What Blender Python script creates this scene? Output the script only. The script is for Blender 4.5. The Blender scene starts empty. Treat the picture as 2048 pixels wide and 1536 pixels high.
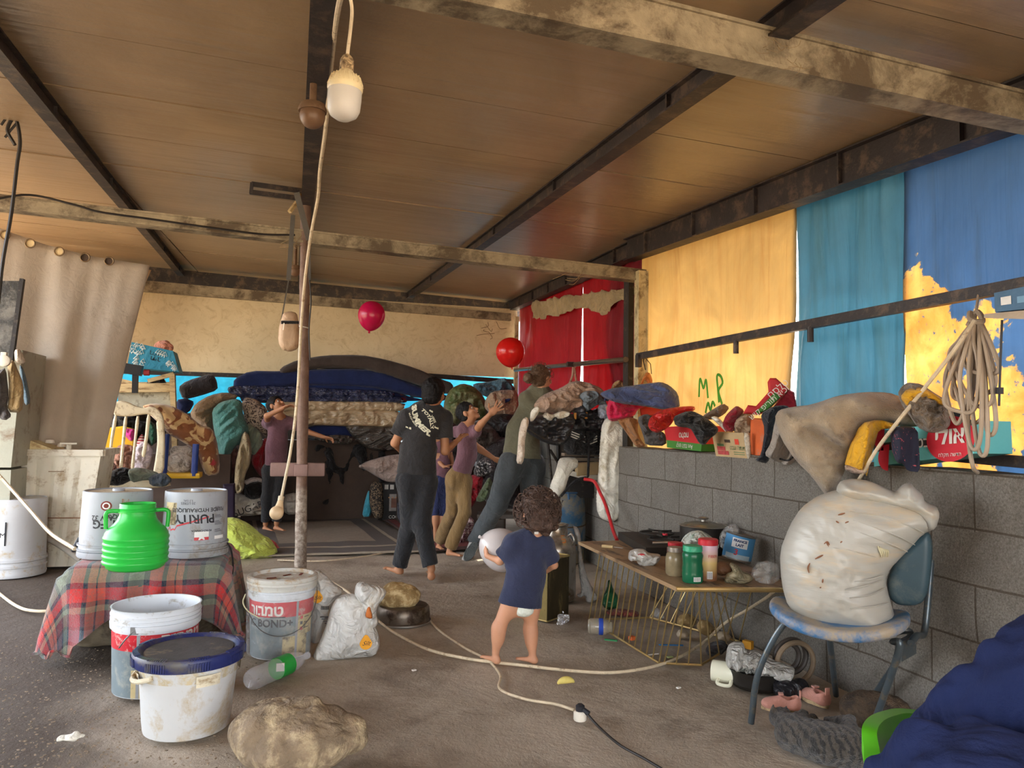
import bpy, bmesh, math, random
import numpy as np
from math import sin, cos, pi, atan, radians, sqrt, atan2
from mathutils import Vector, Matrix, noise as mnoise
from mathutils.geometry import delaunay_2d_cdt
random.seed(7); RNG = np.random.RandomState(5)
SC = bpy.context.scene
COL = SC.collection
FPX = 1500.0; EYE = np.array([0, 0, 1.15])
_ps = atan((1024 - 590) / FPX); _th = radians(3.2); _ro = radians(1.0)
_f = np.array([sin(_ps) * cos(_th), cos(_ps) * cos(_th), sin(_th)])
_r0 = np.array([cos(_ps), -sin(_ps), 0.0]); _u0 = np.cross(_r0, _f)
_R = cos(_ro) * _r0 + sin(_ro) * _u0; _U = cos(_ro) * _u0 - sin(_ro) * _r0
cam = bpy.data.cameras.new('camera'); camo = bpy.data.objects.new('camera', cam); COL.objects.link(camo)
camo.matrix_world = Matrix([[_R[0], _U[0], -_f[0], EYE[0]], [_R[1], _U[1], -_f[1], EYE[1]], [_R[2], _U[2], -_f[2], EYE[2]], [0, 0, 0, 1]])
cam.sensor_width = 36; cam.lens = 36 * FPX / 2048; cam.clip_start = 0.05; cam.clip_end = 200
SC.camera = camo
SC.view_settings.view_transform = 'Standard'; SC.view_settings.look = 'None'
SC.view_settings.gamma = 1; SC.view_settings.use_curve_mapping = False
SC.view_settings.exposure = 1.56
W = bpy.data.worlds.new('daylight'); SC.world = W; W.use_nodes = True
_n = W.node_tree.nodes; _l = W.node_tree.links
_sky = _n.new('ShaderNodeTexSky'); _sky.sky_type = 'NISHITA'; _sky.sun_disc = False
_sky.sun_elevation = radians(57); _sky.sun_rotation = radians(60); _sky.dust_density = 3.0; _sky.air_density = 1.0
_hs = _n.new('ShaderNodeHueSaturation'); _hs.inputs['Saturation'].default_value = 0.32
_bg = _n['Background']; _bg.inputs['Strength'].default_value = 1.05
_l.new(_sky.outputs[0], _hs.inputs['Color']); _l.new(_hs.outputs[0], _bg.inputs[0])
_sd = bpy.data.lights.new('sun', 'SUN'); _sd.energy = 4.6; _sd.angle = radians(1.2); _sd.color = (1.0, 0.93, 0.8)
_so = bpy.data.objects.new('sun', _sd); COL.objects.link(_so)
_so.rotation_euler = Vector((-0.50, -0.20, -0.84)).to_track_quat('-Z', 'Y').to_euler(); _so.location = (20, 10, 15)
def RAY(x, y): return _f + _R * (x - 1024) / FPX - _U * (y - 768) / FPX
def G(x, y, z=0.0): d = RAY(x, y); return EYE + d * (z - EYE[2]) / d[2]
def AY(x, y, Y): d = RAY(x, y); return EYE + d * Y / d[1]
def AX(x, y, X): d = RAY(x, y); return EYE + d * X / d[0]
def PR(p):
 v = np.asarray(p, float) - EYE; return 1024 + FPX * (v @ _R) / (v @ _f), 768 - FPX * (v @ _U) / (v @ _f)
MATS = {}
def _mk(name):
 m = bpy.data.materials.new(name); m.use_nodes = True
 return m, m.node_tree.nodes, m.node_tree.links, m.node_tree.nodes['Principled BSDF']
def col3(c): return (c[0], c[1], c[2], 1)
def srgb(r, g, b):
 f = lambda u: (u / 255 / 12.92) if u / 255 <= .04045 else ((u / 255 + .055) / 1.055) ** 2.4
 return (f(r), f(g), f(b))
def _noise(n, l, scale, detail=4, rough=.55, dist=0, vec=None):
 t = n.new('ShaderNodeTexNoise'); t.inputs['Scale'].default_value = scale; t.inputs['Detail'].default_value = detail
 t.inputs['Roughness'].default_value = rough; t.inputs['Distortion'].default_value = dist
 if vec is not None: l.new(vec, t.inputs['Vector'])
 return t.outputs['Fac']
def _ramp(n, l, src, a, b, ca=(0, 0, 0, 1), cb=(1, 1, 1, 1)):
 r = n.new('ShaderNodeValToRGB'); r.color_ramp.elements[0].position = a; r.color_ramp.elements[1].position = b
 r.color_ramp.elements[0].color = ca; r.color_ramp.elements[1].color = cb; l.new(src, r.inputs[0]); return r.outputs[0]
def _mix(n, l, fac, a, b, mode='MIX'):
 x = n.new('ShaderNodeMix'); x.data_type = 'RGBA'; x.blend_type = mode
 for i, s in ((0, fac), (6, a), (7, b)):
  if isinstance(s, (int, float)): x.inputs[i].default_value = s
  elif isinstance(s, tuple): x.inputs[i].default_value = s if len(s) == 4 else col3(s)
  else: l.new(s, x.inputs[i])
 return x.outputs[2]
def _math(n, l, op, a, b=0.0, c=0.0):
 x = n.new('ShaderNodeMath'); x.operation = op
 for i, s in enumerate((a, b, c)):
  if isinstance(s, (int, float)): x.inputs[i].default_value = s
  else: l.new(s, x.inputs[i])
 return x.outputs[0]
def _bump(n, l, p, h, strength, dist, prev=None):
 b = n.new('ShaderNodeBump'); b.inputs['Strength'].default_value = strength; b.inputs['Distance'].default_value = dist
 l.new(h, b.inputs['Height'])
 if prev is not None: l.new(prev, b.inputs['Normal'])
 l.new(b.outputs[0], p.inputs['Normal']); return b.outputs[0]
def _vec(n, l, sc=(1, 1, 1), kind='Object', rot=(0, 0, 0)):
 t = n.new('ShaderNodeTexCoord'); m = n.new('ShaderNodeMapping'); m.inputs['Scale'].default_value = sc
 m.inputs['Rotation'].default_value = rot; l.new(t.outputs[kind], m.inputs[0]); return m.outputs[0]
def M(name, c, r=.7, m=0.0, v=.18, vs=7, bp=.15, bs=60, d=None, ds=5, da=.5, dw=.18, wr=0, ws=9, st=(1, 1, 1), tr=0, sheen=0, spec=.35, al=1.0, coat=0):
 """c colour, v/vs mottling, bp/bs fine bump, d dirt colour / ds scale / da amount, wr/ws creases, tr translucency"""
 if name in MATS: return MATS[name]
 mt, n, l, p = _mk(name); vec = _vec(n, l, st)
 a = tuple(max(0, x * (1 - v)) for x in c); b = tuple(min(1, x * (1 + v)) for x in c)
 base = _mix(n, l, _ramp(n, l, _noise(n, l, vs, 5, .6, 0, vec), .3, .7), a, b)
 if d is not None:
  base = _mix(n, l, _ramp(n, l, _noise(n, l, ds, 9, .72, .3, vec), .70 - .42 * da - dw * .35, .70 - .42 * da + dw * .35), base, d)
 l.new(base, p.inputs['Base Color'])
 p.inputs['Roughness'].default_value = r; p.inputs['Metallic'].default_value = m
 p.inputs['Specular IOR Level'].default_value = spec
 if coat: p.inputs['Coat Weight'].default_value = coat
 if sheen: p.inputs['Sheen Weight'].default_value = sheen
 nb = None
 if bp: nb = _bump(n, l, p, _noise(n, l, bs, 3, .6, 0, vec), bp, .01)
 if wr:
  nb = _bump(n, l, p, _noise(n, l, ws, 3, .5, 1.6, vec), wr, .05, nb)
 out = n['Material Output']
 if tr:
  t = n.new('ShaderNodeBsdfTranslucent'); l.new(base, t.inputs[0])
  x = n.new('ShaderNodeMixShader'); x.inputs[0].default_value = tr
  l.new(p.outputs[0], x.inputs[1]); l.new(t.outputs[0], x.inputs[2]); l.new(x.outputs[0], out.inputs[0])
 if al < 1: p.inputs['Alpha'].default_value = al
 MATS[name] = mt; return mt
def fab(name, c, **k):
 a = dict(r=.9, v=.22, vs=5, bp=.25, bs=140, wr=.7, ws=13, sheen=.15, spec=.15); a.update(k); return M(name, c, **a)
def clearfilm(name, c=(.9, .9, .9), al=.35, r=.12, wr=.9, ws=22):
 if name in MATS: return MATS[name]
 mt, n, l, p = _mk(name); vec = _vec(n, l)
 p.inputs['Base Color'].default_value = col3(c); p.inputs['Roughness'].default_value = r
 p.inputs['Specular IOR Level'].default_value = .8
 _bump(n, l, p, _noise(n, l, ws, 3, .5, 1.5, vec), wr, .03)
 f = _ramp(n, l, _noise(n, l, ws * .8, 4, .6, 1, vec), .35, .75, (al * .5,) * 3 + (1,), (min(1, al * 1.6),) * 3 + (1,))
 l.new(f, p.inputs['Alpha']); MATS[name] = mt; return mt
def mesh(name, V, F, mat, smooth=True, uv=None):
 me = bpy.data.meshes.new(name); me.from_pydata([tuple(map(float, v)) for v in V], [], [tuple(map(int, f)) for f in F])
 for mm in (mat if isinstance(mat, (list, tuple)) else [mat]): me.materials.append(mm)
 if smooth: me.polygons.foreach_set('use_smooth', [True] * len(me.polygons))
 if uv is not None:
  L = me.uv_layers.new(name='UVMap')
  vi = np.zeros(len(me.loops), int); me.loops.foreach_get('vertex_index', vi)
  L.data.foreach_set('uv', np.asarray(uv, float)[vi].ravel())
 me.update(); return me
class B:
 """collects shapes in world coordinates; becomes ONE mesh object"""
 def __init__(s): s.V = []; s.F = []; s.MI = []; s.n = 0
 def add(s, V, F, mi=0):
  V = np.asarray(V, float); s.V.append(V); s.F += [tuple(i + s.n for i in f) for f in F]; s.MI += [mi] * len(F); s.n += len(V); return s
 def box(s, c, d, R=None, mi=0, bev=0.0):
  c = np.asarray(c, float); d = np.asarray(d, float) / 2
  b = min(bev, *(d * .9))
  if b <= 0:
   V = [(sx * d[0], sy * d[1], sz * d[2]) for sx in (-1, 1) for sy in (-1, 1) for sz in (-1, 1)]
   F = [(0, 1, 3, 2), (4, 6, 7, 5), (0, 4, 5, 1), (2, 3, 7, 6), (0, 2, 6, 4), (1, 5, 7, 3)]
  else:
   bm = bmesh.new(); bmesh.ops.create_cube(bm, size=1)
   for q in bm.verts: q.co = Vector((q.co.x * 2 * d[0], q.co.y * 2 * d[1], q.co.z * 2 * d[2]))
   bmesh.ops.bevel(bm, geom=bm.edges[:], offset=b, segments=2, affect='EDGES', profile=.6)
   bm.verts.ensure_lookup_table(); V = [tuple(q.co) for q in bm.verts]; F = [[q.index for q in f.verts] for f in bm.faces]; bm.free()
  V = np.array(V)
  if R is not None: V = V @ np.asarray(R, float).T
  return s.add(V + c, F, mi)
 def hexa(s, P8, mi=0):  # bottom 4 ccw then top 4
  return s.add(P8, [(3, 2, 1, 0), (4, 5, 6, 7), (0, 1, 5, 4), (1, 2, 6, 5), (2, 3, 7, 6), (3, 0, 4, 7)], mi)
 def beam(s, a, b, w, h, up=(0, 0, 1), mi=0):
  a = np.asarray(a, float); b = np.asarray(b, float); t = b - a; t /= np.linalg.norm(t)
  sd = np.cross(t, up); sd /= np.linalg.norm(sd); u = np.cross(sd, t)
  P = [p + sd * i * w / 2 + u * j * h / 2 for p in (a, b) for i, j in ((-1, -1), (1, -1), (1, 1), (-1, 1))]
  return s.add(P, [(0, 1, 2, 3), (7, 6, 5, 4), (0, 4, 5, 1), (1, 5, 6, 2), (2, 6, 7, 3), (3, 7, 4, 0)], mi)
 def tube(s, P, r, seg=8, mi=0, cap=True, closed=False):
  P = np.asarray(P, float); n = len(P); rr = np.full(n, r) if np.isscalar(r) else np.asarray(r, float)
  T = np.gradient(P, axis=0)
  if closed: T = np.roll(P, -1, 0) - np.roll(P, 1, 0)
  T /= np.maximum(np.linalg.norm(T, axis=1, keepdims=True), 1e-9)
  a = np.cross(T[0], [0, 0, 1]);
  if np.linalg.norm(a) < .1: a = np.cross(T[0], [1, 0, 0])
  a /= np.linalg.norm(a); V = []
  for i in range(n):
   a = a - T[i] * (a @ T[i]); a /= np.linalg.norm(a); b = np.cross(T[i], a)
   for k in range(seg): q = 2 * pi * k / seg; V.append(P[i] + rr[i] * (a * cos(q) + b * sin(q)))
  F = []
  for i in range(n if closed else n - 1):
   for k in range(seg): j = (i + 1) % n; F.append((i * seg + k, i * seg + (k + 1) % seg, j * seg + (k + 1) % seg, j * seg + k))
  if cap and not closed: F += [tuple(range(seg - 1, -1, -1)), tuple((n - 1) * seg + k for k in range(seg))]
  return s.add(V, F, mi)
 def lathe(s, prof, c, seg=40, mi=0, R=None, sq=None):
  """prof [(r,z)...] revolved about z through c"""
  V = []; F = []; m = len(prof)
  for (r, z) in prof:
   for k in range(seg):
    q = 2 * pi * k / seg; x = r * cos(q); y = r * sin(q)
    if sq: x *= sq[0]; y *= sq[1]
    V.append((x, y, z))
  for i in range(m - 1):
   for k in range(seg): F.append((i * seg + k, i * seg + (k + 1) % seg, (i + 1) * seg + (k + 1) % seg, (i + 1) * seg + k))
  if prof[0][0] > 1e-6: F.append(tuple(range(seg - 1, -1, -1)))
  if prof[-1][0] > 1e-6: F.append(tuple((m - 1) * seg + k for k in range(seg)))
  V = np.array(V)
  if R is not None: V = V @ np.asarray(R, float).T
  return s.add(V + np.asarray(c, float), F, mi)
 def go(s, name, mat, parent=None, smooth=True, auto=None, **tg):
  V = np.vstack(s.V); o = place(name, V, s.F, mat, parent, smooth, **tg)
  if isinstance(mat, (list, tuple)): o.data.polygons.foreach_set('material_index', s.MI)
  if smooth and auto is not False:
   try: o.data.set_sharp_from_angle(angle=radians(auto or 38))
   except Exception: pass
  return o
def tag(o, label=None, cat=None, group=None, kind=None):
 for k, v in (('label', label), ('category', cat), ('group', group), ('kind', kind)):
  if v: o[k] = v
 return o
def place(name, V, F, mat, parent=None, smooth=True, label=None, cat=None, group=None, kind=None, uv=None, org=None):
 V = np.asarray(V, float)
 if parent is not None: o0 = WL[parent.name]
 elif org is not None: o0 = np.asarray(org, float)
 else: mn, mx = V.min(0), V.max(0); o0 = np.array([(mn[0] + mx[0]) / 2, (mn[1] + mx[1]) / 2, mn[2]])
 me = mesh(name, V - o0, F, mat, smooth, uv); o = bpy.data.objects.new(name, me); COL.objects.link(o)
 if parent is not None: o.parent = parent
 else: o.location = o0
 WL[o.name] = o0; return tag(o, label, cat, group, kind)
WL = {}
def thing(name, label, cat, loc, group=None):
 o = bpy.data.objects.new(name, None); o.empty_display_size = .1; COL.objects.link(o); o.location = tuple(map(float, loc)); WL[o.name] = np.asarray(loc, float)
 return tag(o, label, cat, group)
def rotz(a): return np.array([[cos(a), -sin(a), 0], [sin(a), cos(a), 0], [0, 0, 1]])
def rotx(a): return np.array([[1, 0, 0], [0, cos(a), -sin(a)], [0, sin(a), cos(a)]])
def roty(a): return np.array([[cos(a), 0, sin(a)], [0, 1, 0], [-sin(a), 0, cos(a)]])
def spl(P, n=60):
 """smooth curve through points"""
 P = [np.asarray(p, float) for p in P]; P = [2 * P[0] - P[1]] + P + [2 * P[-1] - P[-2]]; out = []; m = len(P) - 3
 for i in range(m):
  k = max(2, n // m)
  for t in np.linspace(0, 1, k, endpoint=(i == m - 1)):
   a, b, c, d = P[i:i + 4]; out.append(.5 * ((2 * b) + (c - a) * t + (2 * a - 5 * b + 4 * c - d) * t * t + (3 * b - a - 3 * c + d) * t ** 3))
 return np.array(out)
def vn(P, s=1.0, seed=0):
 P = np.asarray(P, float) * s + seed * 17.31; i = np.floor(P).astype(np.int64); f = P - i; f = f * f * (3 - 2 * f)
 def h(a, b, c):
  q = (a * 374761393 + b * 668265263 + c * 2147483647 + seed * 1274126177) & 0xffffffff
  q = ((q ^ (q >> 13)) * 1274126177) & 0xffffffff; return ((q ^ (q >> 16)) & 0xffff) / 65535.0
 x, y, z = i[..., 0], i[..., 1], i[..., 2]; u, v, w = f[..., 0], f[..., 1], f[..., 2]
 l = lambda a, b, t: a + (b - a) * t
 return l(l(l(h(x, y, z), h(x + 1, y, z), u), l(h(x, y + 1, z), h(x + 1, y + 1, z), u), v),
   l(l(h(x, y, z + 1), h(x + 1, y, z + 1), u), l(h(x, y + 1, z + 1), h(x + 1, y + 1, z + 1), u), v), w) * 2 - 1
def fbm(P, s, seed=0, o=3): return sum(vn(P, s * 2 ** k, seed + k) / 2 ** k for k in range(o))
def ridge(P, s, seed=0): return 1 - 2 * np.abs(vn(P, s, seed))
class SDF:
 def __init__(s, lo, hi, h):
  s.lo = np.asarray(lo, float); s.h = h; s.n = np.maximum(4, np.ceil((np.asarray(hi, float) - s.lo) / h).astype(int) + 1)
  s.f = np.full(s.n, 1.0, np.float32)
 def sub(s, lo, hi, m):
  a = np.clip(np.floor((np.minimum(lo, hi) - m - s.lo) / s.h).astype(int), 0, s.n - 1)
  b = np.clip(np.ceil((np.maximum(lo, hi) + m - s.lo) / s.h).astype(int) + 1, 1, s.n)
  ax = [s.lo[k] + s.h * np.arange(a[k], b[k]) for k in range(3)]
  P = np.stack(np.meshgrid(*ax, indexing='ij'), -1); return (slice(a[0], b[0]), slice(a[1], b[1]), slice(a[2], b[2])), P
 def put(s, sl, d, k, op='add'):
  f = s.f[sl]
  if f.size == 0: return s
  if op == 'sub': d = -d
  g = (lambda a, b: (np.minimum(a, b) - np.maximum(k - np.abs(a - b), 0) ** 2 / (4 * k)) if k > 0 else np.minimum(a, b))
  s.f[sl] = g(f, d) if op == 'add' else -g(-f, -d); return s
 def cone(s, a, b, ra, rb=None, k=.02, op='add', sq=None):
  """tapered limb; sq=(axis vector, factor) flattens the section along that axis"""
  a = np.asarray(a, float); b = np.asarray(b, float); rb = ra if rb is None else rb; m = max(ra, rb) + k + 3 * s.h
  sl, P = s.sub(np.minimum(a, b), np.maximum(a, b), m); q = b - a; L = max(q @ q, 1e-9)
  t = np.clip(((P - a) @ q) / L, 0, 1); D = P - a - t[..., None] * q
  if sq is not None:
   ax = np.asarray(sq[0], float); ax /= np.linalg.norm(ax); dd = D @ ax; D = D + ax * (dd * (1 / sq[1] - 1))[..., None]
  return s.put(sl, np.linalg.norm(D, axis=-1) - (ra + t * (rb - ra)), k, op)
 def ell(s, c, r, R=None, k=.02, op='add'):
  c = np.asarray(c, float); r = np.asarray(r, float); m = r.max() + k + 3 * s.h; sl, P = s.sub(c, c, m); D = P - c
  if R is not None: D = D @ np.asarray(R, float)
  k0 = np.linalg.norm(D / r, axis=-1); k1 = np.maximum(np.linalg.norm(D / r ** 2, axis=-1), 1e-6)
  return s.put(sl, k0 * (k0 - 1) / k1, k, op)
 def cut(s, p, nrm, k=.004):
  """keep the side opposite to nrm"""
  nrm = np.asarray(nrm, float); nrm = nrm / np.linalg.norm(nrm); sl, P = s.sub(s.lo, s.lo + s.h * s.n, 0)
  d = (P - np.asarray(p, float)) @ nrm; f = s.f; s.f = np.maximum(f, d).astype(np.float32); return s
 def disp(s, fn):
  near = np.abs(s.f) < .12; I = np.argwhere(near); P = s.lo + I * s.h
  s.f[near] += fn(P).astype(np.float32); return s
 def net(s):
  f = s.f.copy(); f[0], f[-1], f[:, 0], f[:, -1], f[:, :, 0], f[:, :, -1] = (1,) * 6
  n = np.array(f.shape) - 1; S = np.zeros(tuple(n) + (3,), np.float32); C = np.zeros(tuple(n), np.float32); ins = f < 0; Q = []
  cidx = np.full(tuple(n), -1, np.int64)
  rec = []
  for ax in range(3):
   a = [slice(None)] * 3; b = [slice(None)] * 3; a[ax] = slice(0, -1); b[ax] = slice(1, None)
   x = ins[tuple(a)] != ins[tuple(b)]; I = np.argwhere(x)
   f0 = f[tuple(a)][x]; f1 = f[tuple(b)][x]; t = f0 / (f0 - f1); P = I.astype(np.float32); P[:, ax] += t
   o = [k for k in range(3) if k != ax]; ok = np.all(I[:, o] > 0, axis=1) & np.all(I[:, o] < n[o], axis=1)
   I = I[ok]; P = P[ok]; flip = ins[tuple(a)][x][ok]; cs = []
   for d0, d1 in ((-1, -1), (0, -1), (0, 0), (-1, 0)):
    J = I.copy(); J[:, o[0]] += d0; J[:, o[1]] += d1; np.add.at(S, tuple(J.T), P); np.add.at(C, tuple(J.T), 1); cs.append(J)
   rec.append((cs, flip, ax))
  used = C > 0; cidx[used] = np.arange(used.sum()); V = s.lo + (S[used] / C[used][:, None]) * s.h; F = []
  for cs, flip, ax in rec:
   q = np.stack([cidx[tuple(J.T)] for J in cs], 1)
   if ax == 1: flip = ~flip
   q[~flip] = q[~flip][:, ::-1]; F.append(q)
  return V, np.vstack(F)
 def go(s, name, mat, parent=None, it=1, **k):
  V, F = s.net()
  if it:
   E = np.vstack([F[:, [0, 1]], F[:, [1, 2]], F[:, [2, 3]], F[:, [3, 0]]])
   for _ in range(it):
    A = np.zeros_like(V); c = np.zeros(len(V)); np.add.at(A, E[:, 0], V[E[:, 1]]); np.add.at(A, E[:, 1], V[E[:, 0]]); np.add.at(c, E[:, 0], 1); np.add.at(c, E[:, 1], 1)
    V = V * .5 + .5 * A / c[:, None]
  return place(name, V, F, mat, parent, True, **k)
def frame_of(where, c=None):
 """where: ('Y',v) ('X',v) plane or ('C', point): vertical plane facing the viewer through the point; ('N', point, normal)"""
 if where[0] == 'Y': o = np.array([0, where[1], 0.]); nn = np.array([0, -1., 0])
 elif where[0] == 'X': o = np.array([where[1], 0, 0.]); nn = np.array([-1. if where[1] > 0 else 1., 0, 0])
 elif where[0] == 'N': o = np.asarray(where[1], float); nn = np.asarray(where[2], float); nn = nn / np.linalg.norm(nn)
 else: o = np.asarray(where[1], float); nn = EYE - o; nn[2] = 0; nn /= np.linalg.norm(nn)
 return o, nn
def onto(px, o, nn): d = RAY(*px); return EYE + d * ((o - EYE) @ nn) / (d @ nn)
def puff(name, poly, where, t, mat, parent=None, tb=None, w=None, sp=None, fold=0.0, fs=12, fdir=None, fst=4.0, seed=1, smoothpoly=True, lump=0.0, ls=4, uvm=False, warp=None, grow=1.0, **tg):
 o, nn = frame_of(where); g0 = np.mean(poly, 0); P = [onto(g0 + (np.array(p) - g0) * grow, o, nn) for p in poly]
 c = np.mean(P, 0); v = np.array([0, 0, 1.]) - nn * nn[2]; v /= np.linalg.norm(v); u = np.cross(v, nn)
 Q = np.array([((p - c) @ u, (p - c) @ v) for p in P])
 if smoothpoly and len(Q) > 3:   # Chaikin once
  Q = np.array([x for a, b in zip(Q, np.roll(Q, -1, 0)) for x in (a * .8 + b * .2, a * .2 + b * .8)])
 ext = Q.max(0) - Q.min(0); sp = sp or max(.006, min(ext) / 26 if min(ext) > 0 else .01, max(ext) / 80)
 bd = []
 for a, b in zip(Q, np.roll(Q, -1, 0)):
  k = max(1, int(round(np.linalg.norm(b - a) / sp)))
  for i in range(k): bd.append(a + (b - a) * i / k)
 bd = np.array(bd); nb = len(bd)
 gx = np.arange(Q[:, 0].min(), Q[:, 0].max(), sp); gy = np.arange(Q[:, 1].min(), Q[:, 1].max(), sp * .87)
 gp = np.array([(x + (j % 2) * sp / 2, y) for j, y in enumerate(gy) for x in gx]) if len(gx) and len(gy) else np.zeros((0, 2))
 def dist(p):
  a = bd; b = np.roll(bd, -1, 0); ab = b - a; L = np.maximum((ab ** 2).sum(1), 1e-12)
  tt = np.clip(((p[:, None] - a) * ab).sum(-1) / L, 0, 1); return np.sqrt((((a + tt[..., None] * ab) - p[:, None]) ** 2).sum(-1)).min(1)
 def inside(p):
  x, y = p[:, 0:1], p[:, 1:2]; a = bd; b = np.roll(bd, -1, 0)
  cr = ((a[:, 1] > y) != (b[:, 1] > y)) & (x < (b[:, 0] - a[:, 0]) * (y - a[:, 1]) / (b[:, 1] - a[:, 1] + 1e-12) + a[:, 0]); return cr.sum(1) % 2 == 1
 if len(gp): gp = gp[inside(gp)]
 if len(gp): gp = gp[dist(gp) > sp * .45]
 A = np.vstack([bd, gp]) if len(gp) else bd
 vo, ed, fa, *_ = delaunay_2d_cdt([Vector(map(float, p)) for p in A], [(i, (i + 1) % nb) for i in range(nb)], [], 1, 1e-6)
 A = np.array([(p.x, p.y) for p in vo]); onb = np.zeros(len(A), bool); D = dist(A); onb = D < 1e-4
 w = w or min(t, .5 * min(ext)) ; w = max(w, 1e-3); h = np.sqrt(np.clip(1 - (1 - np.clip(D / w, 0, 1)) ** 2, 0, 1))
 W3 = np.stack([A[:, 0], A[:, 1], np.full(len(A), seed * 3.7)], -1)
 if fdir is not None:
  ca, sa = cos(fdir), sin(fdir); al = A[:, 0] * ca + A[:, 1] * sa; ac = -A[:, 0] * sa + A[:, 1] * ca
  W3 = np.stack([al / fst + .15 * vn(W3, 5, 3), ac, W3[:, 2]], -1)
 fo = fold * 2.1 * (ridge(W3, fs, seed) * .8 + .6 * ridge(W3, fs * 2.1, seed + 2) + .25 * ridge(W3, fs * 4.5, seed + 4)) + lump * vn(np.stack([A[:, 0], A[:, 1], W3[:, 2]], -1), ls, seed + 5)
 tb = t * .6 if tb is None else tb
 def pos(off):
  Z = c + A[:, 0:1] * u + A[:, 1:2] * v + nn * off[:, None]
  return warp(Z, A) if warp else Z
 front = pos(t * h + fo * h); back = pos(-tb * h)
 idx = np.arange(len(A)); bi = idx.copy(); k = len(A); keep = []
 for i in range(len(A)):
  if not onb[i]: bi[i] = k; k += 1; keep.append(i)
 V = np.vstack([front, back[keep]]) if keep else front; F = []
 for f in fa:
  if len(f) < 3: continue
  ar = sum(A[f[i]][0] * A[f[(i + 1) % len(f)]][1] - A[f[(i + 1) % len(f)]][0] * A[f[i]][1] for i in range(len(f)))
  f = list(f) if ar > 0 else list(f)[::-1]; F.append(f)
  if keep and any(bi[i] != i for i in f): F.append([bi[i] for i in f][::-1])
 uv = None
 if uvm: uv = np.vstack([A, A[keep]]) if keep else A
 return place(name, V, F, mat, parent, True, uv=uv, **tg)
def sheet(name, P00, P10, P01, P11, nu, nv, mat, parent=None, fn=None, th=.004, uvs=(1, 1), **tg):
 """a hung cloth: bilinear patch displaced by fn(u,v)->(3,), given a real thickness"""
 P00, P10, P01, P11 = map(lambda p: np.asarray(p, float), (P00, P10, P01, P11)); V = []; UV = []
 nn = np.cross(P10 - P00, P01 - P00); nn /= np.linalg.norm(nn)
 for s in (0, 1):
  for j in range(nv + 1):
   for i in range(nu + 1):
    a, b = i / nu, j / nv; p = P00 * (1 - a) * (1 - b) + P10 * a * (1 - b) + P01 * (1 - a) * b + P11 * a * b
    if fn is not None: p = p + fn(a, b, nn)
    V.append(p + nn * th * s); UV.append((a * uvs[0], b * uvs[1]))
 m = (nu + 1) * (nv + 1); F = []
 for j in range(nv):
  for i in range(nu):
   q = j * (nu + 1) + i; F.append((q, q + nu + 1, q + nu + 2, q + 1)); F.append((q + m, q + 1 + m, q + nu + 2 + m, q + nu + 1 + m))
 e = [i for i in range(nu + 1)] + [j * (nu + 1) + nu for j in range(1, nv + 1)] + [nv * (nu + 1) + i for i in range(nu - 1, -1, -1)] + [j * (nu + 1) for j in range(nv - 1, 0, -1)]
 for a, b in zip(e, e[1:] + e[:1]): F.append((a, b, b + m, a + m))
 return place(name, V, F, mat, parent, True, uv=UV, **tg)
def txt(s, size, mat, parent, o=None, u=None, v=None, cyl=None, name='lettering', th=.0008, align='CENTER', shear=0, weight=0, sx=1, **tg):
 """flat: o,u,v ; cyl=(centre, radius_fn(z) or radius, angle, z, flip): wrapped round an upright cylinder"""
 cu = bpy.data.curves.new('t', 'FONT'); cu.body = s; cu.size = size; cu.align_x = align; cu.align_y = 'CENTER'; cu.shear = shear; cu.offset = weight; cu.resolution_u = 3
 ob = bpy.data.objects.new('t', cu); COL.objects.link(ob); bpy.context.view_layer.update()
 me = ob.to_mesh(); V = np.array([tuple(q.co) for q in me.vertices]); F = [tuple(p.vertices) for p in me.polygons]; ob.to_mesh_clear()
 bpy.data.objects.remove(ob); bpy.data.curves.remove(cu)
 if len(V) == 0: return None
 V[:, 0] *= sx
 if cyl is not None:
  c, r, a, z, fl = cyl; V = V[:, :2] * fl
  zz = z + V[:, 1]; rr = np.array([r(q) for q in zz]) if callable(r) else np.full(len(V), r); an = a + V[:, 0] / rr
  P = np.stack([c[0] + (rr + th) * np.cos(an), c[1] + (rr + th) * np.sin(an), c[2] + zz], -1)
 else:
  o, u, v = (np.asarray(q, float) for q in (o, u, v)); u = u / np.linalg.norm(u); v = v / np.linalg.norm(v); n = np.cross(u, v)
  P = o + V[:, 0:1] * u + V[:, 1:2] * v + n * th
 return place(name, P, F, mat, parent, False, **tg)
def patch(name, cyl, a0, a1, z0, z1, mat, parent, th=.0006, n=10, **tg):
 """a printed band or label wrapped round an upright cylinder"""
 c, r = cyl; V = []; nz = 4
 for j in range(nz + 1):
  z = z0 + (z1 - z0) * j / nz; rr = (r(z) if callable(r) else r) + th
  for i in range(n + 1): a = a0 + (a1 - a0) * i / n; V.append((c[0] + rr * cos(a), c[1] + rr * sin(a), c[2] + z))
 F = [(j * (n + 1) + i, j * (n + 1) + i + 1, (j + 1) * (n + 1) + i + 1, (j + 1) * (n + 1) + i) for j in range(nz) for i in range(n)]
 return place(name, V, F, mat, parent, True, **tg)
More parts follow.
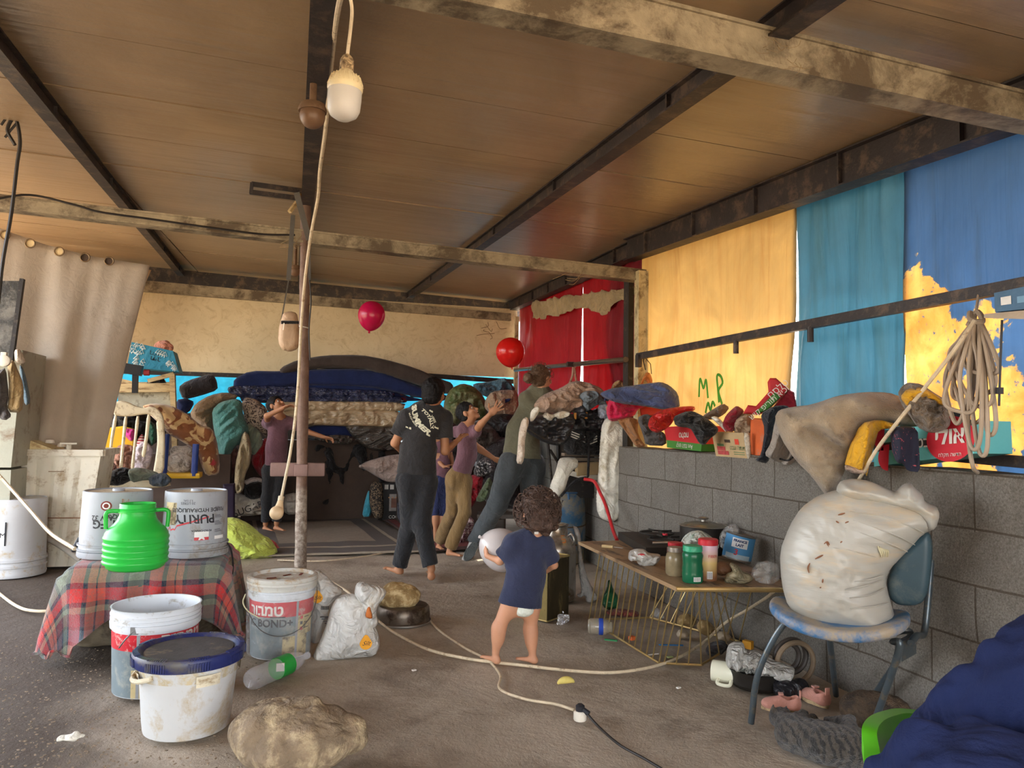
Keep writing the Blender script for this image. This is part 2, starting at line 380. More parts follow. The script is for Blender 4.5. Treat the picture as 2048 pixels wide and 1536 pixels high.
# ================================================================ structure
XW = 2.41
def ZC(x, y): return 2.40 + .055 * y - .035 * x
def floor_mat():
 mt, n, l, p = _mk('trampled_dirt_floor'); v = _vec(n, l)
 a = _mix(n, l, _ramp(n, l, _noise(n, l, .9, 7, .62, .6, v), .32, .68), srgb(148, 134, 117), srgb(184, 170, 152))
 a = _mix(n, l, _ramp(n, l, _noise(n, l, 2.3, 8, .7, .4, v), .5, .72, (0, 0, 0, 1), (.75, .75, .75, 1)), a, srgb(96, 82, 70))
 a = _mix(n, l, _ramp(n, l, _noise(n, l, 34, 5, .7, 0, v), .6, .78, (0, 0, 0, 1), (.5, .5, .5, 1)), a, srgb(176, 162, 142))
 vo = n.new('ShaderNodeTexVoronoi'); vo.inputs['Scale'].default_value = 31; vo.inputs['Randomness'].default_value = 1; l.new(v, vo.inputs['Vector'])
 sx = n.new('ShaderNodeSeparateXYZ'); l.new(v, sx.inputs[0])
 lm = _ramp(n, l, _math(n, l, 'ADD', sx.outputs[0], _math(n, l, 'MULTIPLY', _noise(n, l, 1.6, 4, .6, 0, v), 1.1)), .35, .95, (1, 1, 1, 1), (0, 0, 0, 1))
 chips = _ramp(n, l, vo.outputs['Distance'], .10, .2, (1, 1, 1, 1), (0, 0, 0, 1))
 a = _mix(n, l, _math(n, l, 'MULTIPLY', lm, .9), a, srgb(64, 52, 43))  # left side darkened: wet dirt, and shading put into the colour
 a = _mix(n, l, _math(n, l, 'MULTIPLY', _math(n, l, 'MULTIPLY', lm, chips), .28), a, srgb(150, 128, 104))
 l.new(a, p.inputs['Base Color']); p.inputs['Roughness'].default_value = .82; p.inputs['Specular IOR Level'].default_value = .3
 b = _bump(n, l, p, _noise(n, l, 3, 8, .65, .3, v), .6, .04); b = _bump(n, l, p, _noise(n, l, 55, 4, .7, 0, v), .45, .01, b)
 return mt
V = []; F = []; nx, ny = 90, 150; xs = np.linspace(-4.6, 3.2, nx); ys = np.linspace(-3.4, 10.9, ny)
XX_, YY_ = np.meshgrid(xs, ys); ZZ = .012 * fbm(np.stack([XX_, YY_, 0 * XX_], -1), 1.1, 3, 4) - .012
V = np.stack([XX_, YY_, ZZ], -1).reshape(-1, 3)
F = [(j * nx + i, j * nx + i + 1, (j + 1) * nx + i + 1, (j + 1) * nx + i) for j in range(ny - 1) for i in range(nx - 1)]
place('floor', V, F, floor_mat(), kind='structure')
b = B(); b.box((0, 5, -.13), (90, 90, .06)); b.go('ground_outside', M('dry_pale_earth', srgb(178, 160, 132), r=.95, vs=.6, d=srgb(150, 128, 100), ds=1.5), kind='structure')
b = B(); b.box((-3.45, -.5, 1.35), (.08, 5.8, 2.7)); b.go('unseen_wall_left', M('dark_tin_sheet', srgb(96, 84, 72), vs=2), smooth=False, kind='structure')  # unseen wall, added for the dark left; length set to limit side light
def ceil_mat():
 mt, n, l, p = _mk('brown_film_faced_plywood'); v = _vec(n, l); st = _vec(n, l, (.35, 5, 1))
 a = _mix(n, l, _ramp(n, l, _noise(n, l, 1.4, 8, .68, .5, v), .3, .7), srgb(136, 112, 84), srgb(164, 138, 106))
 a = _mix(n, l, _ramp(n, l, _noise(n, l, 3.2, 6, .66, .4, st), .58, .8, (0, 0, 0, 1), (.55, .55, .55, 1)), a, srgb(92, 76, 60))
 a = _mix(n, l, _ramp(n, l, _noise(n, l, 9, 8, .75, 1, v), .62, .8, (0, 0, 0, 1), (.4, .4, .4, 1)), a, srgb(168, 146, 116))
 l.new(a, p.inputs['Base Color']); p.inputs['Roughness'].default_value = .30; p.inputs['Specular IOR Level'].default_value = .65
 b = _bump(n, l, p, _noise(n, l, 2.2, 5, .5, .3, st), .25, .03); _bump(n, l, p, _noise(n, l, 26, 5, .6, 0, v), .1, .01, b)
 return mt
b = B(); yb = [-3.4, -2.7, -2.0, -1.3, -.7, -.1, .55, 1.15, 1.8, 2.44, 3.1, 3.74, 4.4, 5.04, 5.7, 6.34, 7.0, 7.64, 8.3, 9.0, 10.25]  # rows behind the camera are unseen, added to cut front light
for y0, y1 in zip(yb, yb[1:]):
 for x0, x1 in ((-3.5, -1.2), (-1.2, .04), (.04, 1.42), (1.42, 2.95)):
  g = .006; P = []
  dz = RNG.uniform(-.004, .004)
  for z in (0, .02): P += [(x, y, ZC(x, y) + z + dz) for x, y in ((x0 + g, y0 + g * .6), (x1 - g, y0 + g * .6), (x1 - g, y1 - g * .6), (x0 + g, y1 - g * .6))]
  b.hexa(P)
b.go('ceiling', ceil_mat(), smooth=False, kind='structure')
b = B(); P = []
for z in (.045, .07): P += [(x, y, ZC(x, y) + z) for x, y in ((-3.6, -3.4), (3.1, -3.4), (3.1, 10.35), (-3.6, 10.35))]  # unseen front extension cuts sky light, left edge trimmed to admit some
b.hexa(P); b.go('roof_covering', M('rusty_roof_steel', (.05, .045, .04)), smooth=False, kind='structure')
galv = M('dusty_galvanised_steel', srgb(158, 144, 118), r=.55, m=.25, v=.25, vs=14, bp=.2, bs=90, d=srgb(98, 84, 66), ds=4, da=.42)
dark = M('dark_painted_steel', srgb(50, 44, 44), r=.5, m=.1, v=.3, vs=6, d=srgb(92, 76, 64), ds=9, da=.32)
blackp = M('black_painted_steel', srgb(40, 36, 34), r=.5, d=srgb(90, 78, 66), ds=12, da=.25)
pale = M('cream_painted_steel', srgb(196, 180, 138), r=.5, v=.15, vs=6, d=srgb(120, 100, 70), ds=7, da=.35)
def channel(name, pts, Y, w, label):  # pts: (px,py top-front),(px,py bottom-front) left & right
 (l0, l1), (r0, r1) = pts; b = B()
 A = [AY(*q, Y) for q in (l0, l1, r0, r1)]; tl, bl, tr, br = A
 for a_, b_, c_, d_ in ((tl, bl, tr, br),):
  o = np.array([0, w, 0]); b.hexa([b_, d_, d_ + o, b_ + o, a_, c_, c_ + o, a_ + o])
  e = (c_ - a_) / np.linalg.norm(c_ - a_); t = .006; dn = (b_ - a_) / np.linalg.norm(b_ - a_)
  b.beam(b_ + np.array([0, -.004, .004]), d_ + np.array([0, -.004, .004]), .01, .014)     # folded lip
  b.beam(a_ + np.array([0, -.004, 0]), c_ + np.array([0, -.004, 0]), .01, .012)
 return b.go(name, galv, smooth=False, label=label, cat='beam', group='galvanised cross beams under the roof')
channel('cross_beam', (((700, -150), (700, -45)), ((2120, 204), (2120, 257))), 1.97, .09, 'galvanised steel cross beam nearest the viewer, top right under the roof')
channel('cross_beam', (((-160, 372), (-160, 398)), ((1292, 541), (1292, 562))), 5.15, .11, 'galvanised steel cross beam in the middle of the roof resting on the cream post')
channel('cross_beam', (((180, 552), (180, 574)), ((1022, 628), (1022, 641))), 9.55, .08, 'farthest galvanised cross beam, running along the top of the back wall')
def purlin(a, c, w, h, label):
 b = B(); a = np.array(a + (ZC(*a) - h / 2 + .0,)); c = np.array(c + (ZC(*c) - h / 2,)); b.beam(a, c, w * .35, h)
 b.beam(a - [0, 0, h / 2 - .004], c - [0, 0, h / 2 - .004], w, .008); b.beam(a + [0, 0, h / 2 - .004], c + [0, 0, h / 2 - .004], w, .008)
 for k in range(7):
  q = a + (c - a) * (k + .5) / 7; b.box(q, (w * .8, .012, h))
 b.go('roof_purlin', dark, smooth=False, label=label, cat='beam', group='dark steel purlins running to the back wall')
purlin((1.42, .6), (1.42, 10.2), .075, .08, 'dark steel purlin running from top right to the back wall, right of the hanging bulb')
purlin((.05, .6), (.03, 10.2), .08, .08, 'dark steel purlin straight above the round tree-trunk-like pole and the bulb')
purlin((-1.05, .6), (-1.4, 10.2), .07, .08, 'rusty brown purlin crossing the top left of the roof')
purlin((2.50, .6), (2.44, 5.25), .10, .17, 'dark eave purlin above the yellow and blue tarpaulins')
purlin((2.50, 5.3), (2.82, 10.2), .10, .13, 'dark eave purlin above the red curtain in the far corner')
def block_mat():
 mt, n, l, p = _mk('grey_concrete_block'); t = n.new('ShaderNodeTexCoord'); s = n.new('ShaderNodeSeparateXYZ'); c = n.new('ShaderNodeCombineXYZ')
 l.new(t.outputs['Object'], s.inputs[0]); l.new(s.outputs[1], c.inputs[0]); l.new(s.outputs[2], c.inputs[1]); v = t.outputs['Object']
 dv = n.new('ShaderNodeVectorMath'); dv.operation = 'ADD'; nv = n.new('ShaderNodeTexNoise'); nv.inputs['Scale'].default_value = 3; nv.inputs['Detail'].default_value = 4
 l.new(v, nv.inputs['Vector']); sc = n.new('ShaderNodeVectorMath'); sc.operation = 'SCALE'; sc.inputs['Scale'].default_value = .022; l.new(nv.outputs['Color'], sc.inputs[0])
 l.new(c.outputs[0], dv.inputs[0]); l.new(sc.outputs[0], dv.inputs[1])
 k = n.new('ShaderNodeTexBrick'); k.inputs['Scale'].default_value = 1; k.inputs['Brick Width'].default_value = .4; k.inputs['Row Height'].default_value = .203
 k.inputs['Mortar Size'].default_value = .005; k.inputs['Mortar Smooth'].default_value = .35; k.inputs['Bias'].default_value = 0
 k.inputs['Color1'].default_value = col3(srgb(166, 160, 151)); k.inputs['Color2'].default_value = col3(srgb(154, 148, 138)); k.inputs['Mortar'].default_value = col3(srgb(112, 102, 90))
 l.new(dv.outputs[0], k.inputs[0])
 a = _mix(n, l, _ramp(n, l, _noise(n, l, 130, 4, .8, 0, v), .35, .7), k.outputs[0], srgb(74, 66, 58));
 a = _mix(n, l, .75, k.outputs[0], a)
 a = _mix(n, l, _ramp(n, l, _noise(n, l, 1.6, 7, .7, .5, v), .45, .75, (0, 0, 0, 1), (.6, .6, .6, 1)), a, srgb(96, 86, 74))
 a = _mix(n, l, _ramp(n, l, _noise(n, l, 7, 7, .75, .5, v), .62, .72, (0, 0, 0, 1), (.55, .55, .55, 1)), a, srgb(60, 50, 42))
 a = _mix(n, l, _ramp(n, l, _noise(n, l, 90, 3, .8, 0, v), .66, .76, (0, 0, 0, 1), (.5, .5, .5, 1)), a, srgb(196, 186, 168))
 l.new(a, p.inputs['Base Color']); p.inputs['Roughness'].default_value = .95; p.inputs['Specular IOR Level'].default_value = .1
 b = _bump(n, l, p, k.outputs['Fac'], -.6, .01); b = _bump(n, l, p, _noise(n, l, 60, 5, .8, 0, v), 1, .016, b)
 return mt
b = B(); ys = np.arange(-1.0, 10.7, .06); zs = np.linspace(-.05, 1.01, 22)
for xx, s_ in ((XW, 1), (XW + .2, -1)):
 P = np.array([(xx, y, z) for z in zs for y in ys]); m = len(ys)
 P[:, 0] += np.where(P[:, 1] > 5.2, (P[:, 1] - 5.2) * .09, 0) - s_ * .006 * vn(P, 9, 2)
 P[:, 2] += np.where(P[:, 2] > .98, .006 * vn(P, 6, 4), 0)
 F = [(j * m + i, j * m + i + 1, (j + 1) * m + i + 1, (j + 1) * m + i)[::-s_] for j in range(len(zs) - 1) for i in range(m - 1)]; b.add(P, F)
n0 = len(zs) * len(ys); m = len(ys); tp = (len(zs) - 1) * m
b.F += [(tp + i, tp + i + 1, n0 + tp + i + 1, n0 + tp + i) for i in range(m - 1)]; b.MI += [0] * (m - 1)
o = b.go('wall_right', block_mat(), auto=60, kind='structure', org=(0, 0, 0))
def panel_mat():
 mt, n, l, p = _mk('grimy_beige_wall_panel'); v = _vec(n, l)
 a = _mix(n, l, _ramp(n, l, _noise(n, l, 1.3, 6, .6, .3, v), .3, .7), srgb(206, 186, 144), srgb(226, 208, 168))
 a = _mix(n, l, _ramp(n, l, _noise(n, l, 5.5, 9, .75, 1.8, v), .5, .7, (0, 0, 0, 1), (.7, .7, .7, 1)), a, srgb(178, 150, 104))
 a = _mix(n, l, _ramp(n, l, _noise(n, l, 14, 8, .8, 2.6, v), .6, .72, (0, 0, 0, 1), (.5, .5, .5, 1)), a, srgb(228, 210, 168))
 l.new(a, p.inputs['Base Color']); p.inputs['Roughness'].default_value = .42; _bump(n, l, p, _noise(n, l, 30, 5, .7, 1, v), .15, .01); return mt
pm = panel_mat(); b = B()
xsb = [-3.3, -.36, 1.2, 2.86]
for x0, x1, z0 in ((-3.3, -.36, 1.72), (-.362, 1.2, 1.70), (1.198, 2.84, 1.80)):
 zt = 2.72; b.hexa([(x0, 9.62, z0), (x1, 9.62, z0), (x1, 9.67, z0), (x0, 9.67, z0), (x0, 9.62, zt), (x1, 9.62, zt), (x1, 9.67, zt), (x0, 9.67, zt)])
b.go('wall_back', pm, smooth=False, kind='structure')
b = B(); b.beam((-3.3, 9.6, 1.70), (-.1, 9.6, 1.70), .05, .05); b.beam((1.6, 9.6, 1.78), (2.82, 9.6, 1.74), .05, .06)
b.go('trim_1', blackp, smooth=False, kind='structure')
b = B(); b.hexa([(-3.6, 9.9, 2.6), (3.0, 9.9, 2.6), (3.0, 9.95, 2.6), (-3.6, 9.95, 2.6), (-3.6, 9.9, 3.09), (3.0, 9.9, 2.86), (3.0, 9.95, 2.86), (-3.6, 9.95, 3.09)]); b.go('dark_gap_seal', dark, smooth=False, kind='structure')  # added dark board, closes the light gap above the back panel
b = B(); b.box((-.2, 10.15, .62), (6.4, .08, 1.24)); b.go('wall_back_lower', M('dark_back_boards', srgb(44, 38, 36)), smooth=False, kind='structure')
def tarp(name, c, label, P, fn, tr=.6, fade=None, cat='tarpaulin', nu=40, nv=40, group=None, extra=None):
 mt, n, l, p = _mk(name + '_cloth'); v = _vec(n, l); vs = _vec(n, l, (1, 5, .35))
 a = _mix(n, l, _ramp(n, l, _noise(n, l, 2.2, 8, .68, .8, v), .35, .7), tuple(x * .82 for x in c), c)
 a = _mix(n, l, _ramp(n, l, _noise(n, l, 3, 6, .66, .4, vs), .5, .75, (0, 0, 0, 1), (.55, .55, .55, 1)), a, tuple(x * y for x, y in zip(c, (.72, .6, .5))))
 a = _mix(n, l, _ramp(n, l, _noise(n, l, 22, 6, .8, .6, v), .66, .74, (0, 0, 0, 1), (.6, .6, .6, 1)), a, tuple(x * .45 for x in c))
 if extra: a = extra(n, l, a, v)
 l.new(a, p.inputs['Base Color']); p.inputs['Roughness'].default_value = .6
 _bump(n, l, p, _noise(n, l, 3.5, 4, .5, .8, vs), .35, .05)
 t = n.new('ShaderNodeBsdfTranslucent'); l.new(a, t.inputs[0]); x = n.new('ShaderNodeMixShader'); x.inputs[0].default_value = tr
 l.new(p.outputs[0], x.inputs[1]); l.new(t.outputs[0], x.inputs[2]); l.new(x.outputs[0], n['Material Output'].inputs[0])
 return sheet(name, *P, nu, nv, mt, fn=fn, th=.002, label=label, cat=cat, group=group)
XT = 2.66
def sway(seed, amp=.03, f=5, fy=.6, ed=0):
 return lambda a, b, nn: nn * amp * (min(1, 5 * a + .05, 5 * (1 - a) + .05) if ed else 1) * (vn(np.array([a * f, b * fy * f, seed]), 1, seed) * (.25 + b) + .5 * vn(np.array([a * f * 2.7, b * fy * f, seed]), 1, seed + 1))
def col_at(px, py, X): return AX(px, py, X)
yA = 6.0; yB = AX(1592, 600, XT)[1]; yC = AX(1815, 600, XT)[1]
def zt(y): return 2.41 + .045 * y - .02
tarp('yellow_tarpaulin', srgb(186, 164, 122), 'sunlit amber yellow tarpaulin hung over the block wall beside the red curtain', [(XT, yB, zt(yB)), (XT, yA, zt(yA)), (XT, yB - .03, .75), (XT, yA, .75)], sway(3, .05, 5), tr=.6)
tarp('blue_tarpaulin', srgb(98, 142, 158), 'faded blue tarpaulin strip hanging next to the yellow one', [(XT + .02, yC, zt(yC)), (XT + .02, yB + .02, zt(yB)), (XT + .02, yC + .02, .75), (XT + .02, yB + .0, .75)], sway(5, .045, 7), tr=.45)
def flaking(n, l, a, v):
 s = n.new('ShaderNodeSeparateXYZ'); l.new(v, s.inputs[0])
 f = _noise(n, l, 3.1, 9, .62, .5, v)
 zc = _math(n, l, 'MAXIMUM', _math(n, l, 'SUBTRACT', s.outputs[2], .85), 0.0)
 wz = _math(n, l, 'MULTIPLY', zc, -.6); wy = _math(n, l, 'MULTIPLY', _math(n, l, 'ABSOLUTE', _math(n, l, 'SUBTRACT', s.outputs[1], 1.4)), -.36)
 e = _math(n, l, 'ADD', _math(n, l, 'ADD', f, wz), _math(n, l, 'ADD', wy, .10))
 m = _ramp(n, l, e, .455, .47)
 sp = _ramp(n, l, _noise(n, l, 30, 5, .7, .3, v), .36, .38)
 m = _math(n, l, 'MULTIPLY', m, sp)
 y = _mix(n, l, _ramp(n, l, _noise(n, l, 6, 6, .7, .4, v), .35, .7), srgb(180, 144, 94), srgb(206, 178, 128))
 return _mix(n, l, m, a, y)
tarp('flaking_tarpaulin', srgb(98, 124, 150), 'blue painted tarpaulin flaking to yellow, at the right edge behind the hose coil', [(XT, -.2, zt(0)), (XT, yC + .01, zt(yC)), (XT, -.2, .75), (XT, yC + .03, .75)], sway(9, .03, 5), tr=.62, extra=flaking)
def xr(y): return 2.56 + (y - 5.2) * .07
def zr(y): return 2.42 + .047 * y - .06
ya, yb_, yc_, yd = 5.28, AX(1170, 700, 2.70)[1] - .0, AX(1170, 700, 2.70)[1] + .06, 9.6
red = srgb(150, 14, 34)
tarp('red_curtain', red, 'deep red curtain panel between the bright slit and the cream post', [(xr(ya), ya, zr(ya)), (xr(yb_), yb_ - .0, zr(yb_)), (xr(ya), ya, .9), (xr(yb_), yb_ - .06, .9)], sway(11, .06, 6, ed=1), tr=.42, cat='curtain')
tarp('red_curtain', red, 'dark red curtain panel in the far corner left of the bright slit', [(xr(yc_), yc_ - .06, zr(yc_)), (xr(yd), yd, zr(yd)), (xr(yc_), yc_ + .02, .9), (xr(yd), yd, .9)], sway(13, .07, 7, ed=1), tr=.34, cat='curtain')
def scallop(a, b, nn): return np.array([-.0, 0, -.10 * b * sin(pi * ((a * 2) % 1)) ** 2 * (.6 + .5 * vn(np.array([a * 9, 0, 0]))) + .02 * vn(np.array([a * 30, b * 4, 1]))]) - nn * (.03 * abs(sin(a * 40 + b * 3)) + .03)
P_ = [AX(1262, 570, 2.5), AX(1057, 603, 2.66), AX(1262, 590, 2.5), AX(1057, 636, 2.66)]
sheet('curtain_valance', *P_, 60, 8, fab('grubby_cream_gauze', srgb(186, 164, 124), tr=.25), fn=scallop, label='grubby cream gauze gathered along the top of the red curtains', cat='valance')
b = B(); b.box((2.49, 5.13, 1.67), (.07, .06, 1.33)); b.box((2.525, 5.13, 1.67), (.01, .075, 1.33)); b.box((2.455, 5.13, 1.67), (.01, .075, 1.33)); b.go('roof_post', pale, smooth=False, label='cream painted steel post standing on the block wall under the middle cross beam', cat='post', kind='thing')
b = B(); b.box((2.475, 5.32, 1.67), (.045, .09, 1.33)); b.go('roof_post', blackp, smooth=False, label='black steel upright against the red curtain, just behind the cream post', cat='post', kind='thing')
b = B(); b.box((2.80, 9.50, 1.35), (.05, .05, 2.5)); b.go('roof_post', pale, smooth=False, label='thin pale upright in the far corner where back wall meets red curtain', cat='post', kind='thing')
t = thing('wall_rail', 'dark steel rail running along the yellow and blue tarpaulins above the wall', 'rail', (2.42, 3, 1.66))
b = B(); b.beam(AX(1276, 713, 2.42), (2.42, .9, 1.672), .035, .045); b.go('bar', dark, t, smooth=False)
for px in (1472, 1621):
 b = B(); q = AX(px, 690, 2.41); b.tube([(2.41, q[1], 1.66), (2.41, q[1], 1.585)], .016, 10); b.go('stub', dark, t)
b = B(); b.box(AX(1277, 722, 2.40), (.03, .05, .09)); b.go('bracket', dark, t, smooth=False)
t = thing('wall_rail', 'short shiny steel rail crossing the red curtains', 'rail', (2.5, 7, 1.6))
b = B(); b.tube([AX(1252, 719, 2.42), AX(1030, 740, 2.66)], .022, 12); b.go('bar', M('worn_shiny_steel', srgb(120, 104, 88), r=.35, m=.7), t)
b = B(); q = AX(1148, 729, 2.5); b.tube([q - (.07, 0, 0), q + (.02, 0, 0)], .025, 12); b.go('stub', dark, t)
bot = G(600, 1196)
t = thing('roof_pole', 'rusty mottled round steel pole standing in the middle of the room', 'pole', bot); Yp = bot[1]; topz = AY(612, 395, Yp)
def rust():
 mt, n, l, p = _mk('rusty_mottled_pipe'); v = _vec(n, l)
 sx = n.new('ShaderNodeSeparateXYZ'); l.new(v, sx.inputs[0])
 a = _mix(n, l, _ramp(n, l, _noise(n, l, 9, 7, .7, .3, v), .35, .65), srgb(96, 70, 58), srgb(128, 102, 86))
 low = _ramp(n, l, _math(n, l, 'ADD', sx.outputs[2], _math(n, l, 'MULTIPLY', _noise(n, l, 4, 3, .5, 0, v), .5)), .9, 1.5, (1, 1, 1, 1), (0, 0, 0, 1))
 a = _mix(n, l, _math(n, l, 'MULTIPLY', low, .8), a, _mix(n, l, _ramp(n, l, _noise(n, l, 26, 5, .7, .3, v), .42, .6), srgb(120, 104, 90), srgb(178, 166, 150)))
 l.new(a, p.inputs['Base Color']); p.inputs['Roughness'].default_value = .6; p.inputs['Metallic'].default_value = .15; _bump(n, l, p, _noise(n, l, 40, 5, .7, 0, v), .5, .01); return mt
rm = rust(); zz = np.linspace(0, 1, 24); b = B()
b.tube([bot + (topz - bot) * q for q in zz], [(.0385 - .005 * q) + .0028 * vn(np.array([q * 22, 0, 0])) for q in zz], 18); b.go('pipe', rm, t)
b = B(); b.box(AY(612, 390, Yp), (.09, .09, .085)); b.go('top_joint', M('flaking_yellow_brown_coat', srgb(150, 110, 62), r=.7, d=srgb(70, 48, 34), ds=12), t, smooth=False)
b = B(); q = AY(602, 940, Yp); b.box(q + np.array([-.02, .06, 0]), (.35, .055, .09), bev=.01); b.box(q + np.array([0, 0, 0]), (.085, .09, .08), bev=.01); b.go('clamp_plate', M('pinkish_rusted_plate', srgb(136, 108, 100), r=.55, m=.2), t, label='wide rusty plate clamped round the pole')
b = B(); q = AY(607, 655, Yp - .0); a_ = np.linspace(0, 2 * pi, 30); b.tube([q + (.039 * cos(k), .039 * sin(k), .004 * sin(k * 2)) for k in a_], .004, 6, closed=False); b.go('tie_wire', M('white_cord', (.7, .68, .6)), t)
# ================================================================ back of the room
place('tarpaulin', [(-3.4, 10.5, .0), (3.2, 10.5, .0), (3.2, 10.5, 2.2), (-3.4, 10.5, 2.2), (-3.4, 10.51, .0), (3.2, 10.51, .0), (3.2, 10.51, 2.2), (-3.4, 10.51, 2.2)],
 [(0, 1, 2, 3), (7, 6, 5, 4), (0, 4, 5, 1), (1, 5, 6, 2), (2, 6, 7, 3), (3, 7, 4, 0)], M('bright_blue_tarp', srgb(60, 156, 178), tr=.5, r=.5, wr=.4, ws=3), smooth=False, label='bright cyan tarpaulin outside, seen through the gap under the back wall panel', cat='tarpaulin')
navy = fab('navy_mattress_cloth', srgb(30, 40, 78), bs=200, wr=.2); dgrey = fab('dark_grey_mattress_cloth', srgb(66, 58, 54), wr=.2)
def wrapm(nm, c, r=.25, s=.9, ws=14): return M(nm, c, r=r, v=.15, vs=6, bp=0, wr=s, ws=ws, spec=.7, coat=.3, st=(1.0, 1.0, 2.6))
wn = wrapm('navy_cloth_in_clear_wrap', srgb(36, 44, 82), .2, 1.0, 17); wb = wrapm('beige_cloth_in_clear_wrap', srgb(170, 146, 112), .35, .6, 6); wd = wrapm('grey_plastic_wrap', srgb(74, 66, 58), .28, .9, 12)
def slab(name, poly, Y, mat, label, cat='mattress', t=.05, tb=.55, group=None, **k):
 k.setdefault('w', .03); ym = np.mean([q[1] for q in poly]); poly = [(x, y + (3.5 if y > ym else -2.5)) for x, y in poly]; return puff(name, poly, ('Y', Y), t, mat, tb=tb, grow=1.0, label=label, cat=cat, group=group, **k)
slab('mattress', [(560, 738), (595, 722), (650, 713), (720, 712), (770, 721), (830, 738), (880, 754), (906, 763), (908, 786), (870, 778), (830, 764), (770, 746), (720, 738), (650, 738), (600, 742), (560, 748)], 8.93, dgrey, 'dark grey mattress arched over the top of the mattress pile')
slab('mattress', [(468, 760), (500, 744), (560, 745), (650, 740), (720, 740), (775, 748), (830, 767), (880, 783), (905, 792), (880, 800), (820, 788), (760, 774), (700, 768), (600, 768), (520, 774), (466, 774)], 8.95, navy, 'plain navy mattress directly under the arched grey one')
slab('mattress', [(520, 775), (600, 769), (700, 770), (760, 776), (820, 790), (860, 798), (790, 799), (700, 792), (600, 790), (530, 788)], 8.99, navy, 'thin navy mattress, third from the top of the pile', tb=.5)
slab('mattress', [(453, 778), (470, 773), (560, 774), (680, 780), (788, 784), (792, 794), (700, 793), (560, 792), (462, 791)], 8.9, wn, 'navy mattress in creased clear plastic, upper of two wrapped ones', fold=.012, fs=22)
slab('mattress', [(478, 793), (560, 793), (700, 794), (800, 794), (812, 804), (700, 802), (560, 803), (484, 802)], 8.9, wn, 'navy mattress in creased clear plastic, lower of two wrapped ones', fold=.012, fs=22)
slab('mattress', [(530, 806), (600, 803), (700, 803), (812, 806), (806, 822), (700, 820), (600, 820), (532, 822)], 8.9, wb, 'beige mattress in clear plastic, upper of the beige pair', fold=.01, fs=10)
slab('mattress', [(530, 823), (600, 821), (700, 821), (808, 823), (806, 852), (740, 851), (650, 848), (600, 846), (532, 846)], 8.9, wb, 'thick beige mattress in clear plastic, lower of the beige pair', fold=.015, fs=9, seed=4)
slab('mattress', [(615, 852), (700, 851), (806, 853), (806, 872), (700, 870), (615, 872)], 8.98, navy, 'dark blue mattress at the bottom of the pile, behind the outstretched fist')
puff('plastic_sheet', [(688, 850), (740, 852), (806, 854), (806, 896), (775, 903), (745, 902), (722, 890), (700, 868)], ('Y', 8.85), .05, wd, fold=.03, fs=9, fdir=.5, label='torn grey-brown plastic sheeting hanging below the mattress pile', cat='plastic sheet')
puff('plastic_sheet', [(620, 874), (690, 868), (720, 880), (690, 890), (650, 886)], ('Y', 8.8), .03, wd, fold=.02, fs=14, label='small crumpled clear plastic flap under the navy mattress', cat='plastic sheet')
blk = fab('black_cloth', srgb(30, 27, 26)); puff('black_sheet', [(590, 872), (650, 880), (760, 874), (820, 880), (820, 1012), (770, 1018), (700, 1022), (640, 1022), (590, 1022)], ('Y', 9.3), .12, blk, tb=.25, w=.2, fold=.05, fs=5, fdir=pi / 2, label='black cloth draped over the platform under the mattress pile', cat='cloth')
b = B(); b.box((.6, 9.33, .47), (2.3, .4, .94)); b.box((-1.25, 9.3, .62), (1.3, .4, 1.2)); b.box((-1.3, 8.75, .4), (1.35, .7, .8)); b.box((1.75, 8.6, .35), (1.1, 1.0, .7)); b.go('storage_platform', M('dark_wood', srgb(62, 46, 36)), smooth=False, label='dark wooden platform carrying the mattress pile', cat='platform')
puff('pillow', [(714, 933), (735, 922), (770, 912), (800, 908), (830, 912), (832, 950), (812, 962), (785, 966), (768, 962), (748, 950), (732, 940)], ('C', AY(780, 940, 8.7)), .10, fab('dusty_pink_grey_cloth', srgb(158, 138, 128)), tb=.1, w=.2, fold=.01, label='dusty pinkish grey pillow beside the boy in black', cat='pillow')
t = thing('oven_box', 'black carton with a picture of a small oven on its front', 'box', G(785, 1040, 0)); q = G(785, 1042, 0)
cb = M('black_print_carton', srgb(42, 38, 36), r=.5); Yb = q[1]; A_ = AY(763, 1040, Yb); B_ = AY(813, 1040, Yb); C_ = AY(763, 963, Yb)
hh = C_[2] - A_[2]; b = B(); b.box(((A_[0] + B_[0]) / 2, Yb + .2, hh / 2), (B_[0] - A_[0], .4, hh), bev=.006); b.go('carton', cb, t, smooth=False)
b = B(); b.box(AY(792, 1005, Yb - .002), (.16, .004, .20)); b.go('oven_picture', M('oven_print', srgb(150, 142, 136), vs=20), t, smooth=False)
b = B(); b.box(AY(792, 1006, Yb - .006), (.115, .004, .11)); b.go('oven_window_print', M('oven_print_glass', srgb(120, 84, 70), vs=12), t, smooth=False)
wt = M('white_print', srgb(216, 210, 200), r=.6, bp=0)
for px in (773, 784): b = B(); b.box(AY(px, 974, Yb - .002), (.045, .004, .055)); b.go('printed_label', wt, t, smooth=False)
for px in (778, 785, 792): b = B(); b.lathe([(0, 0), (.008, 0), (.008, .003), (0, .003)], AY(px, 995, Yb - .003), 10, R=rotx(pi / 2)); b.go('printed_dot', M('orange_dot', srgb(200, 140, 90)), t)
txt('COOK', .05, wt, t, AY(790, 1034, Yb - .003), (1, 0, 0), (0, 0, 1))
def leop(n, l, p): pass
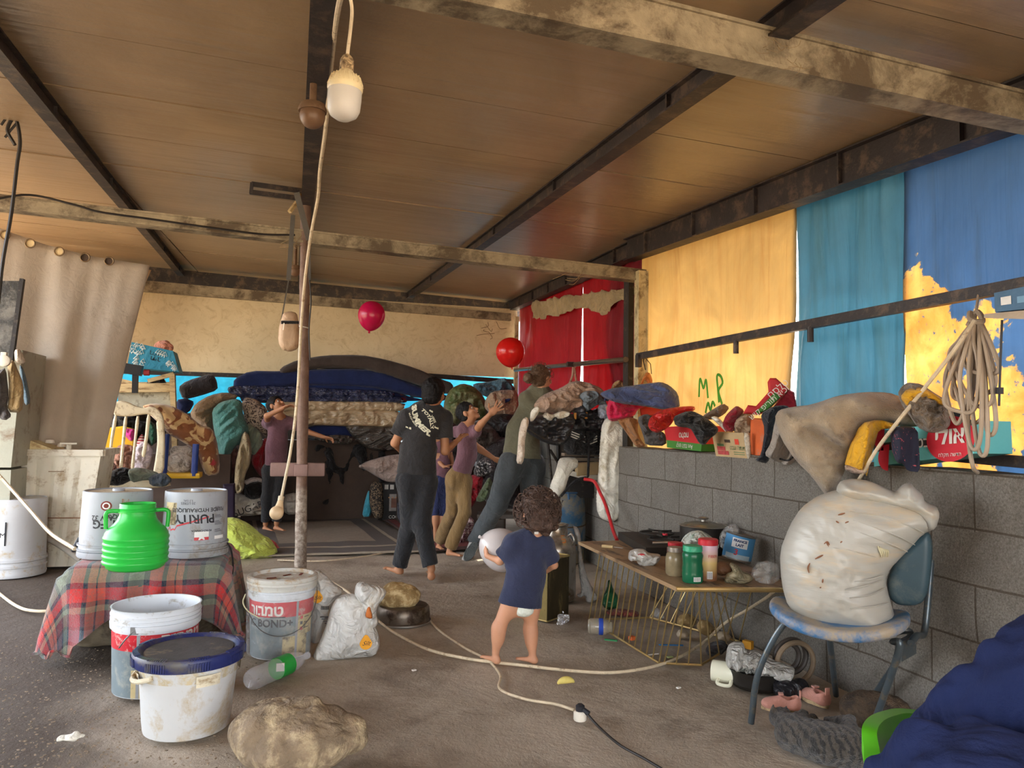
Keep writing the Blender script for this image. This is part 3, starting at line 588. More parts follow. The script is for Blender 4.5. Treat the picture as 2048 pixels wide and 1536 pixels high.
def spots(name, c, c2, sc=40, th=(.35, .45), kind='Object', feat='F1', rnd=1):
 if name in MATS: return MATS[name]
 mt, n, l, p = _mk(name); v = _vec(n, l, (1, 1, 1), kind); o = n.new('ShaderNodeTexNoise'); o.inputs['Scale'].default_value = sc; o.inputs['Detail'].default_value = 2; o.inputs['Distortion'].default_value = 2.2; l.new(v, o.inputs['Vector'])
 a = _mix(n, l, _ramp(n, l, o.outputs['Fac'], *th), c, c2); l.new(a, p.inputs['Base Color']); p.inputs['Roughness'].default_value = .85
 _bump(n, l, p, _noise(n, l, 9, 3, .5, 1.2, v), .4, .04); MATS[name] = mt; return mt
leo = spots('leopard_print', srgb(140, 118, 92), srgb(34, 28, 26), 34, (.42, .5))
puff('handbag', [(741, 968), (752, 962), (766, 966), (768, 1036), (752, 1040), (741, 1020), (738, 995)], ('C', AY(752, 1000, 8.95)), .07, leo, label='leopard print bag standing beside the oven box', cat='bag')
puff('plastic_bag', [(728, 1008), (736, 980), (742, 985), (744, 1020), (740, 1034), (724, 1034)], ('C', AY(734, 1010, 9.05)), .05, fab('turquoise_plastic', srgb(70, 160, 180), r=.4), label='small turquoise bag squeezed left of the leopard print bag', cat='bag')
def basket():
 base = G(652, 1030, 0) + np.array([0, .18, 0]); t = thing('laundry_basket', 'pale slotted plastic laundry basket full of clothes on the grey rug', 'basket', base); m = M('pale_grey_plastic', srgb(190, 180, 164), r=.45, v=.06)
 H = .40; n_, k_ = 112, 30; V = []; F = []
 for s, off in ((0, 0), (1, -.006)):
  for j in range(k_ + 1):
   z = H * j / k_; f = 1 + .20 * j / k_
   for i in range(n_):
    a = 2 * pi * i / n_; e = .42; x = abs(cos(a)) ** e * np.sign(cos(a)); y = abs(sin(a)) ** e * np.sign(sin(a)); g = (1 if j > 1 else .9 + .1 * j)
    V.append(base + [x * (.19 * f * g + off), y * (.145 * f * g + off), z + .004])
 m_ = n_ * (k_ + 1)
 for j in range(k_):
  for i in range(n_):
   row = j // 4; hole = 5 <= j <= 24 and j % 4 in (0, 1, 2) and (i + row * 2) % 6 in (1, 2) and not (j % 4 == 2 and (i + row * 2) % 6 == 1)
   if hole: continue
   i2 = (i + 1) % n_; F.append((j * n_ + i, j * n_ + i2, (j + 1) * n_ + i2, (j + 1) * n_ + i)); F.append((m_ + j * n_ + i, m_ + (j + 1) * n_ + i, m_ + (j + 1) * n_ + i2, m_ + j * n_ + i2))
 F.append(tuple(range(n_ - 1, -1, -1))); place('body', V, F, m, t)
 b = B(); P = []
 for i in range(72):
  a = 2 * pi * i / 72; e = .42; P.append(base + [abs(cos(a)) ** e * np.sign(cos(a)) * .236, abs(sin(a)) ** e * np.sign(sin(a)) * .182, H])
 b.tube(P, .013, 8, closed=True); b.go('rim', m, t)
 return base
bk = basket()
bandana = spots('red_white_print', srgb(170, 30, 34), srgb(220, 200, 190), 60, (.52, .56))
puff('cloth', [(600, 962), (618, 960), (634, 946), (648, 942), (660, 952), (664, 962), (650, 960), (636, 966), (616, 972), (600, 974)], ('C', bk + [0, -.12, .40]), .07, bandana, fold=.01, label='red and white printed cloth lying on top of the laundry basket', cat='cloth')
puff('shirt', [(605, 966), (630, 958), (648, 962), (654, 978), (648, 992), (640, 996), (634, 990), (640, 978), (625, 974), (606, 976)], ('C', bk + [0, -.21, .36]), .04, blk, fold=.008, label='black shirt hanging out over the laundry basket rim', cat='shirt')
puff('jeans', [(644, 954), (656, 954), (668, 964), (674, 982), (662, 986), (654, 982), (658, 968)], ('C', bk + [0, -.20, .37]), .04, fab('light_denim', srgb(116, 126, 134)), fold=.01, label='grey-blue denim garment hanging from the laundry basket', cat='jeans')
def rug(name, pts, label, mat, th=.008):
 P = np.array([G(*p, .006) for p in pts]); n = len(P); V = np.vstack([P, P + [0, 0, th]]); F = [tuple(range(n, 2 * n))] + [(i, (i + 1) % n, (i + 1) % n + n, i + n) for i in range(n)]
 return place(name, V, F, mat, smooth=False, label=label, cat='rug') if False else _rug(name, P, th, mat, label)
def _rug(name, P, th, mat, label, n=26):
 V = []; UV = []
 for s in (1, 0):
  for j in range(n + 1):
   for i in range(n + 1):
    a, b_ = i / n, j / n; p = P[0] * (1 - a) * (1 - b_) + P[1] * a * (1 - b_) + P[3] * (1 - a) * b_ + P[2] * a * b_
    V.append(p + [0, 0, th * s + (.012 * abs(fbm(p, 2.2, 8)) if s else 0) + .002]); UV.append((a, b_))
 m = (n + 1) ** 2; F = []
 for j in range(n):
  for i in range(n): q = j * (n + 1) + i; F.append((q, q + 1, q + n + 2, q + n + 1)); F.append((q + m, q + m + n + 1, q + m + n + 2, q + m + 1))
 e = list(range(n + 1)) + [j * (n + 1) + n for j in range(1, n + 1)] + [n * (n + 1) + i for i in range(n - 1, -1, -1)] + [j * (n + 1) for j in range(n - 1, 0, -1)]
 for a, b_ in zip(e, e[1:] + e[:1]): F.append((b_, a, a + m, b_ + m))
 return place(name, V, F, mat, smooth=True, uv=UV, label=label, cat='rug')
def rugmat(name, cols, rings, line=None):
 mt, n, l, p = _mk(name); t = n.new('ShaderNodeTexCoord'); s = n.new('ShaderNodeSeparateXYZ'); l.new(t.outputs['UV'], s.inputs[0]); v = _vec(n, l)
 mn = lambda q: _math(n, l, 'MINIMUM', q, _math(n, l, 'SUBTRACT', 1.0, q)); dd = _math(n, l, 'MINIMUM', mn(s.outputs[0]), mn(s.outputs[1]))
 r = n.new('ShaderNodeValToRGB'); r.color_ramp.interpolation = 'CONSTANT'; els = r.color_ramp.elements
 els[0].position = 0; els[0].color = col3(cols[0]); els[1].position = rings[0]; els[1].color = col3(cols[1])
 for k in range(2, len(cols)): e = els.new(rings[k - 1]); e.color = col3(cols[k])
 l.new(_math(n, l, 'MULTIPLY', dd, 2.0), r.inputs[0])
 a = _mix(n, l, _ramp(n, l, _noise(n, l, 26, 5, .7, 0, v), .35, .7, (0, 0, 0, 1), (.45, .45, .45, 1)), r.outputs[0], srgb(96, 82, 70)); l.new(a, p.inputs['Base Color']); p.inputs['Roughness'].default_value = .95
 _bump(n, l, p, _noise(n, l, 120, 3, .6, 0, v), .4, .01); return mt
g1, g2, g3 = srgb(120, 108, 94), srgb(84, 76, 70), srgb(156, 142, 122)
rug('rug', [(470, 1036), (742, 1028), (868, 1104), (470, 1116)], 'worn grey-beige rug with plain borders under the laundry basket', rugmat('grey_rug', [g3, g2, g3, g2, srgb(138, 124, 106)], [.03, .22, .27, .46]))
rug('rug', [(738, 1022), (930, 1020), (1010, 1094), (862, 1104)], 'dark red bordered rug under the children right of the grey rug', rugmat('red_rug', [srgb(66, 40, 36), srgb(122, 44, 44), srgb(60, 36, 34), srgb(110, 36, 38)], [.08, .25, .33]))
puff('cloth', [(440, 1036), (470, 1034), (500, 1048), (524, 1070), (540, 1076), (557, 1102), (548, 1114), (515, 1119), (470, 1120), (440, 1122)], ('C', G(500, 1118, 0) + [0, .15, 0]), .16, fab('lime_yellow_cloth', srgb(198, 210, 96), v=.12), tb=.2, w=.25, fold=.03, fs=9, fdir=-.5, label='lime yellow garment heaped on the floor behind the silver pail', cat='garment')
puff('cloth', [(540, 1078), (552, 1084), (562, 1100), (556, 1106), (546, 1096)], ('C', G(552, 1106, 0) + [0, .1, 0]), .03, fab('coral_cloth', srgb(196, 92, 92)), label='small coral pink cloth tip by the lime garment', cat='cloth')
sack = M('white_woven_sack', srgb(206, 198, 184), r=.6, v=.08, wr=.5, ws=8, d=srgb(150, 136, 116), ds=6, da=.3)
t = puff('sack', [(440, 990), (460, 984), (500, 992), (528, 990), (532, 1028), (500, 1032), (440, 1032)], ('C', AY(490, 1010, 8.7)), .14, sack, tb=.15, fold=.02, label='white woven sack with black lettering left of the boy', cat='sack')
txt('SUGAR', .10, M('faded_black_print', srgb(50, 46, 44)), t, AY(497, 1018, 8.54), (.93, 0, .36), (-.36, 0, .93))
puff('sack', [(566, 990), (592, 984), (604, 1000), (600, 1028), (572, 1030), (562, 1010)], ('C', AY(584, 1008, 9.0)), .12, sack, fold=.02, seed=3, label='white woven sack between the boy and the pole', cat='sack')
puff('bag', [(488, 972), (500, 964), (520, 962), (528, 976), (526, 994), (505, 1000), (488, 992)], ('C', AY(508, 982, 8.6)), .10, blk, label='rounded black cloth bag on the white sack', cat='bag')
puff('cloth', [(486, 962), (505, 954), (524, 956), (530, 966), (512, 964), (494, 972)], ('C', AY(508, 962, 8.62)), .05, fab('pale_pink_cloth', srgb(208, 190, 178)), fold=.01, label='pale pinkish cloth on the black bag', cat='cloth')
puff('garment', [(508, 900), (535, 870), (560, 905), (556, 955), (530, 960), (515, 948), (502, 925)], ('C', AY(528, 915, 8.75)), .1, fab('crimson_cloth', srgb(146, 26, 36)), fold=.03, fdir=pi / 2, label='crimson garment hanging behind the boy at the left', cat='garment')
puff('garment', [(486, 855), (500, 846), (520, 862), (528, 890), (512, 912), (494, 905), (486, 880)], ('C', AY(506, 880, 8.7)), .07, fab('sage_grey_cloth', srgb(138, 148, 128)), fold=.02, fdir=1.2, label='sage grey cloth under the paisley cushion', cat='garment')
pais = spots('paisley_print', srgb(176, 158, 140), srgb(58, 46, 44), 24, (.5, .55))
puff('cushion', [(482, 808), (490, 794), (512, 798), (534, 816), (538, 850), (534, 878), (520, 862), (500, 858), (490, 840), (486, 822)], ('C', AY(510, 830, 8.75)), .12, pais, label='black and beige paisley cushion behind the boy\'s head', cat='cushion')
puff('blanket', [(424, 820), (440, 804), (470, 797), (484, 802), (486, 830), (500, 860), (484, 888), (470, 892), (452, 930), (438, 914), (432, 880), (426, 850)], ('C', AY(456, 850, 8.6)), .16, fab('teal_green_cloth', srgb(82, 130, 122)), tb=.1, w=.2, fold=.035, fs=7, fdir=.8, label='teal green blanket bulging from the heap left of the boy', cat='blanket')
puff('trousers', [(484, 868), (490, 862), (498, 870), (502, 890), (504, 905), (500, 930), (490, 950), (488, 980), (474, 990), (468, 975), (470, 930), (478, 895)], ('C', AY(486, 920, 8.45)), .05, fab('khaki_cloth', srgb(160, 142, 110)), fold=.03, fs=14, fdir=pi / 2, label='khaki trousers hanging down in front of the heap', cat='trousers')
puff('garment', [(438, 905), (470, 890), (482, 905), (470, 940), (458, 978), (440, 960), (432, 930)], ('C', AY(456, 935, 8.7)), .1, fab('maroon_floral_cloth', srgb(110, 74, 66), v=.5, vs=9), fold=.03, label='maroon and beige floral cloth below the teal blanket', cat='garment')
puff('box', [(446, 968), (470, 966), (470, 1034), (448, 1036)], ('C', AY(458, 1000, 8.1)), .1, M('dark_purple_carton', srgb(50, 38, 62)), w=.02, smoothpoly=False, label='dark purple carton with a small picture behind the silver pail', cat='box')
puff('sheet', [(378, 830), (392, 806), (420, 790), (450, 784), (478, 790), (470, 800), (440, 806), (426, 830), (424, 870), (400, 850)], ('C', AY(430, 820, 8.85)), .15, fab('tan_sheet', srgb(146, 122, 96)), fold=.02, fdir=.5, label='tan bed sheet spread over the heap above the teal blanket', cat='sheet')
puff('rolled_mat', [(356, 775), (372, 762), (425, 746), (434, 762), (436, 780), (400, 792), (366, 800)], ('C', AY(396, 775, 9.0)), .09, fab('charcoal_felt', srgb(56, 52, 54)), label='charcoal rolled mat leaning up under the back wall gap', cat='mat')
puff('cloth', [(352, 800), (372, 796), (390, 804), (378, 826), (352, 830)], ('C', AY(368, 812, 8.95)), .09, navy, label='dark navy cloth below the charcoal rolled mat', cat='cloth')
def flowers():
 mt, n, l, p = _mk('brown_flower_fleece'); v = _vec(n, l)
 a = _mix(n, l, _ramp(n, l, _noise(n, l, 6.5, 2, .4, 1.6, v), .50, .53), srgb(128, 74, 34), srgb(196, 160, 108))
 a = _mix(n, l, _ramp(n, l, _noise(n, l, 4.1, 3, .5, .8, v), .64, .67), a, srgb(170, 40, 48)); l.new(a, p.inputs['Base Color'])
 p.inputs['Roughness'].default_value = .9; p.inputs['Sheen Weight'].default_value = .3; _bump(n, l, p, _noise(n, l, 90, 3, .6, 0, v), .3, .01); return mt
puff('blanket', [(282, 812), (305, 806), (340, 810), (372, 826), (400, 850), (424, 856), (434, 880), (440, 925), (438, 950), (412, 952), (402, 930), (396, 906), (366, 884), (336, 868), (322, 850), (300, 830)], ('C', AY(370, 870, 7.9)), .12, flowers(), tb=.1, w=.15, fold=.03, fs=8, fdir=-.6, label='brown fleece blanket with beige scrolls and a red flower', cat='blanket')
Ys = 8.4; t = thing('wooden_shelf', 'pale rough wooden rack standing behind the broken white chair', 'shelf', AY(290, 950, Ys)); wood = M('raw_pine', srgb(190, 164, 118), r=.7, v=.2, st=(1, 1, 6), vs=4, d=srgb(130, 100, 64), ds=6, da=.3)
def stick(a, b_, w=.05, h=.05, Y=Ys, nm='rail'): q = B(); q.beam(AY(*a, Y), AY(*b_, Y), w, h, up=(0, 1, .01)); q.go(nm, wood, t, smooth=False)
stick((345, 748), (352, 950), .05, .09, nm='upright'); stick((232, 776), (350, 775), .09, .05); stick((296, 762), (348, 748), .04, .05); stick((232, 760), (284, 772), .05, .05); stick((214, 745), (206, 960), .05, .05, nm='upright')
b = B(); b.hexa([AY(236, 830, Ys + .05), AY(342, 830, Ys + .05), AY(342, 830, Ys + .07), AY(236, 830, Ys + .07), AY(236, 785, Ys + .05), AY(342, 783, Ys + .05), AY(342, 783, Ys + .07), AY(236, 785, Ys + .07)]); b.go('back_board', M('greyish_board', srgb(164, 158, 138), d=srgb(90, 80, 60), ds=7, da=.3), t, smooth=False)
b = B(); b.hexa([AY(232, 772, Ys + .12), AY(345, 772, Ys + .12), AY(345, 768, Ys + .55), AY(232, 768, Ys + .55), AY(232, 768, Ys + .12), AY(345, 768, Ys + .12), AY(345, 764, Ys + .55), AY(232, 764, Ys + .55)]); b.go('shelf_board', wood, t, smooth=False)
puff('bag', [(292, 768), (300, 756), (326, 754), (334, 766), (330, 774), (296, 774)], ('C', AY(314, 765, 8.5)), .07, M('shiny_black_bag', srgb(34, 32, 36), r=.3, wr=.9), label='shiny black bag lying in the wooden rack', cat='bag')
def cartonq(name, q4, Y, depth, mat, label, face_items=None, cat='box', along=(0, 1, 0)):
 """q4: px corners tl,tr,br,bl of the front"""
 t = thing(name, label, cat, AY(*q4[3], Y)); P = [AY(*p, Y) for p in q4]; d = np.array(along) * depth
 b = B(); b.hexa([P[3], P[2], P[2] + d, P[3] + d, P[0], P[1], P[1] + d, P[0] + d]); b.go('carton', mat, t, smooth=False); return t, P
teal = M('teal_print_card', srgb(40, 122, 146), r=.6, v=.08, wr=.2)
t, P = cartonq('carton', [(263, 684), (346, 702), (358, 744), (254, 734)], 8.3, .3, teal, 'teal blue carton with white fir tree outlines, upside down on the rack')
def on(P, a, b_, n=.002):
 p = P[0] * (1 - a) * (1 - b_) + P[1] * a * (1 - b_) + P[3] * (1 - a) * b_ + P[2] * a * b_; return p + np.array([0, -n, 0])
U_ = P[1] - P[0]; Vv = P[0] - P[3]
wl = M('white_line_print', srgb(206, 214, 210), bp=0); bl = M('black_ink', srgb(24, 24, 28), bp=0)
def tree(P, a, b_, s, par, mat=None, nrm=(0, -1, 0)):
 q = on(P, a, b_, .003); u = (P[1] - P[0]); u = u / np.linalg.norm(u); v = (P[0] - P[3]); v = v / np.linalg.norm(v); b = B()
 L = [q - u * s, q + v * s * 1.6, q + u * s, q - u * s]; b.tube(L, .0035, 4); b.tube([q, q - v * s * .8], .0035, 4); b.go('printed_tree', mat or wl, par)
for k in range(26):
 a, b_ = RNG.uniform(.02, .3), RNG.uniform(.08, .9)
 if k > 17: a = RNG.uniform(.8, .97); b_ = RNG.uniform(.6, .92)
 tree(P, a, b_, .022, t)
for k in range(4): tree(P, .62 + .05 * k, .25 + .02 * k, .025, t, wl)
txt('בית', .07, bl, t, on(P, .56, .52), -U_, -Vv); txt('אצלך', .05, bl, t, on(P, .56, .30), -U_, -Vv)
sdf = SDF(AY(322, 700, 8.35) - .2, AY(322, 700, 8.35) + .2, .012); q = AY(326, 695, 8.45); sdf.ell(q, (.10, .09, .08)); sdf.disp(lambda P: .012 * ridge(P, 14, 4)); sdf.go('cloth_bundle', fab('salmon_cloth', srgb(206, 138, 112)), label='salmon coloured bundle on top of the teal carton', cat='bundle')
t = thing('power_drill', 'black cordless drill hanging by the wooden rack', 'drill', AY(268, 745, 8.1)); bp_ = M('black_plastic', srgb(28, 27, 28), r=.45)
b = B(); b.beam(AY(246, 736, 8.1), AY(284, 742, 8.1), .1, .10, up=(0, 1, 0)); b.go('body', bp_, t); b = B(); b.beam(AY(271, 748, 8.1), AY(270, 786, 8.1), .05, .05, up=(0, 1, 0)); b.go('handle', bp_, t)
b = B(); b.lathe([(0, 0), (.03, 0), (.03, .05), (0, .05)], AY(288, 745, 8.1), 14, R=roty(pi / 2)); b.go('chuck', M('red_ring', srgb(150, 50, 50)), t)
def broken_chair():
 Y = 7.6; t = thing('plastic_chair', 'broken cream plastic garden chair with a slatted back, clothes behind it', 'chair', AY(270, 960, Y)); m = M('yellowed_white_plastic', srgb(226, 212, 180), r=.45, v=.08, d=srgb(160, 134, 96), ds=16, da=.25)
 puff('top_rail', [(226, 806), (240, 801), (256, 804), (272, 812), (288, 816), (300, 812), (316, 816), (326, 830), (330, 850), (316, 848), (308, 832), (296, 828), (280, 830), (262, 833), (244, 833), (226, 830)], ('Y', Y), .018, m, t, w=.02, label=None)
 puff('side_post', [(312, 838), (328, 838), (331, 880), (328, 950), (305, 952), (312, 910), (315, 880)], ('Y', Y), .022, m, t, w=.02)
 for q in ([(228, 830), (236, 830), (224, 895), (222, 948), (214, 948), (220, 880)], [(248, 832), (256, 832), (248, 900), (245, 944), (237, 944), (243, 890)], [(272, 832), (280, 832), (272, 890), (268, 944), (260, 944), (267, 890)], [(294, 828), (302, 828), (296, 880), (290, 916), (282, 912), (289, 880)]):
  puff('slat', q, ('Y', Y), .012, m, t, w=.02)
 puff('seat', [(205, 955), (330, 955), (345, 975), (200, 975)], ('Y', Y - .1), .2, m, t, tb=.1, w=.02)
broken_chair()
t = thing('crate', 'yellow plastic crate stuffed with clothes behind the broken chair', 'crate', AY(236, 915, 8.0)); yel = M('yellow_plastic', srgb(224, 176, 40), r=.4, v=.08)
puff('panel', [(214, 856), (246, 852), (268, 858), (272, 915), (204, 916)], ('Y', 7.85), .02, yel, t, w=.02, tb=.25, smoothpoly=False)
for poly, mt, lb, Y, c in (([(222, 826), (330, 820), (336, 870), (290, 900), (222, 862)], blk, 'black jacket stuffed behind the slats of the broken chair', 8.0, 'jacket'),
  ([(246, 856), (272, 858), (270, 876), (262, 884), (248, 870)], fab('magenta_cloth', srgb(186, 40, 120)), 'magenta cloth poking over the yellow crate', 7.8, 'cloth'),
  ([(224, 905), (240, 888), (262, 890), (282, 900), (280, 940), (224, 945)], fab('brown_rose_cloth', srgb(150, 108, 88)), 'brownish rose garment inside the chair back', 7.8, 'garment'),
  ([(298, 840), (312, 850), (314, 880), (302, 895), (296, 870)], fab('bottle_green_cloth', srgb(24, 70, 48)), 'bottle green cloth strip behind the last chair slat', 7.82, 'cloth'),
  ([(262, 905), (285, 880), (300, 888), (308, 905), (296, 940), (270, 945)], fab('pale_lilac_cloth', srgb(206, 192, 196)), 'pale lilac shirt crumpled inside the chair back', 7.74, 'shirt'),
  ([(204, 930), (220, 915), (236, 935), (226, 955), (206, 950)], spots('dusky_print', srgb(90, 50, 60), srgb(170, 140, 130), 30, (.5, .56)), 'dusky printed cloth beside the washing tub', 7.6, 'cloth'),
  ([(208, 950), (240, 934), (260, 936), (268, 958), (240, 972), (212, 970)], blk, 'black garment draped behind the left silver pail', 7.2, 'garment'),
  ([(254, 940), (275, 934), (310, 942), (330, 955), (320, 964), (290, 960), (262, 966)], fab('grey_green_cloth', srgb(124, 132, 116)), 'grey-green garment lying on the pile between the two silver pails', 7.1, 'garment'),
  ([(296, 952), (330, 944), (346, 960), (330, 974), (300, 972)], fab('slate_cloth', srgb(70, 78, 88)), 'slate grey cloth just left of the right silver pail', 7.05, 'cloth')):
 puff(mt.name.replace('_cloth', '') and c, poly, ('C', AY(poly[0][0], poly[0][1], Y)), .06, mt, fold=.02, fs=12, seed=len(poly), label=lb, cat=c)
st_ = fab('striped_red_white', srgb(214, 200, 200));
def stripes(name, c1, c2, sc, ax=0):
 if name in MATS: return MATS[name]
 mt, n, l, p = _mk(name); v = _vec(n, l); s = n.new('ShaderNodeSeparateXYZ'); l.new(v, s.inputs[0]); q = _math(n, l, 'ADD', _math(n, l, 'MULTIPLY', s.outputs[ax], sc), _noise(n, l, 5, 2, .5, 0, v)); q = _math(n, l, 'FRACT', q)
 l.new(_mix(n, l, _ramp(n, l, q, .48, .52), c1, c2), p.inputs['Base Color']); p.inputs['Roughness'].default_value = .9; MATS[name] = mt; return mt
puff('shirt', [(274, 880), (284, 866), (292, 880), (286, 900), (272, 908)], ('C', AY(280, 885, 7.78)), .04, stripes('red_white_stripe', srgb(160, 40, 60), srgb(220, 205, 200), 40, 2), label='red and white striped shirt between the chair slats', cat='shirt')
t = thing('step_chair', 'small step chair with dark blue tube legs and yellow tread', 'chair', AY(360, 955, 7.9)); bt = M('royal_blue_metal', srgb(34, 58, 128), r=.35)
for a, c in (((333, 868), (327, 952)), ((392, 888), (388, 952))): b = B(); b.tube([AY(*a, 7.7), AY(*c, 7.7)], .03, 12); b.go('leg', bt, t)
b = B(); b.box(AY(362, 950, 7.8), (.36, .25, .05), bev=.01); b.go('tread', yel, t)
sdf = SDF(AY(362, 920, 7.9) - .3, AY(362, 920, 7.9) + .3, .012); sdf.ell(AY(360, 926, 7.9), (.15, .13, .115)); sdf.ell(AY(366, 902, 7.95), (.12, .1, .06)); sdf.disp(lambda P: .014 * ridge(P, 12, 8)); sdf.go('bundle', fab('offwhite_cloth', srgb(206, 196, 184), d=srgb(120, 108, 96), ds=8, da=.35), label='off-white knotted cloth bundle sitting on the step chair', cat='bundle')
blk2 = M('soft_black_bag', srgb(36, 33, 33), r=.55, wr=.8, ws=8)
heap = [('sack', [(890, 830), (893, 800), (905, 780), (925, 771), (945, 776), (962, 792), (975, 820), (965, 836), (930, 840), (905, 850)], 8.6, .2, M('camouflage_bag', srgb(112, 106, 72), v=.5, vs=5, r=.5, d=srgb(72, 84, 44), ds=5, da=.45, wr=.7), 'olive camouflage coloured bulging sack behind the looking-up boy'),
('pillow', [(950, 768), (985, 764), (1006, 757), (1016, 764), (1028, 780), (1010, 784), (985, 796), (960, 786), (952, 778)], 8.9, .1, fab('slate_blue_cloth', srgb(82, 110, 124)), 'slate blue pillow topping the heap left of the woman'),
('bag', [(974, 800), (985, 786), (1010, 782), (1032, 784), (1034, 812), (1030, 826), (1010, 832), (985, 826), (972, 815)], 8.3, .14, fab('sand_brown_cloth', srgb(154, 126, 102)), 'sand brown bag with a dark blue stroke next to the raised hand'),
('bag', [(972, 836), (1000, 830), (1030, 832), (1034, 850), (1020, 870), (1000, 880), (985, 874), (974, 856)], 8.0, .16, blk2, 'slack black bag behind the raised hand'),
('bag', [(940, 850), (965, 842), (990, 860), (1000, 880), (980, 905), (950, 900)], 7.9, .15, fab('dark_brown_cloth', srgb(66, 54, 46)), 'dark brown heap of bedding right of the purple shirt'),
('blanket', [(960, 905), (985, 880), (1040, 885), (1050, 950), (1040, 1010), (985, 1010), (955, 970)], 7.9, .2, fab('blackish_cloth', srgb(46, 40, 40)), 'blackish bedding heaped behind the woman\'s legs'),
('bundle', [(948, 945), (955, 925), (970, 915), (985, 920), (988, 938), (975, 950), (958, 952)], 7.4, .08, spots('black_white_print', srgb(50, 46, 48), srgb(170, 164, 160), 30, (.56, .6)), 'black and white printed bundle beside the woman\'s hip'),
('cloth', [(925, 965), (945, 952), (965, 955), (960, 985), (945, 1010), (930, 1030), (926, 1000)], 7.5, .08, fab('crimson_cloth', srgb(146, 26, 36)), 'crimson cloth hanging between the boy in purple and the woman'),
('cloth', [(952, 1000), (965, 975), (978, 955), (985, 970), (975, 995), (965, 1002)], 7.3, .05, fab('olive_green_cloth', srgb(84, 94, 66)), 'olive green cloth corner by the woman\'s knee'),
('cloth', [(912, 1075), (925, 1045), (938, 1034), (948, 1045), (942, 1064), (925, 1085), (915, 1092)], 7.2, .05, spots('plum_white_print', srgb(110, 70, 80), srgb(180, 164, 156), 30, (.5, .56)), 'plum and white patterned cloth on the floor behind the shoe'),
('bedding', [(880, 860), (910, 850), (935, 900), (930, 960), (890, 985), (868, 960), (864, 900)], 8.2, .2, fab('blackish_cloth', srgb(46, 40, 40)), 'dark bedding heap between the two standing boys'),
('cloth', [(800, 1000), (860, 985), (900, 1010), (900, 1050), (830, 1056), (800, 1040)], 8.5, .2, fab('midnight_cloth', srgb(34, 34, 50)), 'midnight blue bedding low behind the boys\' legs'),
('cloth', [(868, 960), (885, 950), (893, 975), (880, 990), (866, 985)], 7.6, .04, spots('dark_flower_print', srgb(44, 40, 36), srgb(96, 90, 60), 30, (.5, .56)), 'dark flower printed cloth behind the boys\' hips')]
for nm, poly, Y, t_, mt, lb in heap:
 c = AY(*poly[0], Y); puff(nm, poly, ('C', c), t_, mt, fold=.03, fs=8, grow=1.12, w=t_ * 1.2, seed=len(poly) + int(Y * 3), label=lb, cat=nm)
puff('stroke_print', [(990, 810), (1000, 800), (1022, 796), (1020, 802), (1008, 808), (996, 816)], ('C', AY(985, 800, 8.12)), .012, fab('navy_cloth2', srgb(28, 34, 70)), label='dark blue sleeve lying across the sand brown bag', cat='garment')
puff('cloth', [(788, 796), (800, 785), (818, 795), (812, 806), (795, 805)], ('C', AY(800, 795, 9.0)), .06, fab('maroon_cloth', srgb(90, 24, 34)), label='maroon cloth tucked at the end of the wrapped mattresses', cat='cloth')
b = B(); b.beam(AY(955, 1030, 7.5), AY(1110, 1030, 7.3), .3, .04); b.go('bench_plank', M('grey_old_wood', srgb(84, 76, 68)), smooth=False, label='grey wooden plank bench behind the woman', cat='bench')
for px in (985, 1090):
 b = B(); b.box(AY(px, 1058, 7.35), (.2, .15, .2), bev=.01); b.go('block', M('grey_old_wood', srgb(84, 76, 68)), smooth=False, label='rough block under the plank bench, %s' % ('left one' if px < 1000 else 'right one'), cat='block')
# ================================================================ left side
def curtain():
 t = thing('eyelet_curtain', 'grey fabric curtain with metal eyelets hanging at the left', 'curtain', AY(110, 960, 7.0)); m = fab('warm_grey_canvas', srgb(196, 184, 168), v=.06, wr=.15, tr=.3, d=srgb(150, 134, 114), ds=2, da=.12, bs=220)
 tl, tr_, bl_, br = AY(-60, 442, 6.7), AY(300, 523, 7.0), AY(-60, 1040, 6.7), AY(176, 1040, 7.0)
 tops = [(-60, 442), (10, 462), (60, 478), (118, 494), (170, 506), (218, 513), (262, 518), (300, 523)]; xs_ = [AY(*q, 6.8)[0] for q in tops]; zs_ = [AY(*q, 6.8)[2] for q in tops]
 def fn(a, b, nn):
  d = nn * (.05 * sin(a * 19 + b * 1.2) * (.3 + b) + .03 * vn(np.array([a * 12, b * 1.5, 0]), 1, 4)); px = tl[0] + (tr_[0] - tl[0]) * a
  z = np.interp(px, xs_, zs_) - (tl[2] + (tr_[2] - tl[2]) * a); return d + np.array([0, 0, z * (1 - b)])
 sheet('cloth', tl, tr_, bl_, br, 70, 50, m, t, fn=fn, th=.004)
 ring = M('worn_brass_eyelet', srgb(120, 100, 76), r=.4, m=.7); hole = M('pale_hole', srgb(210, 186, 140)); holed = M('dark_hole', srgb(70, 54, 42))
 for i, q in enumerate(((10, 470), (60, 487), (118, 503), (170, 515), (218, 522))):
  c = AY(*q, 6.7 + .3 * (q[0] + 60) / 360 - .05); P = [c + np.array([.034 * cos(a), 0, .034 * sin(a)]) for a in np.linspace(0, 2 * pi, 25)[:-1]]
  b = B(); b.tube(P, .006, 8, closed=True); e = b.go('eyelet', ring, t)
  b = B(); b.lathe([(0, 0), (.03, 0), (.03, .004), (0, .004)], c + np.array([0, .012, 0]), 18, R=rotx(pi / 2)); b.go('hole', hole if i < 3 else holed, e)
curtain()
tarp('cream_tarpaulin', srgb(236, 214, 178), 'pale cream tarpaulin glowing above the eyelet curtain at the far left', [(-3.9, 8.6, 3.0), (-1.55, 8.9, 2.78), (-3.9, 8.6, .2), (-1.9, 8.9, 1.8)], sway(21, .04, 4), tr=.6, nu=24, nv=20)
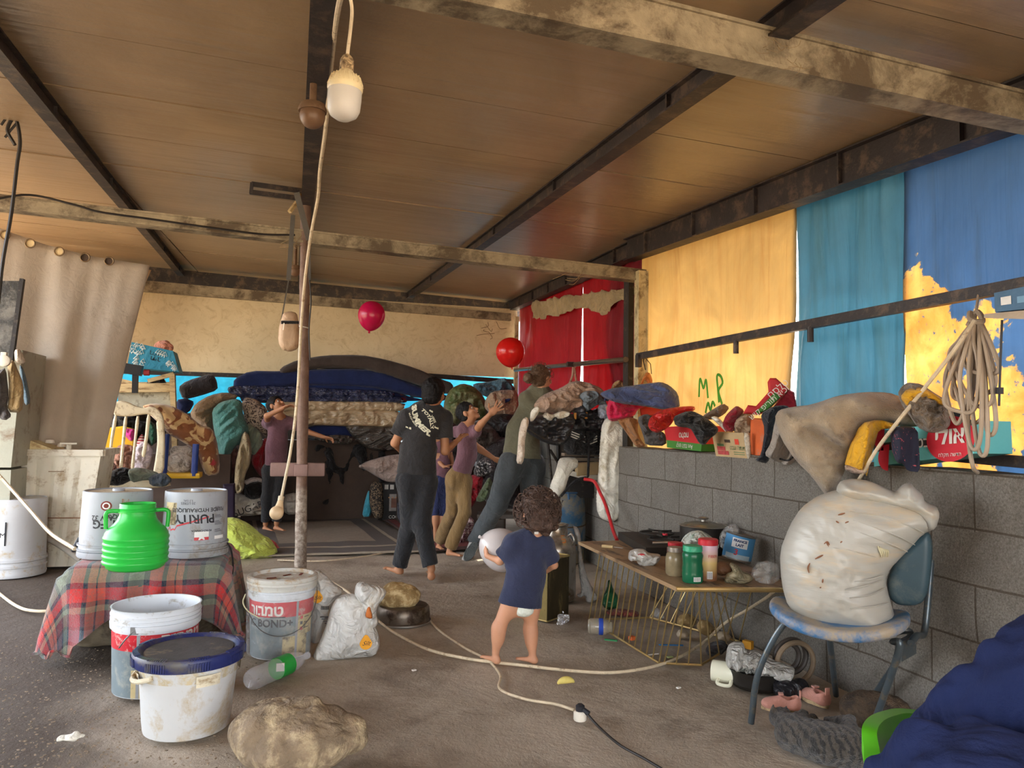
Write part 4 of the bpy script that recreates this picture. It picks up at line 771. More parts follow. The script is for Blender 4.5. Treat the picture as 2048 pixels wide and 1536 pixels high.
t = thing('refrigerator', 'pale grey-green refrigerator cut by the left edge of the picture', 'refrigerator', G(-40, 1130, 0)); rf = M('grey_green_enamel', srgb(168, 166, 148), r=.45, v=.05, d=srgb(130, 112, 90), ds=5, da=.25)
def slabpx(poly, Y0, Y1, mat, name, par, bev=0, **k):
 P = [AY(*q, Y0) for q in poly]; D = np.array([0, Y1 - Y0, 0]); n = len(P); V = P + [p + D for p in P]
 F = [tuple(range(n)), tuple(range(2 * n - 1, n - 1, -1))] + [((i + 1) % n, i, i + n, (i + 1) % n + n) for i in range(n)]
 return place(name, V, F, mat, par, False, **k)
slabpx([(-120, 935), (22, 935), (32, 838), (45, 700), (-120, 700)][::-1], 6.25, 6.8, rf, 'upper_door', t); slabpx([(-120, 1150), (12, 1150), (22, 940), (-120, 940)][::-1], 6.25, 6.8, rf, 'lower_door', t)
slabpx([(-120, 560), (38, 562), (20, 716), (-120, 716)], 6.0, 6.03, M('streaky_dark_glass', srgb(110, 106, 98), r=.3, v=.3, d=srgb(50, 48, 44), ds=5, da=.45), 'framed_panel', None, label='streaky grey framed sheet standing above the refrigerator at the left edge', cat='panel')
b = B(); b.beam(AY(45, 558, 5.97), AY(22, 725, 5.97), .025, .04, up=(0, 1, 0)); b.go('frame_bar', blackp, smooth=False, label='dark slanting frame edge beside the streaky grey sheet', cat='frame')
for nm, poly, mt, lb, Y in (('shirt', [(28, 700), (40, 697), (52, 722), (46, 728), (30, 724)], fab('cream_cloth', srgb(214, 196, 176)), 'cream garment top hanging on the hook by the left edge', 5.95),
 ('garment', [(14, 722), (28, 720), (38, 745), (46, 765), (48, 790), (44, 826), (14, 824), (18, 780)], fab('mustard_khaki_cloth', srgb(168, 142, 100)), 'mustard khaki garment hanging at the left edge', 5.9),
 ('jeans', [(38, 728), (46, 735), (54, 760), (62, 806), (50, 812), (44, 780)], fab('washed_denim', srgb(92, 112, 124)), 'washed denim leg hanging behind the khaki garment', 6.0),
 ('garment', [(0, 740), (12, 735), (18, 790), (14, 815), (24, 832), (10, 842), (-14, 830), (-14, 745)], fab('dark_grey_cloth', srgb(84, 80, 78)), 'dark grey garment hanging left of the khaki one', 5.88)):
 puff(nm, poly, ('C', AY(20, 760, Y)), .05, mt, fold=.02, fs=14, fdir=pi / 2, label=lb, cat=nm)
t = thing('power_socket', 'white round trailing socket hanging against clothes at the left edge', 'socket', AY(10, 728, 5.6)); ws_ = M('white_plastic', srgb(222, 214, 198), r=.4)
b = B(); b.lathe([(0, 0), (.036, 0), (.038, .004), (.038, .03), (.03, .036), (0, .036)], AY(10, 722, 5.62), 20, R=rotx(pi / 2)); b.go('body', ws_, t); b = B(); b.box(AY(8, 712, 5.62), (.035, .03, .05), bev=.006); b.go('plug', ws_, t)
def washer():
 Y = G(80, 1136, 0)[1]; t = thing('washing_machine', 'grimy cream plastic twin-tub washing machine standing on the dirt floor', 'washing machine', AY(120, 1136, Y)); m = M('grimy_cream_plastic', srgb(222, 214, 194), r=.45, v=.05, wr=.12, ws=3, d=srgb(168, 144, 110), ds=5, da=.3)
 V = []; F = []; NZ = 16; D = .5
 for j in range(NZ + 1):
  f = j / NZ; l = AY(36 + (43 - 36) * f, 1136 + (900 - 1136) * f, Y); r = AY(164 + (203 - 164) * f, 1138 + (905 - 1138) * f, Y); z = max(.0, l[2]); n = 64
  W = r[0] - l[0]; per = []
  for i in range(n):
   s = i / n * 4; k = int(s); q = s - k
   if k == 0: per.append((l[0] + W * q, Y + .018 * (1 if (q * 5.5) % 1 < .3 and .1 < q < .9 else 0) * (1 if .06 < f < .9 else 0)))
   elif k == 1: per.append((r[0], Y + D * q))
   elif k == 2: per.append((r[0] - W * q, Y + D))
   else: per.append((l[0], Y + D * (1 - q)))
  V += [(x, y, z) for x, y in per]
 for j in range(NZ):
  for i in range(n): F.append((j * n + i, j * n + (i + 1) % n, (j + 1) * n + (i + 1) % n, (j + 1) * n + i))
 F.append(tuple(range(n - 1, -1, -1))); F.append(tuple(NZ * n + i for i in range(n))); place('hull', V, F, m, t).data.set_sharp_from_angle(angle=.5)
 a, c = AY(40, 905, Y - .02), AY(206, 908, Y - .02); zt_ = a[2]; b = B()
 for p, q in (((a[0], Y - .01), (c[0], Y - .01)), ((c[0], Y - .01), (c[0], Y + D)), ((c[0], Y + D), (a[0], Y + D)), ((a[0], Y + D), (a[0], Y - .01))): b.beam((*p, zt_), (*q, zt_), .03, .05)
 b.go('top_rim', m, t, smooth=False)
 b = B(); x0 = a[0] + .03; b.hexa([(x0, Y + .02, zt_), (x0 + .18, Y + .02, zt_), (x0 + .18, Y + .4, zt_), (x0, Y + .4, zt_), (x0, Y + .02, zt_ + .10), (x0 + .17, Y + .02, zt_ + .03), (x0 + .17, Y + .4, zt_ + .03), (x0, Y + .4, zt_ + .10)]); b.go('control_panel', M('yellowed_cream_plastic', srgb(226, 208, 156), r=.4, d=srgb(170, 130, 80), ds=5, da=.25), t, smooth=False)
 for k in (0, 1): b = B(); b.lathe([(0, 0), (.035, 0), (.03, .025), (0, .03)], (x0 + .13 + .07 * k, Y + .12 + .05 * k, zt_ + .07 - .03 * k), 16); b.go('knob', ws_, t)
 b = B(); b.lathe([(0, 0), (.02, 0), (.02, .06), (0, .06)], (x0 + .28, Y + .06, zt_), 12); b.box((x0 + .28, Y + .06, zt_ + .07), (.12, .04, .012)); b.go('latch', m, t)
 b = B(); z = AY(100, 1035, Y)[2]; b.beam(AY(42, 1036, Y - .008), AY(170, 1036, Y - .008), .008, .008); b.go('seam', M('rust_stain', srgb(150, 112, 84)), t, smooth=False)
 b = B(); b.beam(AY(97, 943, Y - .006), AY(128, 943, Y - .006), .006, .006); b.go('handle_slot', M('brown_line', srgb(140, 116, 88)), t, smooth=False)
 b = B(); b.tube(spl([AY(70, 1078, Y - .06), AY(95, 1078, Y - .08), AY(125, 1094, Y - .1), AY(160, 1120, Y - .12)], 30), [.022] * 30, 10); b.go('drain_hose', M('grey_hose', srgb(160, 152, 140)), t)
washer()
def plaid():
 mt, n, l, p = _mk('wool_plaid'); t = n.new('ShaderNodeTexCoord'); s = n.new('ShaderNodeSeparateXYZ'); l.new(t.outputs['UV'], s.inputs[0]); v = _vec(n, l)
 def band(src, stops):
  r = n.new('ShaderNodeValToRGB'); r.color_ramp.interpolation = 'CONSTANT'; e = r.color_ramp.elements; l.new(_math(n, l, 'FRACT', src), r.inputs[0])
  e[0].position = 0; e[0].color = col3(stops[0][1]); e[1].position = stops[1][0]; e[1].color = col3(stops[1][1])
  for q, c in stops[2:]: x = e.new(q); x.color = col3(c)
  return r.outputs[0]
 R_, N_, G_, O_, M_, K_ = srgb(206, 38, 36), srgb(26, 36, 56), srgb(128, 138, 116), srgb(206, 108, 80), srgb(112, 50, 64), srgb(66, 92, 108)
 wv = _math(n, l, 'MULTIPLY', _noise(n, l, 6, 3, .5, 0, v), .06)
 U = band(_math(n, l, 'ADD', _math(n, l, 'MULTIPLY', s.outputs[0], 3.6), wv), [(0, R_), (.17, N_), (.23, O_), (.33, N_), (.35, O_), (.44, N_), (.49, M_), (.66, N_), (.72, G_), (.92, N_)])
 Vv_ = band(_math(n, l, 'ADD', _math(n, l, 'MULTIPLY', s.outputs[1], 3.6), wv), [(0, N_), (.06, R_), (.22, N_), (.29, G_), (.48, N_), (.53, K_), (.70, N_), (.75, M_), (.92, G_)])
 a = _mix(n, l, .55, U, Vv_)
 a = _mix(n, l, _ramp(n, l, _noise(n, l, 85, 5, .7, 0, v), .4, .65, (0, 0, 0, 1), (.5, .5, .5, 1)), a, srgb(104, 96, 92)); l.new(a, p.inputs['Base Color'])
 p.inputs['Roughness'].default_value = 1; p.inputs['Sheen Weight'].default_value = .4; _bump(n, l, p, _noise(n, l, 130, 4, .7, 0, v), .6, .015); return mt
def plaid_stool():
 zt_ = .43; c0 = G(292, 1128, zt_); cx, cy = c0[0] + .02, c0[1] + .26
 q0 = AY(158, 1136, cy - .25); q1 = AY(432, 1136, cy - .25); hw = (q1[0] - q0[0]) / 2; cx = (q0[0] + q1[0]) / 2; hd = .30
 s_ = SDF((cx - hw - .1, cy - .5, -.05), (cx + hw + .1, cy + .5, .55), .02);
 for k in range(7): s_.ell((cx + RNG.uniform(-.2, .2), cy + RNG.uniform(-.1, .12), .12 + .3 * (k % 2)), (hw * .72, hd * .75, .16), k=.06)
 s_.disp(lambda P: .02 * fbm(P, 5, 3)); s_.f = np.maximum(s_.f, (s_.lo[2] + s_.h * np.arange(s_.n[2]) - (zt_ - .02))[None, None, :]).astype(np.float32)
 s_.f = np.maximum(s_.f, -(s_.lo[2] + s_.h * np.arange(s_.n[2]) - .0)[None, None, :]).astype(np.float32)
 s_.go('stone_block', M('pale_dusty_stone', srgb(140, 126, 104), r=.9, v=.25, bs=30, bp=.5, d=srgb(96, 84, 70), ds=4, da=.4), label='pale dusty stone block carrying the plaid blanket and the pails', cat='stone')
 n1, n2 = 96, 90; V = []; UV = []; W, D = 2 * hw, 2 * hd; ox, oy = .52, .52
 for s in (0, 1):
  for j in range(n2 + 1):
   for i in range(n1 + 1):
    a = (i / n1 - .5) * (W + 2 * ox); b_ = (j / n2 - .5) * (D + 2 * oy)
    ex = max(0, abs(a) - hw); ey = max(0, abs(b_) - hd); x = np.clip(a, -hw, hw); y = np.clip(b_, -hd, hd); e = sqrt(ex * ex + ey * ey)
    r_ = .05; drop = 0; outx = outy = 0
    if e > 0:
     dx, dy = (ex / e * np.sign(a), ey / e * np.sign(b_)); L = e
     if L < r_ * pi / 2: drop = r_ * (1 - cos(L / r_)); o_ = r_ * sin(L / r_)
     else: drop = r_ + (L - r_ * pi / 2); o_ = r_ + .02
     an = atan2(y + dy * .1, x + dx * .1); fl = .035 * sin(an * 17 + 2 * vn(np.array([a * 3, b_ * 3, 0]))) * min(1, drop * 3) + drop * .12
     x += dx * (o_ + fl); y += dy * (o_ + fl)
    z = zt_ + .012 - drop + .006 * vn(np.array([a * 8, b_ * 8, 2])); z = max(z, .03 + .02 * (vn(np.array([a * 9, b_ * 9, 1])) + 1) + (.0 if a < 0 else .03))
    V.append((cx + x - (0 if s == 0 else 0), cy + y, z - .006 * (s == 1))); UV.append((i / n1 * 1.35 + .13, j / n2 * 1.3 + .02))
 m = (n1 + 1) * (n2 + 1); F = []
 V = np.array(V); fr = (V[:, 1] < cy - hd - .02); hemc = np.clip(1 - np.abs(V[:, 0] - cx - .06) / .34, 0, 1)
 keepz = .09 + .12 * np.clip(hemc * 2.2, 0, 1); V[fr, 2] = np.maximum(V[fr, 2], keepz[fr] * (hemc[fr] > 0) * 1.0)
 for j in range(n2):
  for i in range(n1): q = j * (n1 + 1) + i; F.append((q, q + 1, q + n1 + 2, q + n1 + 1)); F.append((q + m, q + m + n1 + 1, q + m + n1 + 2, q + m + 1))
 place('plaid_blanket', V, F, plaid(), uv=UV, label='fuzzy red, navy and grey-green plaid wool blanket draped over the stone block', cat='blanket'); return cx, cy, zt_ + .02
cx, cy, zt_ = plaid_stool()
def upright(x, yf, wpx, z0=0.0):
 """centre and radius of a round foot whose nearest point is seen at (x, yf) and which looks wpx wide"""
 p = G(x, yf, z0); d = p - EYE; fw = d @ _f; dr = np.array([d[0], d[1], 0]); dr /= np.linalg.norm(dr); r = wpx / 2 * fw / FPX
 r = wpx / 2 * (fw + r) / FPX; c = p + dr * r; c[2] = z0; return c, r
def rise(c, r, x, y):
 """height above z0 of the front rim seen at y, radius r"""
 d = EYE - c; d[2] = 0; d /= np.linalg.norm(d); q = c + d * r; return AY(x, y, q[1])[2] - c[2]
def face(c): return atan2(EYE[1] - c[1], EYE[0] - c[0])
def prof(pts, k=None): return pts
wp = M('glossy_white_plastic', srgb(192, 192, 192), r=.35, v=.04, bp=0, d=srgb(178, 156, 120), ds=9, da=.22, wr=.05, ws=3)
sil = M('silver_grey_plastic', srgb(158, 162, 168), r=.4, v=.05, bp=0, d=srgb(130, 120, 104), ds=5, da=.28, wr=.06, ws=4)
ink = M('black_print', srgb(38, 38, 42), bp=0, r=.5); redp = M('red_print', srgb(196, 60, 66), bp=0, r=.5); rim_ = M('beige_stained_base', srgb(182, 168, 142), d=srgb(140, 116, 84), ds=5, da=.5)
def upside_pail(x, yf, wpx, ytop, z0, label, side):
 c, r = upright(x, yf, wpx, z0); t = thing('pail', label, 'pail', c); rt = r * .95; h = rise(c, rt, x, ytop)
 R = lambda z: r * 1.0 - (r - rt) * z / h
 p = [(r * 1.01, 0), (r * 1.03, .006), (r * 1.03, .03), (r * .985, .034), (r * .985, h * .10), (r * 1.035, h * .105), (r * 1.04, h * .125), (r * .99, h * .13), (r * .985, h * .17), (r * 1.03, h * .175), (r * 1.03, h * .2), (R(h * .21) * .985, h * .205)]
 RR = lambda z: (r + (rt - r) * (z - h * .2) / (h * .8)) * .985
 p += [(RR(h * q), h * q) for q in (.3, .5, .7, .9, .97)] + [(rt * .98, h * .992), (rt * .955, h), (rt * .93, h * .993), (rt * .92, h * .975), (0, h * .975)]
 b = B(); b.lathe(p, c, 64); b.go('body', sil, t)
 b = B(); b.lathe([(rt * .90, h * .976), (rt * .9, h * .979), (rt * .4, h * .985), (0, h * .985)], c, 40); b.go('dirty_base', rim_, t)
 b = B(); b.lathe([(0, 0), (.03, 0), (.028, .012), (0, .014)], c + np.array([0, 0, h * .985]), 18); b.go('base_boss', sil, t)
 return t, c, R, RR, h
t, c, R, RR, h = upside_pail(388, 1117, 124, 985, .45, 'silver-grey upturned pail with PURITY lettering, right one on the plaid blanket', 1)
a0 = face(c); FL = -1
txt('PURITY', .062, ink, t, cyl=(c, RR, a0 - .05, h * .60, FL), weight=.0015, shear=-.1)
txt('FLUIDE HYDRAULIQUE', .027, ink, t, cyl=(c, RR, a0 + .12, h * .73, FL), weight=.0006)
txt('20 LITRES', .017, ink, t, cyl=(c, RR, a0 - .25, h * .835, FL)); txt('5,3 GAL', .014, ink, t, cyl=(c, RR, a0 - .25, h * .875, FL))
def cylband(pts, w, mat, name='red_line'):
 V = []; F = []
 for i, (a, z) in enumerate(pts):
  for s in (-1, 1): zz = z + s * w / 2; r_ = RR(zz) + .0008; V.append((c[0] + r_ * cos(a), c[1] + r_ * sin(a), c[2] + zz))
 for i in range(len(pts) - 1): F.append((2 * i, 2 * i + 2, 2 * i + 3, 2 * i + 1))
 place(name, V, F, mat, t, False)
L_ = [(-1.25, .26), (-1.1, .30), (-1.02, .38), (-.97, .36), (-.9, .43), (-.85, .47), (-.8, .42), (-.72, .44), (-.65, .43), (-.58, .49)] + [(-.58 + .09 * k, .49 + .012 * k) for k in range(1, 12)]
cylband([(a0 + a, h * z) for a, z in L_], .008, redp)
patch('maple_label', (c, RR), a0 - .02, a0 + .42, h * .27, h * .40, M('label_white', srgb(226, 226, 224), bp=0), t)
patch('maple_label_red', (c, RR), a0 - .02, a0 + .42, h * .27, h * .315, redp, t, th=.0012)
for k, (da_, z1) in enumerate(((.02, .36), (.12, .37), (.2, .345), (.28, .37), (.38, .36))):
 pass
V = []; F = []; lf = [(-.10, .0), (-.07, .35), (-.12, .45), (-.04, .42), (-.05, .7), (0, .55), (.05, .7), (.04, .42), (.12, .45), (.07, .35), (.10, 0)]
for a, z in lf: zz = h * (.275 + .11 * z); V.append((c[0] + (RR(zz) + .0018) * cos(a0 + .2 + a), c[1] + (RR(zz) + .0018) * sin(a0 + .2 + a), c[2] + zz))
place('maple_leaf', V, [tuple(range(len(V)))], M('label_white', (1, 1, 1)), t, False)
txt('PETRO-CANADA', .013, ink, t, cyl=(c, RR, a0 + .2, h * .415, FL), weight=.0004)
for k in range(4): # small print blocks on the right
 for j in range(3 + (k % 2)): patch('small_print', (c, RR), a0 + .62, a0 + .62 + .3 - .04 * j, h * (.38 + .11 * k + .017 * j), h * (.388 + .11 * k + .017 * j), M('grey_print', srgb(92, 92, 96), bp=0), t, th=.0007)
patch('weathered_sticker', (c, RR), a0 - 1.1, a0 - .62, h * .50, h * .84, M('weathered_cream_sticker', srgb(196, 180, 140), bp=0, d=srgb(110, 96, 70), ds=16, da=.45), t)
patch('printed_box', (c, RR), a0 + .62, a0 + 1.0, h * .27, h * .32, M('label_white', (1, 1, 1)), t)
q = c + np.array([cos(a0 + 1.45), sin(a0 + 1.45), 0]) * r_ if False else None
rr0 = 124 / 2 * (c - EYE) @ _f / FPX; hb = spl([AY(449, 1078, c[1]), AY(462, 1100, c[1] - .03), AY(466, 1135, c[1] - .07), AY(460, 1160, c[1] - .12), AY(450, 1176, c[1] - .16)], 30)
b = B(); b.tube(hb, .0045, 8); b.go('bail_handle', bp_ if 'bp_' in globals() else ink, t); b = B(); b.box(AY(449, 1074, c[1] - .01), (.02, .02, .05), bev=.003); b.go('handle_lug', sil, t)
t, c, R, RR, h = upside_pail(231, 1119, 134, 985, .45, 'silver-grey upturned pail with AW 32 lettering behind the green jug', -1)
a0 = face(c)
txt('AW 32', .036, ink, t, cyl=(c, RR, a0 - .42, h * .62, -1), weight=.0008); txt('HYDRAULIQUE', .03, ink, t, cyl=(c, RR, a0 + .25, h * .64, -1), weight=.0006); txt('PURITY FG', .058, ink, t, cyl=(c, RR, a0 + .12, h * .53, -1), weight=.0015)
for rr_, mt in ((.024, M('brick_red', srgb(120, 50, 42))), (.017, M('label_white', (1, 1, 1))), (.011, M('brick_red', (1, 0, 0)))):
 V = [];
 for k in range(24): aa = a0 - .32 + rr_ / .15 * cos(2 * pi * k / 24); zz = h * .80 + rr_ * sin(2 * pi * k / 24); V.append((c[0] + (RR(zz) + .0006 + (.03 - rr_) * .05) * cos(aa), c[1] + (RR(zz) + .0006 + (.03 - rr_) * .05) * sin(aa), c[2] + zz))
 place('round_cap', V, [tuple(range(24))], mt, t, False)
for k, (z0_, z1_, a1, a2) in enumerate(((.62, .78, -.28, -.2), (.84, .9, .1, .3), (.78, .82, .35, .42))): patch('rust_streak', (c, RR), a0 + a1, a0 + a2, h * z0_, h * z1_, M('rust_streaks', srgb(150, 110, 84), d=srgb(166, 168, 168), ds=30, da=.5), t)
b = B(); b.tube(spl([AY(160, 1076, c[1]), AY(148, 1098, c[1] - .02), AY(146, 1101, c[1] - .02)], 8), [.02] * 2 + [.01] * 14 if False else .012, 8); b.go('handle_lug', ink, t)
def jug():
 c, r = upright(270, 1147, 118, .452); t = thing('jug', 'bright green plastic churn jug with two handles, lid off, on the plaid blanket', 'jug', c); g = M('bright_green_plastic', srgb(44, 178, 66), r=.32, v=.03, bp=0)
 hy = lambda y, rr: rise(c, rr, 270, y); H = hy(1010, r * .62)
 p = [(0, .0), (r * .80, 0), (r * .9, .01), (r * .99, .04)]
 for q in (.13, .22, .31, .40, .49): z = H * q; p += [(r * 1.0, z - .012), (r * 1.025, z - .005), (r * 1.025, z + .002), (r * .995, z + .006)]
 p += [(r * .98, H * .55), (r * .90, H * .61), (r * .74, H * .68), (r * .62, H * .75), (r * .565, H * .82), (r * .55, H * .86), (r * .60, H * .865), (r * .60, H * .88), (r * .555, H * .885), (r * .56, H * .92), (r * .575, H * .93), (r * .56, H * .94), (r * .565, H * .99), (r * .55, H), (r * .51, H * .99), (r * .50, H * .86), (r * .55, H * .76), (r * .9, H * .5), (r * .9, .03), (0, .02)]
 b = B(); b.lathe(p, c, 56); b.go('body', g, t, auto=50)
 sd = np.array([cos(face(c) + pi / 2), sin(face(c) + pi / 2), 0])
 for s in (-1, 1):
  P = [c + sd * s * r * .56 + [0, 0, H * .885], c + sd * s * r * .8 + [0, 0, H * .89], c + sd * s * r * .94 + [0, 0, H * .86], c + sd * s * r * .95 + [0, 0, H * .76], c + sd * s * r * .93 + [0, 0, H * .62]]
  b = B(); b.tube(spl(P, 20), .0095, 10); b.go('handle', g, t)
jug()
def bucket(label, x, yf, wpx, ytop, flare, z0=0, body=None, grey=True):
 c, r = upright(x, yf, wpx, z0); t = thing('bucket', label, 'bucket', c); rt = r * flare; h = rise(c, rt, x, ytop); return t, c, r, rt, h, (lambda z: r + (rt - r) * z / h)
lg = M('pale_blue_grey_plastic', srgb(206, 210, 214), r=.4, v=.03, bp=0, d=srgb(150, 140, 120), ds=12, da=.22)
redb = M('red_label_band', srgb(190, 36, 48), bp=0, r=.45, d=srgb(206, 190, 180), ds=22, da=.2); greyb = M('grey_blue_label', srgb(112, 124, 128), bp=0, r=.5, d=srgb(150, 152, 144), ds=9, da=.35); tanb = M('tan_print', srgb(196, 178, 132), bp=0, r=.5, d=srgb(90, 80, 66), ds=14, da=.3)
def render_bucket(label, x, yf, wpx, ytop, flare, lid=False):
 t, c, r, rt, h, R = bucket(label, x, yf, wpx, ytop, flare); a0 = face(c)
 p = [(0, .006), (r * .93, 0), (r * .98, .004)] + [(R(h * q) * .985, h * q) for q in (.05, .3, .6, .76)] + [(R(h * .765) * 1.035, h * .768), (R(h * .83) * 1.04, h * .835), (R(h * .84), h * .84), (R(h * .86), h * .86), (R(h * .865) * 1.03, h * .866), (R(h * .88) * 1.03, h * .88), (R(h * .885), h * .885), (R(h * .91), h * .91), (R(h * .915) * 1.03, h * .915), (R(h * .93) * 1.03, h * .93), (R(h * .94), h * .935), (rt * 1.0, h * .985), (rt * 1.02, h), (rt * .985, h * 1.0), (R(h * .9) * .965, h * .9), (R(h * .5) * .965, h * .5), (r * .95, .02), (0, .015)]
 b = B(); b.lathe(p, c, 72); b.go('body', lg, t)
 RR = lambda z: R(z) * .985 + .0006
 patch('grey_label', (c, RR), a0 - 1.5, a0 + 1.5, h * .02, h * .55, greyb, t, n=40); patch('red_band', (c, RR), a0 - 1.7, a0 + 1.7, h * .55, h * .74, redb, t, n=44, th=.001)
 return t, c, r, rt, h, R, RR, a0
t, c, r, rt, h, R, RR, a0 = render_bucket('open grey-white bucket with a red band, behind the navy-lidded bucket', 306, 1399, 150, 1225, 1.09)
patch('tan_triangle', (c, RR), a0 - .55, a0 + .1, h * .02, h * .34, tanb, t, th=.0014); patch('clear_seam', (c, RR), a0 - .42, a0 - .34, h * 0.02, h * .74, M('grey_seam', srgb(150, 152, 154), bp=0), t, th=.002)
txt('רובמט', .075, M('white_print', (1, 1, 1)), t, cyl=(c, RR, a0 + .72, h * .66, 1), th=.002, weight=.002)
sd = np.array([cos(a0 - 1.5), sin(a0 - 1.5), 0]); b = B(); b.tube(spl([AY(267, 1262, c[1] - r * 1.05), AY(250, 1280, c[1] - r * 1.1), AY(238, 1296, c[1] - r)], 12), .003, 6); b.box(AY(269, 1262, c[1] - r * 1.03), (.03, .012, .03)); b.go('bail_wire', M('thin_steel', srgb(120, 120, 120), m=.8, r=.4), t)
t, c, r, rt, h, R, RR, a0 = render_bucket('tall lidded bucket reading BOND+ wrapped in clear film, under the pole', 560, 1322, 116, 1165, 1.10)
txt('IC BOND+', .05, ink, t, cyl=(c, RR, a0 - .42, h * .47, 1), th=.002, weight=.0015); txt('רובמט', .07, M('white_print', (1, 1, 1)), t, cyl=(c, RR, a0 - .55, h * .63, 1), th=.002, weight=.002)
patch('tan_triangle', (c, RR), a0 + .05, a0 + .95, h * .02, h * .30, tanb, t, th=.0014); patch('tan_column', (c, RR), a0 + .5, a0 + 1.2, h * .30, h * .55, tanb, t, th=.0015); patch('clear_seam', (c, RR), a0 + .46, a0 + .54, h * .02, h * .74, M('grey_seam', (1, 1, 1)), t, th=.002)
patch('black_bar', (c, RR), a0 - .35, a0 + .12, h * .545, h * .56, ink, t, th=.002)
for k in range(3): patch('red_symbol', (c, RR), a0 + .62, a0 + .72, h * (.36 + .07 * k), h * (.40 + .07 * k), redp if k != 1 else ink, t, th=.002); patch('small_print', (c, RR), a0 + .78, a0 + 1.0, h * (.375 + .07 * k), h * (.385 + .07 * k), ink, t, th=.002)
wpl = M('dusty_white_lid', srgb(200, 198, 190), r=.4, v=.04, bp=0, d=srgb(176, 150, 116), ds=16, da=.33)
b = B(); b.lathe([(rt * 1.05, h * .87), (rt * 1.06, h * .93), (rt * 1.08, h * .94), (rt * 1.08, h * .965), (rt * 1.05, h * .97), (rt * 1.07, h * .985), (rt * 1.07, h * 1.02), (rt * 1.0, h * 1.035), (rt * .93, h * 1.03), (rt * .90, h * .985), (0, h * .98)], c, 64); b.go('lid', wpl, t)
for k in range(7): b = B(); q = c + np.array([RNG.uniform(-.6, .6) * rt, RNG.uniform(-.6, .6) * rt, h * .985]); b.box(q, (.045, .012, .004), R=rotz(k * 1.3)); b.go('litter_scrap', M('brown_scrap', srgb(110, 50, 36)) if k % 2 else wpl, t)
fs = SDF(c - [rt * 1.4, rt * 1.4, .02], c + [rt * 1.4, rt * 1.4, h * 1.05], .01)
V = []; F = []; n_ = 60; k_ = 14
for j in range(k_ + 1):
 z = h * (.02 + .86 * j / k_)
 for i in range(n_): a = 2 * pi * i / n_; rr = R(z) * 1.03 + .006 + .008 * vn(np.array([cos(a) * 4, sin(a) * 4, z * 14]), 1, 3); V.append((c[0] + rr * cos(a), c[1] + rr * sin(a), c[2] + z))
for j in range(k_):
 for i in range(n_): F.append((j * n_ + i, j * n_ + (i + 1) % n_, (j + 1) * n_ + (i + 1) % n_, (j + 1) * n_ + i))
place('clear_film', V, F, clearfilm('clear_plastic_film', al=.16), t)
b = B(); P = [c + np.array([cos(a0 + q) * (rt * 1.06 + .02 * sin((q + 1.5) / 3 * pi)), sin(a0 + q) * (rt * 1.06 + .02 * sin((q + 1.5) / 3 * pi)), h * (.84 - .50 * sin((q + 1.5) / 3 * pi))]) for q in np.linspace(-1.5, 1.5, 30)]; b.tube(P, .002, 6); b.go('bail_wire', M('thin_steel', (1, 1, 1)), t)
b = B(); b.tube(spl([AY(491, 1188, c[1] - r), AY(486, 1205, c[1] - r), AY(496, 1222, c[1] - r * 1.1), AY(519, 1236, c[1] - r * 1.25)], 16), .003, 6); b.go('string_tie', M('cream_string', srgb(206, 196, 160)), t)
t, c, r, rt, h, R = bucket('dirty white bucket with a navy blue lid, front left, nearest the viewer', 372, 1486, 162, 1326, 1.16); a0 = face(c)
b = B(); b.lathe([(0, .006), (r * .92, 0), (r * .985, .006), (r * 1.0, .016)] + [(R(h * q), h * q) for q in (.15, .35, .55, .75, .9, .98)], c, 72)
b.go('body', M('scuffed_white_plastic', srgb(196, 196, 194), r=.42, v=.03, bp=0, wr=.08, ws=3, d=srgb(176, 158, 128), ds=6, da=.3), t)
patch('mud_splash', (c, lambda z: R(z)), a0 - 1.6, a0 + 1.6, h * .72, h * .93, M('mud_flecks', srgb(186, 170, 138), bp=0, d=srgb(196, 196, 194), ds=20, da=.5), t, n=40, th=.001)
nb_ = M('navy_lid_plastic', srgb(34, 42, 92), r=.4, bp=0, v=.1, d=srgb(84, 80, 78), ds=6, da=.38); nd = M('mud_caked_lid_top', srgb(66, 60, 58), r=.75, v=.3, vs=12, d=srgb(130, 110, 86), ds=5, da=.28)
b = B(); b.lathe([(rt * 1.02, h * .875), (rt * 1.10, h * .88), (rt * 1.115, h * .94), (rt * 1.12, h * 1.0), (rt * 1.09, h * 1.035), (rt * 1.02, h * 1.045), (rt * .97, h * 1.035), (rt * .93, h * 1.0), (rt * .90, h * .99)], c, 96); b.go('lid', nb_, t)
b = B(); b.lathe([(rt * .90, h * .985), (rt * .88, h * 1.01), (rt * .8, h * 1.012), (rt * .6, h * 1.0), (0, h * .995)], c, 64); b.go('lid_top', nd, t)
for s in range(8):
 b = B()
 for k in range(9): a = a0 + s * 2 * pi / 8 + k * .045; b.beam(c + np.array([cos(a) * rt * 1.125, sin(a) * rt * 1.125, h * .90]), c + np.array([cos(a) * rt * 1.125, sin(a) * rt * 1.125, h * 1.0]), .006, .006, up=(cos(a), sin(a), .01)); b.beam(c + np.array([cos(a) * rt * 1.0, sin(a) * rt * 1.0, h * 1.045]), c + np.array([cos(a) * rt * 1.10, sin(a) * rt * 1.10, h * 1.035]), .006, .006)
 b.go('grip_ribs', nb_, t, smooth=False)
for da_ in (-1.35, .28, 1.6):
 patch('handle_lug', (c, lambda z: R(z) + .012), a0 + da_ - .14, a0 + da_ + .34 * (1 if da_ > 0 else .6), h * .68, h * .82, M('cream_plastic', srgb(214, 204, 178), d=srgb(140, 110, 70), ds=12, da=.3), t)
